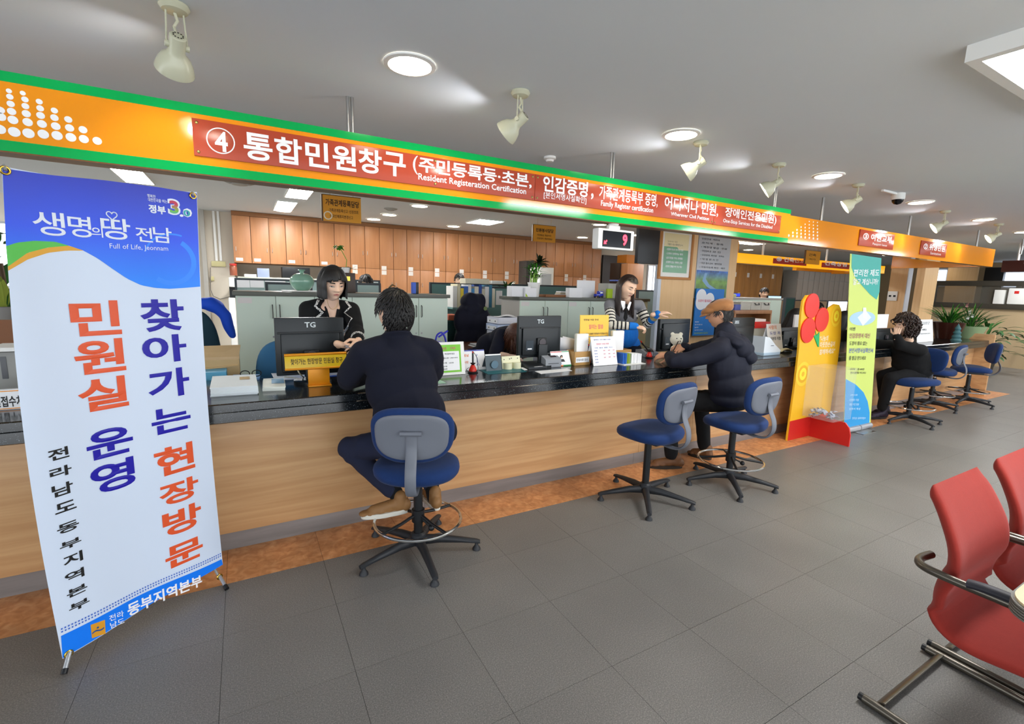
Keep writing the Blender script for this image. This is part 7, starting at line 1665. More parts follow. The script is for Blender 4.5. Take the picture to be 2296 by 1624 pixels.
# stacks of booklets
def stack(name, label, cat, q, n, th, m, cover=None, j=.003):
    """q: four pixel corners of the footprint on the worktop"""
    P_ = [tz(*p) for p in q]; c = sum(P_, V3())/4; rnd = random.Random(len(label)); o_ = []
    for k in range(n):
        d = V3((rnd.uniform(-j, j), rnd.uniform(-j, j), 0)); z = CT+.0005+k*th
        b = MB(); b.add([tuple(p+d+V3((0, 0, z-CT))) for p in P_]+[tuple(p+d+V3((0, 0, z-CT+th*.92))) for p in P_], [(3, 2, 1, 0), (4, 5, 6, 7), (0, 1, 5, 4), (1, 2, 6, 5), (2, 3, 7, 6), (3, 0, 4, 7)])
        o = b.build(name, m, None); tag(o, ('bottom' if k == 0 else 'topmost' if k == n-1 else ORD[k])+' '+label, cat, label+' (pile)'); o_.append(o)
    if cover:
        b = MB(); top = CT+.0015+n*th
        for (u0, v0, u1, v1) in cover[0]:
            def at(u, v): return (P_[0]*(1-u)+P_[1]*u)*(1-v)+(P_[3]*(1-u)+P_[2]*u)*v
            b.add([V3((p.x, p.y, top)) for p in (at(u0, v0), at(u1, v0), at(u1, v1), at(u0, v1))], [(0, 1, 2, 3)])
        b.build('cover_picture', cover[1], o_[-1], world=True)
m_cov = mat('cover_colours', '#b89858', .6, noise_s=60, noise_a=.6); m_covb = mat('cover_blue', '#86b4d8', .6, noise_s=30, noise_a=.4)
stack('booklet', 'white booklet of the thick stack beside the standing banner', 'booklet', [(472, 891), (579, 884), (574, 857), (478, 862)], 8, .0062, mat('booklet_white', '#e6edf0', .6), ([(.62, .55, .85, .8)], m_cov))
stack('leaflet', 'small white leaflet of the pile left of the yellow desk sign', 'leaflet', [(589, 878), (640, 876), (637, 855), (590, 858)], 4, .006, mat('leaflet_white', '#eef2ea', .6), ([(.4, .35, .98, .9)], m_covb))
def sheet(name, label, cat, q, m, z=.001, th=.0012, base=CT):
    P_ = [onZ(*p, base) for p in q]; n = len(P_)
    b = MB(); b.add([tuple(p+V3((0, 0, z))) for p in P_]+[tuple(p+V3((0, 0, z+th))) for p in P_], [tuple(range(n-1, -1, -1)), tuple(range(n, 2*n))]+[(i, (i+1) % n, n+(i+1) % n, n+i) for i in range(n)]); return tag(b.build(name, m, None, smooth=False), label, cat)
sheet('paper_sheet', 'white paper sheet lying under the first monitor', 'paper', [(616, 853), (684, 851), (682, 836), (608, 838)], m_paper)
sheet('clipboard', 'blue clipboard right of the yellow desk sign', 'clipboard', [(735, 846), (776, 842), (765, 829), (736, 831)], mat('clip_blue', '#2c58b0', .5)); sheet('paper_sheet', 'grey paper on the blue clipboard', 'paper', [(737, 844), (772, 840), (762, 830), (737, 832)], mat('grey_paper', '#b8bcc8', .6), z=.003)
sheet('tray', 'shallow blue tray behind the stack of white booklets', 'tray', [(520, 852), (582, 852), (584, 843), (523, 844)], mat('tray_blue', '#7aa6d4', .5), th=.01)
c = tz(563, 849); t = thing('eyeglasses', 'black-rimmed glasses lying in the tray behind the booklets', 'glasses', (c.x, c.y+.02, CT+.013))
for x in (-.033, .033): MB().tube([(x+.026*math.cos(a), -.02, .02+.02*math.sin(a)) for a in [i*math.pi/8 for i in range(16)]], .003, seg=6, closed=True).build('rim', m_black, t)
MB().tube([(-.06, -.02, .025), (-.062, .06, .01)], .0025, seg=6).tube([(.06, -.02, .025), (.062, .06, .01)], .0025, seg=6).build('temple', m_black, t)
t = thing('cable', 'cream cable looping down beside the desk sign post', 'cable', tuple(tz(685, 855))); MB().tube(smooth_path([onY(665, 826, 3.14), onY(672, 838, 3.12), tz(682, 850)+V3((0, 0, .005)), tz(668, 852)+V3((0, .03, .005)), tz(640, 850)+V3((0, .05, .005))], 5), .004, seg=6).build('cord', mat('cream_cable', '#b8b49c', .5), t, world=True)
# card in the clerk's hand, paper behind the man
cd = onY(790, 777, 3.1); Mc = Matrix.Translation(cd) @ Matrix.Rotation(.15, 4, 'Y') @ Matrix.Rotation(.25, 4, 'X'); tag(MB().box((-.045, -.03, -.002), (.055, .03, .002), Mc).build('card', mat('grey_card', '#8a8c94', .4), None), 'grey card held out by the standing clerk', 'card')
tag(MB().add([onY(823, 770, 3.22), onY(835, 757, 3.3), onY(875, 754, 3.3), onY(875, 772, 3.2)], [(0, 1, 2, 3)]).build('paper_sheet', m_paper, None, solid=.002), 'white paper held up behind the head of the man in the suit', 'paper')
# blue handbag, green notice, calendar, banknotes
t = thing('handbag', 'blue handbag with raised handles behind the man in the suit', 'bag', tuple(tz(985, 820)+V3((0, .05, 0)))); hb = mat('bag_blue', '#1c1c9a', .4); Yh = 3.3
lo, hi = bp(955, 768, 1000, 822, Yh, .12); bx_(t, 'bag_body', (lo[0], lo[1], CT+.001), hi, hb, .02); MB().tube(smooth_path([onY(976, 768, Yh), onY(980, 752, Yh), onY(990, 746, Yh), onY(997, 755, Yh), onY(1000, 768, Yh)], 4), .007, seg=8).tube(smooth_path([onY(983, 756, Yh), onY(995, 748, Yh), onY(1004, 742, Yh)], 4), .007, seg=8).build('handle', hb, t, world=True)
def stand_panel(name, label, cat, x0, x1, ytl, ytr, ybl, ybr, Y, m, lean=.03, th=.006, leg=True):
    a, b_, c, d = onY(x0, ybl, Y), onY(x1, ybr, Y), onY(x1, ytr, Y), onY(x0, ytl, Y)
    zb = CT+.002; zt = (c.z+d.z)/2; xa = (a.x+d.x)/2; xb = (b_.x+c.x)/2
    t = thing(name, label, cat, ((xa+xb)/2, Y, CT))
    F = lambda u, v, o=0: V3((xa+(xb-xa)*u, Y+lean*v-o, zb+(zt-zb)*v))
    MB().add([F(0, 0), F(1, 0), F(1, 1), F(0, 1), F(0, 0, -th), F(1, 0, -th), F(1, 1, -th), F(0, 1, -th)], [(0, 1, 2, 3), (7, 6, 5, 4), (0, 4, 5, 1), (1, 5, 6, 2), (2, 6, 7, 3), (3, 7, 4, 0)]).build('panel', m, t, world=True)
    if leg: MB().add([F(.05, .97, -th), F(.95, .97, -th), V3((xa+(xb-xa)*.95, Y+lean+.07, zb)), V3((xa+(xb-xa)*.05, Y+lean+.07, zb))], [(0, 1, 2, 3)]).build('back_leg', m, t, world=True, solid=.003)
    return t, F
def Q(t, F, name, m, u0, v0, u1, v1, o=.001): return MB().add([F(u0, v0, o), F(u1, v0, o), F(u1, v1, o), F(u0, v1, o)], [(0, 1, 2, 3)]).build(name, m, t, world=True)
def T(t, F, name, m, lines, o=.002):
    b = MB()
    for s_, u0, v0, u1, v1 in lines: put_text(b, s_, lambda x, y: F(u0+(u1-u0)*x, v0+(v1-v0)*y, o), .015)
    b.build(name, m, t, world=True, smooth=False)
m_lime2 = mat('notice_lime', '#7cc832', .5); m_pink = mat('pink_text', '#d8607a', .5); m_dk = mat('dark_text', '#3a4448', .6); m_or = mat('orange_text', '#e07a2c', .5)
t, F = stand_panel('notice_stand', 'white and lime green framed notice standing right of the man in the suit', 'notice', 962, 1044, 772, 766, 842, 831, 3.08, m_white, lean=.04)
Q(t, F, 'lime_border', m_lime2, .08, .08, .9, .92); Q(t, F, 'notice_sheet', m_paper, .12, .14, .85, .72, .002)
T(t, F, 'pink_lettering', m_pink, [('사랑의', .3, .77, .5, .85), ('기부', .6, .77, .76, .85)], .003)
T(t, F, 'dark_lettering', m_dk, [('주민등록 발급', .45, .62, .72, .67), ('1.민원신청  2.접수처리', .34, .5, .8, .54), ('행정정보 이용', .3, .35, .5, .4), ('수수료 안내', .55, .35, .68, .39), ('본인 신분증 지참', .28, .25, .5, .29), ('대리인 위임장', .28, .17, .5, .21)], .003)
for k in range(5): q = tz(981, 856-0*k); tag(MB().box((q.x-.05, 2.83+.022*k, CT+.0008+.0012*k), (q.x+.035-.004*k, 2.89+.022*k, CT+.0018+.0012*k)).build('ticket', mat('ticket_green', '#a8d0b8', .6), None), 'pale green ticket beside the elbow of the man in the suit', 'ticket', 'green tickets in a fanned pile')
t, F = stand_panel('desk_calendar', 'white desk calendar with blue top edge behind the red pen holder', 'calendar', 1040, 1091, 788, 786, 826, 823, 3.2, m_paper, lean=.05, th=.004)
Q(t, F, 'top_strip', mat('strip_blue', '#2838a8', .5), 0, .95, 1, 1.0); T(t, F, 'picture_print', m_or, [('봄날', .05, .68, .3, .82), ('사랑', .05, .35, .25, .48)]); T(t, F, 'small_lettering', mat('violet_print', '#5a6ab0', .5), [('♪', .6, .7, .68, .8), ('人', .58, .2, .72, .6)])
def pen_holder(label, px, py, ptx, pty, Y=None):
    c = tz(px, py); t = thing('pen_holder', label, 'pen holder', tuple(c)); r_ = mat('holder_red', '#c8281c', .25)
    MB().lathe([(.001, .0), (.038, .0), (.04, .006), (.03, .012), (.001, .012)], seg=24).build('base', m_black, t); MB().lathe([(.001, .01), (.028, .01), (.029, .022), (.021, .042), (.012, .058), (.001, .06)], seg=24).build('body', r_, t)
    MB().lathe([(.008, .058), (.022, .072), (.018, .07), (.006, .06)], seg=12).build('collar', m_black, t); tp = onY(ptx, pty, c.y)-c; k = min(1, .23/tp.length); tp = tp*k; MB().tube([(0, 0, .055), tuple(tp*.92)], [.006, .0065], seg=10).build('pen', m_black, t); MB().tube([tuple(tp*.92), tuple(tp)], .0055, seg=10).build('pen_cap', r_, t)
    MB().tube(smooth_path([tuple(tp), (tp.x+.03, 0, tp.z*.75), (.035, 0, .08), (.03, -.02, .02), (-.03, -.02, .01), (-.05, 0, .025), (-.03, 0, .04)], 5), .0022, seg=6).build('cord', m_black, t)
pen_holder('red pen holder with upright black pen in front of the desk calendar', 1060, 836, 1060, 788); pen_holder('red pen holder in front of the wooden card box', 1317, 816, 1320, 772); pen_holder('red pen holder by the hands of the man in the cap', 1455, 803, 1437, 765)
t, F = stand_panel('picture_stand', 'dark grey stand plate left of the cream card holder', 'stand', 1091, 1126, 796, 795, 826, 824, 3.12, mat('dark_slate', '#3f5058', .35), lean=.03); Q(t, F, 'top_lip', m_steel, 0, .93, 1, 1, .004)
c = V3((onY(1104, 820, 3.118).x, 3.116, CT+.05)); MB().cyl(c+V3((0.02, 0, 0)), c+V3((.02, .002, 0)), .03, seg=24).build('disc', mat('slate_blue', '#5c7888', .3), t, world=True)
m_crm = mat('cream_plastic', '#dcdab8', .4)
t, F = stand_panel('card_holder', 'cream double card holder with small dark buttons', 'holder', 1127, 1168, 800, 799, 822, 819, 3.16, m_crm, lean=.02); 
for u in (.27, .75): c = F(u, 0); MB().cyl((c.x, c.y-.005, CT+.002), (c.x, c.y-.005, CT+.05), .034, seg=20).build('cup', m_crm, t, world=True)
b = MB()
for u, v in ((.12, .75), (.42, .78), (.52, .82), (.86, .8)): c = F(u, v, .002); b.cyl(c, c+V3((0, .002, 0)), .004, seg=8)
b.build('button', m_black, t, world=True)
sheet('desk_mat', 'teal desk mat lying on the granite in front of the stands', 'mat', [(1094, 840), (1181, 834), (1158, 823), (1068, 827)], mat('teal_mat', '#1c6870', .4), th=.002)
sheet('paper_strip', 'long white paper strip lying near the counter edge', 'paper', [(1213, 839), (1283, 832), (1272, 827), (1199, 833)], m_paper); sheet('paper_tag', 'small white tag between the teal mat and the scanner pad', 'paper', [(1176, 832), (1183, 830.5), (1172, 825), (1165, 826)], m_paper, z=.004)
c = tz(1197, 825); t = thing('signature_pad', 'dark flat signature pad left of the grey scanner', 'device', tuple(c)); w = .085
MB().add([(-w, -.06, .002), (w, -.06, .002), (w, .09, .002), (-w, .09, .002), (-w, -.06, .016), (w, -.06, .016), (w*.95, .09, .04), (-w*.95, .09, .04)], [(3, 2, 1, 0), (4, 5, 6, 7), (0, 1, 5, 4), (1, 2, 6, 5), (2, 3, 7, 6), (3, 0, 4, 7)]).build('pad_body', mat('pad_dark', '#2e3136', .35), t); MB().add([(-w*.7, -.02, .0235), (w*.6, -.02, .0235), (w*.6, .07, .0378), (-w*.7, .07, .0378)], [(0, 1, 2, 3)]).build('pad_screen', m_black, t); MB().box((-.03, -.058, .017), (.05, -.045, .018)).build('label', m_paper, t)
c = tz(1233, 822); t = thing('scanner', 'grey office scanner with sloping lid beside the second monitor', 'scanner', tuple(c)); MB().prism([(-.05, .002), (.14, .002), (.14, .095), (.06, .105), (-.04, .07), (-.05, .06)], (.075, 0, 0), (0, 1, 0), (0, 0, 1), -.15).build('case', mat('scanner_grey', '#8e9298', .3), t)
MB().box((-.05, -.052, .03), (.05, -.05, .034)).build('slot', m_black, t); MB().add([(-.01, -.02, .079), (.05, -.02, .079), (.05, .04, .099), (-.01, .04, .099)], [(0, 1, 2, 3)]).build('window', mat('dark_glass', '#101014', .08), t)
t, F = stand_panel('name_stand', 'white name card with small portrait and orange and green edge', 'sign', 1241, 1282, 791, 788, 817, 815, 3.12, m_paper, lean=.05); Q(t, F, 'orange_edge', m_or, 0, 0, .55, .07); Q(t, F, 'green_edge', mat('edge_green', '#2e9a58', .5), .55, 0, 1, .07); Q(t, F, 'red_edge', m_bred, .0, .93, .6, .98); Q(t, F, 'green_top_edge', MATS['edge_green'], .6, .93, 1, .98)
b = MB(); c = F(.54, .6, .002); b.add([c+V3((.013*math.cos(a), 0, .017*math.sin(a))) for a in [i*math.pi/8 for i in range(16)]], [tuple(range(16))]); b.add([F(.40, .28, .002), F(.70, .28, .002), F(.64, .46, .002), F(.46, .46, .002)], [(0, 1, 2, 3)]); b.build('portrait_dark', m_blk, t, world=True); b = MB(); c = F(.54, .57, .003); b.add([c+V3((.007*math.cos(a), 0, .011*math.sin(a))) for a in [i*math.pi/8 for i in range(16)]], [tuple(range(16))]); b.build('portrait_face', m_skin, t, world=True)
T(t, F, 'lettering', MATS['violet_print'], [('민원봉사과', .12, .12, .5, .2), ('담당', .1, .5, .25, .62)])
m_mdf = mat('wooden_box_light', '#b58b50', .5, noise_s=10, noise_a=.1)
def card_box(label, x0, x1, ytop, ybot, Y, pages=True):
    a = onY(x0, ybot, Y); c = onY(x1, ybot, Y); zt = onY((x0+x1)/2, ytop, Y).z; t = thing('card_box', label, 'box', ((a.x+c.x)/2, Y, CT)); w = .008
    h = zt-CT
    for nm, lo, hi in (('front', (a.x, Y, CT+.001), (c.x, Y+w, zt)), ('back', (a.x, Y+.11, CT+.001), (c.x, Y+.11+w, zt+.005)), ('side', (a.x, Y+w, CT+.001), (a.x+w, Y+.11, zt)), ('side', (c.x-w, Y+w, CT+.001), (c.x, Y+.11, zt)), ('bottom', (a.x+w, Y+w, CT+.001), (c.x-w, Y+.11, CT+.01))): bx_(t, nm, lo, hi, m_mdf, .001)
    MB().box((a.x+.012, Y-.001, CT+h*.22), (c.x-.012, Y-.0002, CT+h*.6)).build('label', m_paper, t, world=True); b = MB(); text_rect(b, '민원서류 접수', (a.x+.02, Y-.002, CT+h*.32), (1, 0, 0), (0, 0, 1), (c.x-a.x)*.7, h*.18, .01); b.build('lettering', m_dk, t, world=True, smooth=False); return a.x, c.x
xa, xc = card_box('light wooden box holding blank booklets behind the red pen holder', 1288, 1323, 789, 817, 3.1)
def booklet(label, xl, xr, yt, Y, k):
    a = onY(xl, yt, Y); c = onY(xr, yt, Y); o = thing('ring_booklet', label, 'booklet', ((a.x+c.x)/2, Y, CT+.012)); MB().box((a.x, Y, CT+.012), (c.x, Y+.03, a.z), bev=.008).build('pages', mat('cream_pages', '#e4e2d2', .6), o, world=True); MB().box((a.x+.006, Y-.002, CT+.02), (c.x-.002, Y-.0005, a.z-.004)).build('front_sheet', m_paper, o, world=True)
    b = MB()
    for i in range(9): z = CT+.07+i*(a.z-CT-.08)/9; b.tube([(c.x-.004, Y-.004, z), (c.x+.004, Y-.004, z+.004)], .0018, seg=5)
    b.build('binding', mat('binding_blue', '#3a56b0', .4), o, world=True); b = MB(); text_rect(b, 'ノート', (a.x+(c.x-a.x)*.55, Y-.003, a.z-.03), (1, 0, 0), (0, 0, 1), (c.x-a.x)*.35, .014); 
booklet('spiral booklet standing in the light wooden box', 1293, 1320, 749, 3.14, 0); booklet('spiral booklet standing behind the white table notice', 1374, 1400, 742, 3.18, 1)
xa, xc = card_box('second light wooden box behind the blue brochures', 1380, 1415, 785, 802, 3.14)
t, F = stand_panel('notice_stand', 'yellow notice board with red Korean heading behind the wooden box', 'notice', 1302, 1366, 708, 706, 800, 797, 3.24, mat('notice_yellow', '#f4c450', .5), lean=.02)
T(t, F, 'red_lettering', MATS['pink_text'], [('알리는 말씀', .3, .70, .80, .80)]); T(t, F, 'dark_lettering', m_dk, [('민원실 이용 안내', .12, .88, .62, .92), ('항상 친절한 민원실이 되겠습니다', .2, .58, .95, .62), ('신분증을 반드시 지참', .45, .45, .95, .49), ('대리 신청시 위임장이 필요합니다', .2, .38, .95, .42), ('시 장', .4, .26, .75, .30)]); T(t, F, 'blue_lettering', MATS['sky_print'], [('본인 확인을 위하여 주민등록증', .2, .51, .95, .55)])
t, F = stand_panel('notice_stand', 'white tent notice with printed table right of the wooden box', 'notice', 1333, 1387, 759, 755, 817, 809, 3.02, m_paper, lean=.06); T(t, F, 'pink_lettering', MATS['pink_text'], [('민원업무 수수료 안내표', .2, .72, .72, .78)]+[('%d00원' % (k+1), .45+.2*(k % 3), .5-.12*(k//3), .53+.2*(k % 3), .54-.12*(k//3)) for k in range(9)]); T(t, F, 'blue_lettering', MATS['violet_print'], [('행복한 시민 열린 민원', .1, .88, .8, .92), ('구분  발급  열람  비고', .1, .60, .85, .64)]+[('증명', .08, .5-.1*k, .2, .54-.1*k) for k in range(5)])
# brochures
x = onY(1393, 805, 3.02).x; x1 = onY(1434, 800, 3.02).x; m3 = [mat('brochure_blue', '#2a62b8', .5, noise_s=60, noise_a=.3), mat('brochure_lime', '#90a838', .5), mat('brochure_sage', '#8a9a78', .5), m_paper]
for k in range(22):
    w = (x1-x)/22; mm = m3[0] if k < 5 else m3[1] if k < 8 else m3[2] if k < 10 else m3[3]; xx = x+k*w; tag(MB().box((xx+.0006, 3.0+.004*math.sin(k*1.7), CT+.006), (xx+w-.0004, 3.08, CT+.098-.0006*k)).build('brochure', mm, None), ['blue', 'lime', 'sage', 'white'][m3.index(mm)]+' brochure of the upright row beside the tent notice', 'brochure', 'upright brochures, '+['blue', 'lime', 'sage', 'white'][m3.index(mm)])
tag(MB().box((x-.02, 2.96, CT+.0005), (x1+.02, 3.12, CT+.0055)).build('brochure_tray', m_white, None), 'white tray under the upright brochures', 'tray')
# papers behind monitor 2
for k, q in enumerate(([(1254, 756), (1289, 764), (1290, 800), (1252, 790)], [(1262, 754), (1296, 762), (1294, 795), (1256, 786)])): tag(MB().add([onY(*p, 3.36+.03*k) for p in q], [(0, 1, 2, 3)]).build('paper_sheet', m_paper, None, solid=.003), ['front', 'rear'][k]+' white sheet fanned out right of the second monitor', 'paper')
c = onY(1265, 788, 3.25); tag(MB().ell((c.x, 3.25, CT+.03), (.035, .03, .028), seg=14, rings=10).ell((c.x+.04, 3.26, CT+.025), (.025, .025, .02), seg=12, rings=8).build('stapler_cover', m_black, None), 'black rounded desk tool behind the name card', 'tool')
c = onY(1246, 790, 3.2); tag(MB().cyl((c.x, 3.2, CT+.001), (c.x, 3.2, CT+.07), .014, seg=14).build('glue_stick', mat('glue_blue', '#1a34a0', .4), None), 'dark blue glue stick right of the monitor neck', 'glue')
c = onY(1236, 795, 3.17); tag(MB().box((c.x-.014, 3.17, CT+.001), (c.x+.014, 3.19, CT+.075), bev=.003).build('correction_box', m_white, None), 'small white box beside the glue stick', 'box')
c = tz(1188, 808)+V3((0, .12, 0)); t = thing('memo_clip', 'pink and white paper clips holder left of the monitor neck', 'holder', tuple(c)); MB().box((-.03, -.01, .001), (-.01, .01, .05)).build('clip', mat('dusty_pink', '#a87a78', .5), t); MB().box((.0, -.01, .001), (.03, .01, .058)).build('clip', mat('dusty_pink', '#a87a78', .5), t); MB().prism([(0, 0), (.012, .02), (.024, .008), (.02, -.01)], (-.005, -.012, .05), (1, 0, 0), (0, 0, 1), .002).build('note', m_paper, t)
# card terminal
c = tz(1458, 800)+V3((0, .03, 0)); t = thing('card_terminal', 'grey card terminal in front of the hands of the man in the cap', 'device', tuple(c)); MB().prism([(-.05, .002), (.09, .002), (.09, .06), (.03, .07), (-.05, .035)], (.09, 0, 0), (0, 1, 0), (0, 0, 1), -.17).build('case', mat('scanner_grey', '#8e9298', .3), t); MB().add([(-.05, -.03, .0445), (.05, -.03, .0445), (.05, .02, .0665), (-.05, .02, .0665)], [(0, 1, 2, 3)]).build('keypad', m_black, t)
# teddy bear
c = onY(1517, 765, 3.06); t = thing('teddy_bear', 'cream teddy bear sitting in front of the smaller monitor', 'toy', (c.x, 3.06, CT)); mbr = mat('cream_plush', '#f2eedc', .95, bump=.5, bump_s=260, sheen=.5); b = MB()
fd = V3((-.5, -.86, 0)); pd = V3((.86, -.5, 0)); bc = V3((c.x, 3.06, CT)); U_ = lambda p_, f_, z_: bc+pd*p_+fd*f_+V3((0, 0, z_)); FD = (fd.x, fd.y, 0)
torso_prims(b, [(U_(0, 0, .075), (.05, .045, .07), FD), (U_(-.005, .008, .19), (.058, .052, .055), FD), (U_(.008, .055, .175), (.026, .022, .021), FD), (U_(-.042, 0, .236), (.02, .012, .02), FD), (U_(.034, 0, .238), (.02, .012, .02), FD)])
caps(b, [(U_(.03, .01, .12), .021), (U_(.085, .03, .135), .021)]); caps(b, [(U_(-.035, .02, .11), .021), (U_(-.05, .05, .06), .02)])
for s_ in (-1, 1): caps(b, [(U_(.025*s_, .03, .03), .026), (U_(.04*s_, .09, .024), .022)])
cloth('plush_body', b, mbr, t, voxel=.005, smooth=3, amp=.001, freq=60)
for s_ in (-1, 1): MB().ell(U_(.002+.02*s_, .054, .202), .0058, seg=10, rings=8).build('eye', m_black, t, world=True)
MB().ell(U_(.008, .077, .181), (.007, .006, .005), seg=10, rings=6).build('nose', mat('nose_brown', '#4a2e20', .4), t, world=True)
# right of the man in the cap
Yr = 3.3; lo, hi = bp(1692, 722, 1727, 736, Yr, .25); t = thing('red_box', 'flat red box with papers on it right of the dark monitor', 'box', ((lo[0]+hi[0])/2, Yr+.1, lo[2])); bx_(t, 'carton', lo, hi, m_bred)
tag(MB().box((lo[0]-.1, Yr+.02, hi[2]+.001), (hi[0]-.06, Yr+.24, hi[2]+.03), bev=.002).build('paper_pile', m_paper, None), 'pile of white papers on the flat red box', 'papers'); tag(MB().box((lo[0]-.1, Yr+.01, CT+.0), (hi[0]+.02, Yr+.26, lo[2]-.001), bev=.003).build('file_cabinet', mat('beige_metal', '#a8a698', .5), None), 'beige file box carrying the flat red box', 'cabinet')
t, F = stand_panel('notice_stand', 'white card with red and blue handwriting leaning right of the red box', 'notice', 1728, 1760, 728, 727, 775, 770, 3.12, m_paper, lean=.06); T(t, F, 'red_lettering', m_or, [('사랑의', .1, .8, .65, .95)]); T(t, F, 'blue_lettering', MATS['violet_print'], [('도장 꼭', .15, .6, .9, .72)]); T(t, F, 'dark_lettering', m_dk, [('신분증 지참', .15, .4, .9, .52)])
c = tz(1712, 795); t = thing('fax_machine', 'white rounded office machine right of the man in the cap', 'machine', (c.x, 3.02, CT)); MB().prism([(-.14, .002), (.14, .002), (.15, .05), (.06, .10), (-.06, .19), (-.14, .20)], (0, -.12, 0), (1, 0, 0), (0, 0, 1), -.26).build('case', mat('pale_blue_white', '#dde4ea', .25), t); MB().box((-.03, -.121, .10), (.02, -.119, .105)).build('vent', m_dk, t); MB().box((-.142, -.125, .002), (.142, .145, .035), bev=.008).build('base', mat('pale_blue', '#a8bccc', .3), t)
c = tz(1734, 786)+V3((0, .08, 0)); t = thing('candy_box', 'clear plastic box with yellow heart sticker beside the white machine', 'box', tuple(c)); MB().box((-.06, -.05, .001), (.06, .05, .13), bev=.006).build('container', mat('frosted_plastic', '#dcdcd8', .3, alpha=.75), t); MB().box((-.065, -.055, .13), (.065, .055, .145), bev=.003).build('lid', m_white, t)
def heart(s_): return [(s_*16*math.sin(a)**3/16, s_*(13*math.cos(a)-5*math.cos(2*a)-2*math.cos(3*a)-math.cos(4*a))/16) for a in [i*math.pi/14 for i in range(28)]]
MB().prism(heart(.042), (.0, -.051, .065), (1, 0, 0), (0, 0, 1), .001).build('heart_edge', mat('heart_red', '#e06a50', .5), t); MB().prism(heart(.036), (.0, -.0525, .065), (1, 0, 0), (0, 0, 1), .001).build('heart_sticker', mat('heart_yellow', '#e8d020', .5), t)
tag(MB().grid(lambda i, j: tz(1752, 792)+V3((.22*i, .16*j, .012+.035*math.sin(i*3+j)*math.sin(j*4+1)**2)), 12, 8).build('folded_cloth', mat('cream_cloth', '#d8cfa8', .9), None, solid=.006), 'cream folded cloth on the counter left of the donation board', 'cloth')
lo, hi = bp(1782, 706, 1806, 737, 3.3, .02); tag(MB().box((lo[0], lo[1], lo[2]), hi).build('name_board', m_paper, None), 'white portrait board on the monitor of the long haired clerk', 'sign'); monitor('black monitor in front of the long haired clerk', 1752, 1800, 735, 3.28, None, style=1, hgt=.28); lo, hi = bp(1962, 705, 1991, 736, 3.2, .02); tag(MB().box((lo[0], lo[1], lo[2]), hi).build('notice_sheet', m_paper, None), 'white notice sheet between roll-up banner and the woman in black', 'notice'); monitor('black monitor right of the roll-up banner', 1960, 2010, 738, 3.3, None, style=1, hgt=.25)
# wooden shelf with tubs, mint cabinet, far clerk's desk
YW = 4.4; lo, hi = bp(1648, 696, 1731, 704, YW, .3); t = thing('wooden_shelf', 'light wooden shelf with plastic tubs behind the man in the cap', 'shelf', ((lo[0]+hi[0])/2, YW, 0)); bx_(t, 'shelf_board', lo, hi, m_cabw); bx_(t, 'side_panel', (hi[0]-.03, YW, 0), (hi[0], YW+.3, lo[2]), m_cabw); bx_(t, 'side_panel', (lo[0], YW, 0), (lo[0]+.03, YW+.3, lo[2]), m_cabw); bx_(t, 'back_panel', (lo[0]+.03, YW+.28, 0), (hi[0]-.03, YW+.3, lo[2]), m_cabd); zz = hi[2]
for k, (p0, p1, l) in enumerate(((1660, 1684, 'left grey plastic tub on the wooden shelf'), (1684, 1707, 'middle grey plastic tub with handle on the wooden shelf'), (1707, 1727, 'right grey plastic tub with handle on the wooden shelf'))):
    a = onY(p0, 685, YW+.04); c = onY(p1, 685, YW+.04); t = thing('storage_tub', l, 'tub', ((a.x+c.x)/2, YW+.15, zz)); bx_(t, 'tub', (a.x+.003, YW+.04, zz+.001), (c.x-.003, YW+.26, zz+.11), mat('tub_grey', '#c4c0b4', .45), .006); bx_(t, 'rim', (a.x, YW+.035, zz+.11), (c.x, YW+.265, zz+.122), MATS['tub_grey'])
    if k: x = (a.x+c.x)/2; MB().tube([(x-.05, YW+.035, zz+.105), (x-.04, YW+.015, zz+.08), (x+.04, YW+.015, zz+.08), (x+.05, YW+.035, zz+.105)], .006, seg=6).build('handle', m_dpl, t, world=True)
lo, hi = bp(1648, 683, 1661, 693, YW+.02, .05); tag(MB().box((lo[0], lo[1], zz+.001), hi, bev=.003).build('small_box', mat('box_violet', '#5a64b0', .5), None), 'small violet-blue box on the wooden shelf', 'box')
YX = 5.0; x0, x1, x2 = [onY(p, 690, YX).x for p in (1640, 1727, 1751)]; zt = onY(1700, 668, YX).z
t = thing('storage_cabinet', 'mint cabinet with grey top behind the wooden shelf', 'cabinet', ((x0+x2)/2, YX, 0)); bx_(t, 'carcass', (x0, YX+.02, 0), (x2, YX+.45, zt-.03), m_gside); bx_(t, 'door', (x0+.003, YX, .05), ((x0+x1)/2, YX+.019, zt-.035), m_gcab); bx_(t, 'door', ((x0+x1)/2+.003, YX, .05), (x1, YX+.019, zt-.035), m_gcab); bx_(t, 'door', (x1+.003, YX, .05), (x2-.003, YX+.019, zt-.035), m_gcab); bx_(t, 'top', (x0-.01, YX-.02, zt-.03), (x2+.01, YX+.47, zt), m_gside, .004)
def far_screen(label, x0, x1, y0, y1, Y, m):
    lo, hi = bp(x0, y0, x1, y1, Y, .03); t = thing('monitor', label, 'monitor', ((lo[0]+hi[0])/2, Y, lo[2]-.15)); bx_(t, 'casing', lo, hi, m_black, .004); MB().box((lo[0]+.012, lo[1]-.002, lo[2]+.012), (hi[0]-.012, lo[1], hi[2]-.012)).build('screen', m, t, world=True); bx_(t, 'stand', ((lo[0]+hi[0])/2-.03, Y, 0 if Y == 5.4 else lo[2]-.15), ((lo[0]+hi[0])/2+.03, Y+.03, lo[2]), m_black); return t
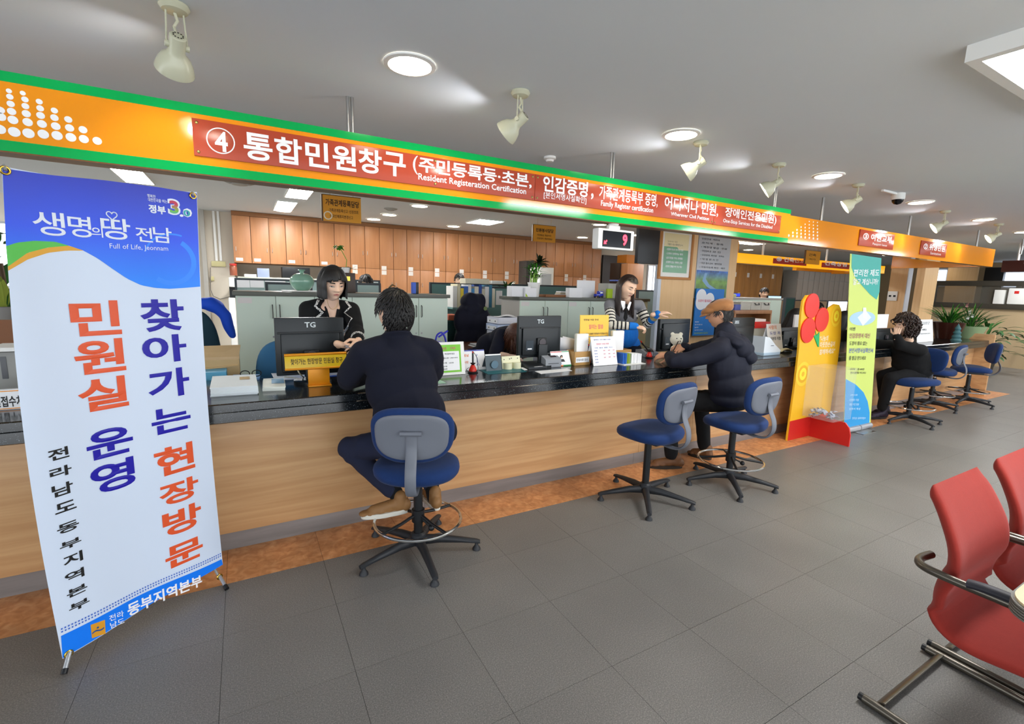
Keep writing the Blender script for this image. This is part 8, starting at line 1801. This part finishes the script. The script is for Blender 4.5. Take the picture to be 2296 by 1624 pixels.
far_screen('monitor with blue screen right of the pillar', 1634, 1660, 657, 666, YX+.25, mat('blue_screen', '#2038e0', .3, emit=.8)); far_screen('monitor with pale blue screen beside the man in dark grey', 1722, 1752, 663, 671, YX+.2, mat('pale_screen', '#a0c8e0', .3, emit=.8)); far_screen('monitor with white screen behind the flower board', 1856, 1899, 675, 700, 5.4, mat('white_screen', '#e8f0ff', .3, emit=1.0))
lo, hi = bp(1626, 659, 1652, 669, YX+.05, .1); tag(MB().box((lo[0], lo[1], zt+.001), hi, bev=.02).build('tissue_box', mat('pale_lime', '#c8cc90', .6), None), 'pale green tissue box on the mint cabinet top', 'box')
partition('dark green partition behind the clerk with long black hair', 1762, 1784, 667, 5.6, m=mat('dark_green_panel', '#1e4a44', .8)); partition('beige partition behind the flower board', 1750, 1960, 672, 6.4, m=mat('beige_panel', '#a08e74', .8))
t = thing('office_desk', 'pale desk beside the clerk with long black hair', 'desk', (onY(1760, 710, 4.3).x, 4.3, 0)); a = onY(1745, 700, 4.3); bx_(t, 'desk_top', (a.x, 4.1, .85), (a.x+1.6, 4.7, .88), m_desk); bx_(t, 'front_panel', (a.x, 4.12, 0), (a.x+1.6, 4.14, .85), mat('desk_front', '#4a4038', .6))
tag(MB().box((a.x+.05, 4.2, .881), (a.x+.4, 4.5, .93), bev=.01).build('paper_pile', m_paper, None), 'white paper heap left of the long haired clerk', 'papers'); c = onY(1768, 692, 4.6); tag(MB().cyl((c.x, 4.6, .881), (c.x, 4.6, 1.1), .035, seg=14).build('water_bottle', mat('bottle_blue', '#1a5ab8', .2), None), 'blue water bottle behind the long haired clerk', 'bottle')

# ------------------------------------------------------------------ far right of the office
YR = 9.0; xa = onY(1640, 640, 8.4).x; xb = onY(1752, 640, 8.4).x
tanw = ramp_mat('ochre_veneer', [(0, '#93642f'), (.5, '#a8763c'), (1, '#b8864a')], scale=(4, 4, .6), nscale=3, detail=5, rough=.45)
for k in range(4):
    l = xa+(xb-xa)*k/4; r = xa+(xb-xa)*(k+1)/4; t = thing('tall_cupboard', ['ochre wood cupboard leftmost, right of the pillar', 'second ochre wood cupboard from the pillar', 'third ochre wood cupboard, behind the man in dark grey', 'last ochre wood cupboard, near the grey lockers'][k], 'cupboard', ((l+r)/2, 8.4, 0)); bx_(t, 'carcass', (l+.002, 8.42, 0), (r-.002, 8.9, 2.3), m_cabd); m_ = (l+r)/2; bx_(t, 'door', (l+.005, 8.4, .05), (m_-.002, 8.42, 2.29), tanw); bx_(t, 'door', (m_+.002, 8.4, .05), (r-.005, 8.42, 2.29), tanw); MB().box((l+.06, 8.397, 1.95), (l+.16, 8.3995, 2.07)).build('sticker', m_sticker, t, world=True)
x0, x1 = onY(1786, 650, 8.4).x, onY(1912, 650, 8.4).x; n = 11
for k in range(n):
    l = x0+(x1-x0)*k/n; r = x0+(x1-x0)*(k+1)/n; t = thing('locker', ORD[k]+' grey-white locker from the left behind the flower board', 'locker', ((l+r)/2, 8.4, 0), group='grey lockers in a row'); bx_(t, 'carcass', (l+.001, 8.42, 0), (r-.001, 8.85, 2.25), m_gside); bx_(t, 'door', (l+.008, 8.4, .05), (r-.008, 8.42, 1.95), mat('locker_grey', '#b4a89c', .5)); bx_(t, 'upper_door', (l+.008, 8.4, 1.97), (r-.008, 8.42, 2.24), MATS['locker_grey']); bar_handle(t, l+.04, 8.4, 1.1)
MB().box((9.0, YB+.35, 0), (24, YB+.5, CEIL)).build('wall_back', m_wall, None, kind='structure')
m_tanwall = mat('tan_wall', '#b09a78', .8, noise_s=2, noise_a=.05); MB().box((19.5, -4, 0), (19.7, YB+.4, CEIL)).build('wall_right', m_tanwall, None, kind='structure')
# far orange sign of the other counter
Yo = 5.5; t = thing('hanging_sign', 'back-lit orange overhead sign of the far counter', 'sign', (onY(1800, 590, Yo).x, Yo, 2.1)); lo, hi = bp(1638, 573, 1985, 604, Yo, .1); z0, z1 = onY(1700, 592, Yo).z, onY(1700, 571, Yo).z
bx_(t, 'board', (onY(1638, 590, Yo).x, Yo, z0), (onY(1986, 590, Yo).x, Yo+.12, z1), mat('lit_orange', '#ffb010', .3, emit=.35)); bx_(t, 'return_board', (onY(1986, 590, Yo).x-.1, Yo+.12, z0), (onY(1986, 590, Yo).x, 6.6, z1), m_orange); bx_(t, 'rear_board', (onY(1786, 606, 6.6).x, 6.6, onY(1880, 613, 6.6).z), (onY(1986, 590, Yo).x, 6.7, z1), m_orange)
for xx0, xx1, s_ in ((1733, 1808, '⑩ 건축신고'), (1843, 1905, '건축상담')):
    l, r = onY(xx0, 585, Yo).x, onY(xx1, 585, Yo).x; o = bx_(t, 'plaque', (l, Yo-.012, z0+.03), (r, Yo-.001, z1-.04), mat('deep_red', '#a82018', .4)); b = MB(); text_rect(b, s_, (l+(r-l)*.08, Yo-.014, z0+.075), (1, 0, 0), (0, 0, 1), (r-l)*.84, .085, .03); b.build('lettering', m_let, o, world=True, smooth=False)
for p in (1716, 1860): a = onY(p, 570, Yo); MB().cyl((a.x, Yo+.05, z1), (a.x, Yo+.05, CEIL), .018, seg=10).build('hanging_rod', m_white, t, world=True)
ysign('yellow hanging placard in front of the far orange sign', 1808, 1837, 563, 593, 5.3, [('건축', .2, .5, .6, .2, .02), ('·허가', .2, .5, .3, .14, .01)])
# pillars right: the near corner, the faces towards the office entrance and the hall
for far, near, right, Y, l in ((1992, 2031, 2040, 4.7, 'wood veneered pillar with thermostat right of the roll-up banner'), (2050, 2068, 2098, 4.2, 'second wood veneered pillar behind the woman in black')):
    X = onY(near, 650, Y).x; v = _ray(far, 650); yf = X*v.y/v.x; xr = onY(right, 650, Y).x
    o = tag(MB().box((X, Y, 0), (xr, yf, CEIL)).build('pillar', m_pil, None), kind='structure', label=l)
    if near < 2040:
        MB().box((X-.012, Y-.012, 0), (xr, Y, CEIL)).build('corner_strip', mat('pale_strip', '#c8d0dc', .4), o)
        p, q = onX(1991, 664, X), onX(2013, 664, X); zc = onX(2002, 664, X).z; t = thing('thermostat', 'white wall panel with two dark slots on the far pillar', 'panel', (X, q.y, zc)); bx_(t, 'case', (X-.03, q.y, zc-.1), (X-.001, p.y, zc+.1), m_white, .005); w = p.y-q.y
        for f in (.15, .6): MB().box((X-.032, q.y+w*f, zc-.02), (X-.03, q.y+w*(f+.25), zc+.02)).build('slot', m_black, t, world=True)
# right hall: glazed screen, tan wall, windows on the far side
XW = 15.0
def bpX(x0, y0, x1, y1, X, d=.1):
    p, q = onX(x0, (y0+y1)/2, X), onX(x1, (y0+y1)/2, X); xm = (x0+x1)/2
    return (X, q.y, onX(xm, y1, X).z), (X+d, p.y, onX(xm, y0, X).z)
m_dk2 = mat('dark_counter', '#3c3830', .5)
tag(MB().box((XW, -4, 0), (XW+.15, 5.3, 1.30)).build('wall_inner', m_tanwall, None), kind='structure')
t = thing('glass_screen', 'dark framed glazed screen on the tan wall at the far right', 'screen', (XW, 4, 1.3)); bx_(t, 'sill', (XW-.05, -4, 1.30), (XW+.2, 5.3, 1.42), m_dk2); bx_(t, 'head_rail', (XW, -4, 1.82), (XW+.1, 5.3, 1.94), m_dk2)
for y in np.linspace(-3.8, 5.2, 7): bx_(t, 'post', (XW, y, 1.42), (XW+.1, y+.1, 1.82), m_dk2)
MB().box((XW+.04, -4, 1.42), (XW+.05, 5.3, 1.82)).build('glass', mat('tinted_glass', '#6a665c', .05, alpha=.35, spec=.6), t, world=True)
for n_, q in ((3, (2085, 606, 2117, 638)), (4, (2250, 611, 2340, 643))):
    lo, hi = bpX(*q, 19.3); o = MB().box((19.42, lo[1]-.06, lo[2]-.06), (19.5, hi[1]+.06, hi[2]+.06)).build('window_%d' % n_, MATS['window_frame'], None, kind='structure'); MB().box((19.4, lo[1], lo[2]), (19.42, hi[1], hi[2])).build('pane', m_win, o)
lo, hi = bpX(2123, 600, 2190, 640, 18.5); tag(MB().box((lo[0], lo[1], 0), (hi[0], hi[1], CEIL)).build('pillar', m_pil, None), kind='structure', label='tan pillar behind the glazed screen')
lo, hi = bpX(2206, 600, 2249, 642, 18.8); simple('dark_cabinet', 'black cabinet behind the glazed screen at the far right', 'cabinet', (lo[0], lo[1], 0), hi, m_black, part='body')
lo, hi = bpX(2246, 583, 2400, 609, 13.0); t = thing('hanging_sign', 'dark brown overhead sign at the right picture edge', 'sign', tuple(lo)); bx_(t, 'board', lo, hi, mat('dark_plaque', '#4a1e18', .5)); b = MB(); text_rect(b, '민 원 안 내', (lo[0]-.002, hi[1]-.3, lo[2]+.1), (0, -1, 0), (0, 0, 1), 1.2, (hi[2]-lo[2])*.5, .02); b.build('lettering', mat('dim_letter', '#b0a098', .5), t, world=True, smooth=False); MB().cyl((lo[0]+.05, hi[1]-.2, hi[2]), (lo[0]+.05, hi[1]-.2, CEIL), .02, seg=8).build('hanging_rod', m_white, t, world=True)
lo, hi = bpX(2250, 646, 2300, 670, XW-.3, .25); t = thing('office_machine', 'white machine with red logo standing on the glazed screen sill', 'machine', tuple(lo)); bx_(t, 'case', (XW-.02, lo[1], 1.421), (XW+.18, hi[1], hi[2]), m_white, .02); MB().box((XW-.025, (lo[1]+hi[1])/2, hi[2]-.12), (XW-.02, hi[1]-.1, hi[2]-.06)).build('logo', m_bred, t, world=True)
lo, hi = bpX(2222, 650, 2246, 672, XW-.2, .2); simple('storage_box', 'small white box left of the white machine on the sill', 'box', (XW-.02, lo[1], 1.421), (XW+.15, hi[1], hi[2]), m_white, part='body')
c = onZ(2232, 815, 0); t = thing('shrub', 'dark green bushy plant on the floor beyond the counter end', 'plant', (13.7, 3.8, 0)); rnd = random.Random(11); MB().lathe([(.001, 0), (.2, 0), (.25, .3), (.001, .3)], seg=16).build('pot', m_dk2, t)
for k in range(150): b = MB(); p = V3((rnd.gauss(0, .3), rnd.gauss(0, .25), rnd.uniform(.3, .95))); leaf(b, p, (p.x*3+rnd.gauss(0, .3), p.y*3, .6), .3, .06, 1.0, 4); b.build('leaf', m_leafd, t)
# right end of the counter: notice, planters, rock ornament
t, F = stand_panel('notice_stand', 'white notice behind the shoulder of the woman in black', 'notice', 2060, 2096, 717, 718, 775, 771, 3.0, m_paper, lean=.05); T(t, F, 'lettering', m_dk, [('복지급여', .2, .85, .8, .9), ('신청안내', .25, .78, .75, .83), ('서비스', .3, .5, .6, .6), ('담당자에게 문의', .2, .35, .8, .4)])
def planter(label, px, pyb, Y, r, hgt, mpot, kind):
    c = onY(px, pyb, Y); t = thing('potted_plant', label, 'plant', (c.x, Y, CT+.001)); MB().lathe([(.001, 0), (r*.7, 0), (r, hgt*.85), (r*1.05, hgt), (r*.92, hgt), (r*.9, hgt*.9), (.001, hgt*.88)], seg=22).build('pot', mpot, t)
    for k in range(kind): b = MB(); an = k*2.4; rr = r*.5*rnd.random(); leaf(b, (math.cos(an)*rr, math.sin(an)*rr, hgt*.9), (math.cos(an)*rnd.uniform(.15, .9), math.sin(an)*.6, 1), rnd.uniform(.28, .5), .018, 1.1, 6); b.build('leaf', m_leaf if k % 3 == 0 else m_leafd, t)
    return t
planter('orchid with long leaves in a dark brown pot at the counter end', 2119, 775, 3.15, .2, .26, mat('brown_glaze', '#3a1c14', .2), 90)
planter('leafy orchid in pale green bowl at the counter end', 2170, 760, 3.05, .2, .2, mat('pale_green_pot', '#8aa078', .4), 70)
c = onY(2143, 765, 2.95); t = thing('rock_ornament', 'slim blue-green pagoda shaped ornament between the two pots', 'ornament', (c.x, 2.95, CT+.001)); MB().lathe([(.001, 0), (.07, 0), (.05, .03), (.06, .06), (.04, .09), (.05, .12), (.03, .15), (.04, .18), (.02, .22), (.001, .26)], seg=14).build('figure', mat('verdigris', '#3e6a70', .6), t)
t = thing('orchid_flower', 'pale pink and white orchid blossoms above the green bowl', 'flower', tuple(onY(2172, 700, 3.0))); rnd = random.Random(5)
for px, py, mm in ((2168, 685, 'dusty_pink'), (2174, 700, 'white_plastic'), (2180, 708, 'white_plastic'), (2170, 712, 'white_plastic'), (2188, 722, 'dusty_pink')): 
    c = onY(px, py, 3.0)
    for k in range(5): b = MB(); leaf(b, c, (math.cos(k*1.257), -.3, math.sin(k*1.257)), .05, .04, .1, 3); b.build('petal', MATS[mm], t, world=True)
MB().tube(smooth_path([onY(2172, 745, 3.03), onY(2178, 715, 3.02), onY(2170, 685, 3.0)], 5), .004, seg=6).build('stem', m_leaf, t, world=True)
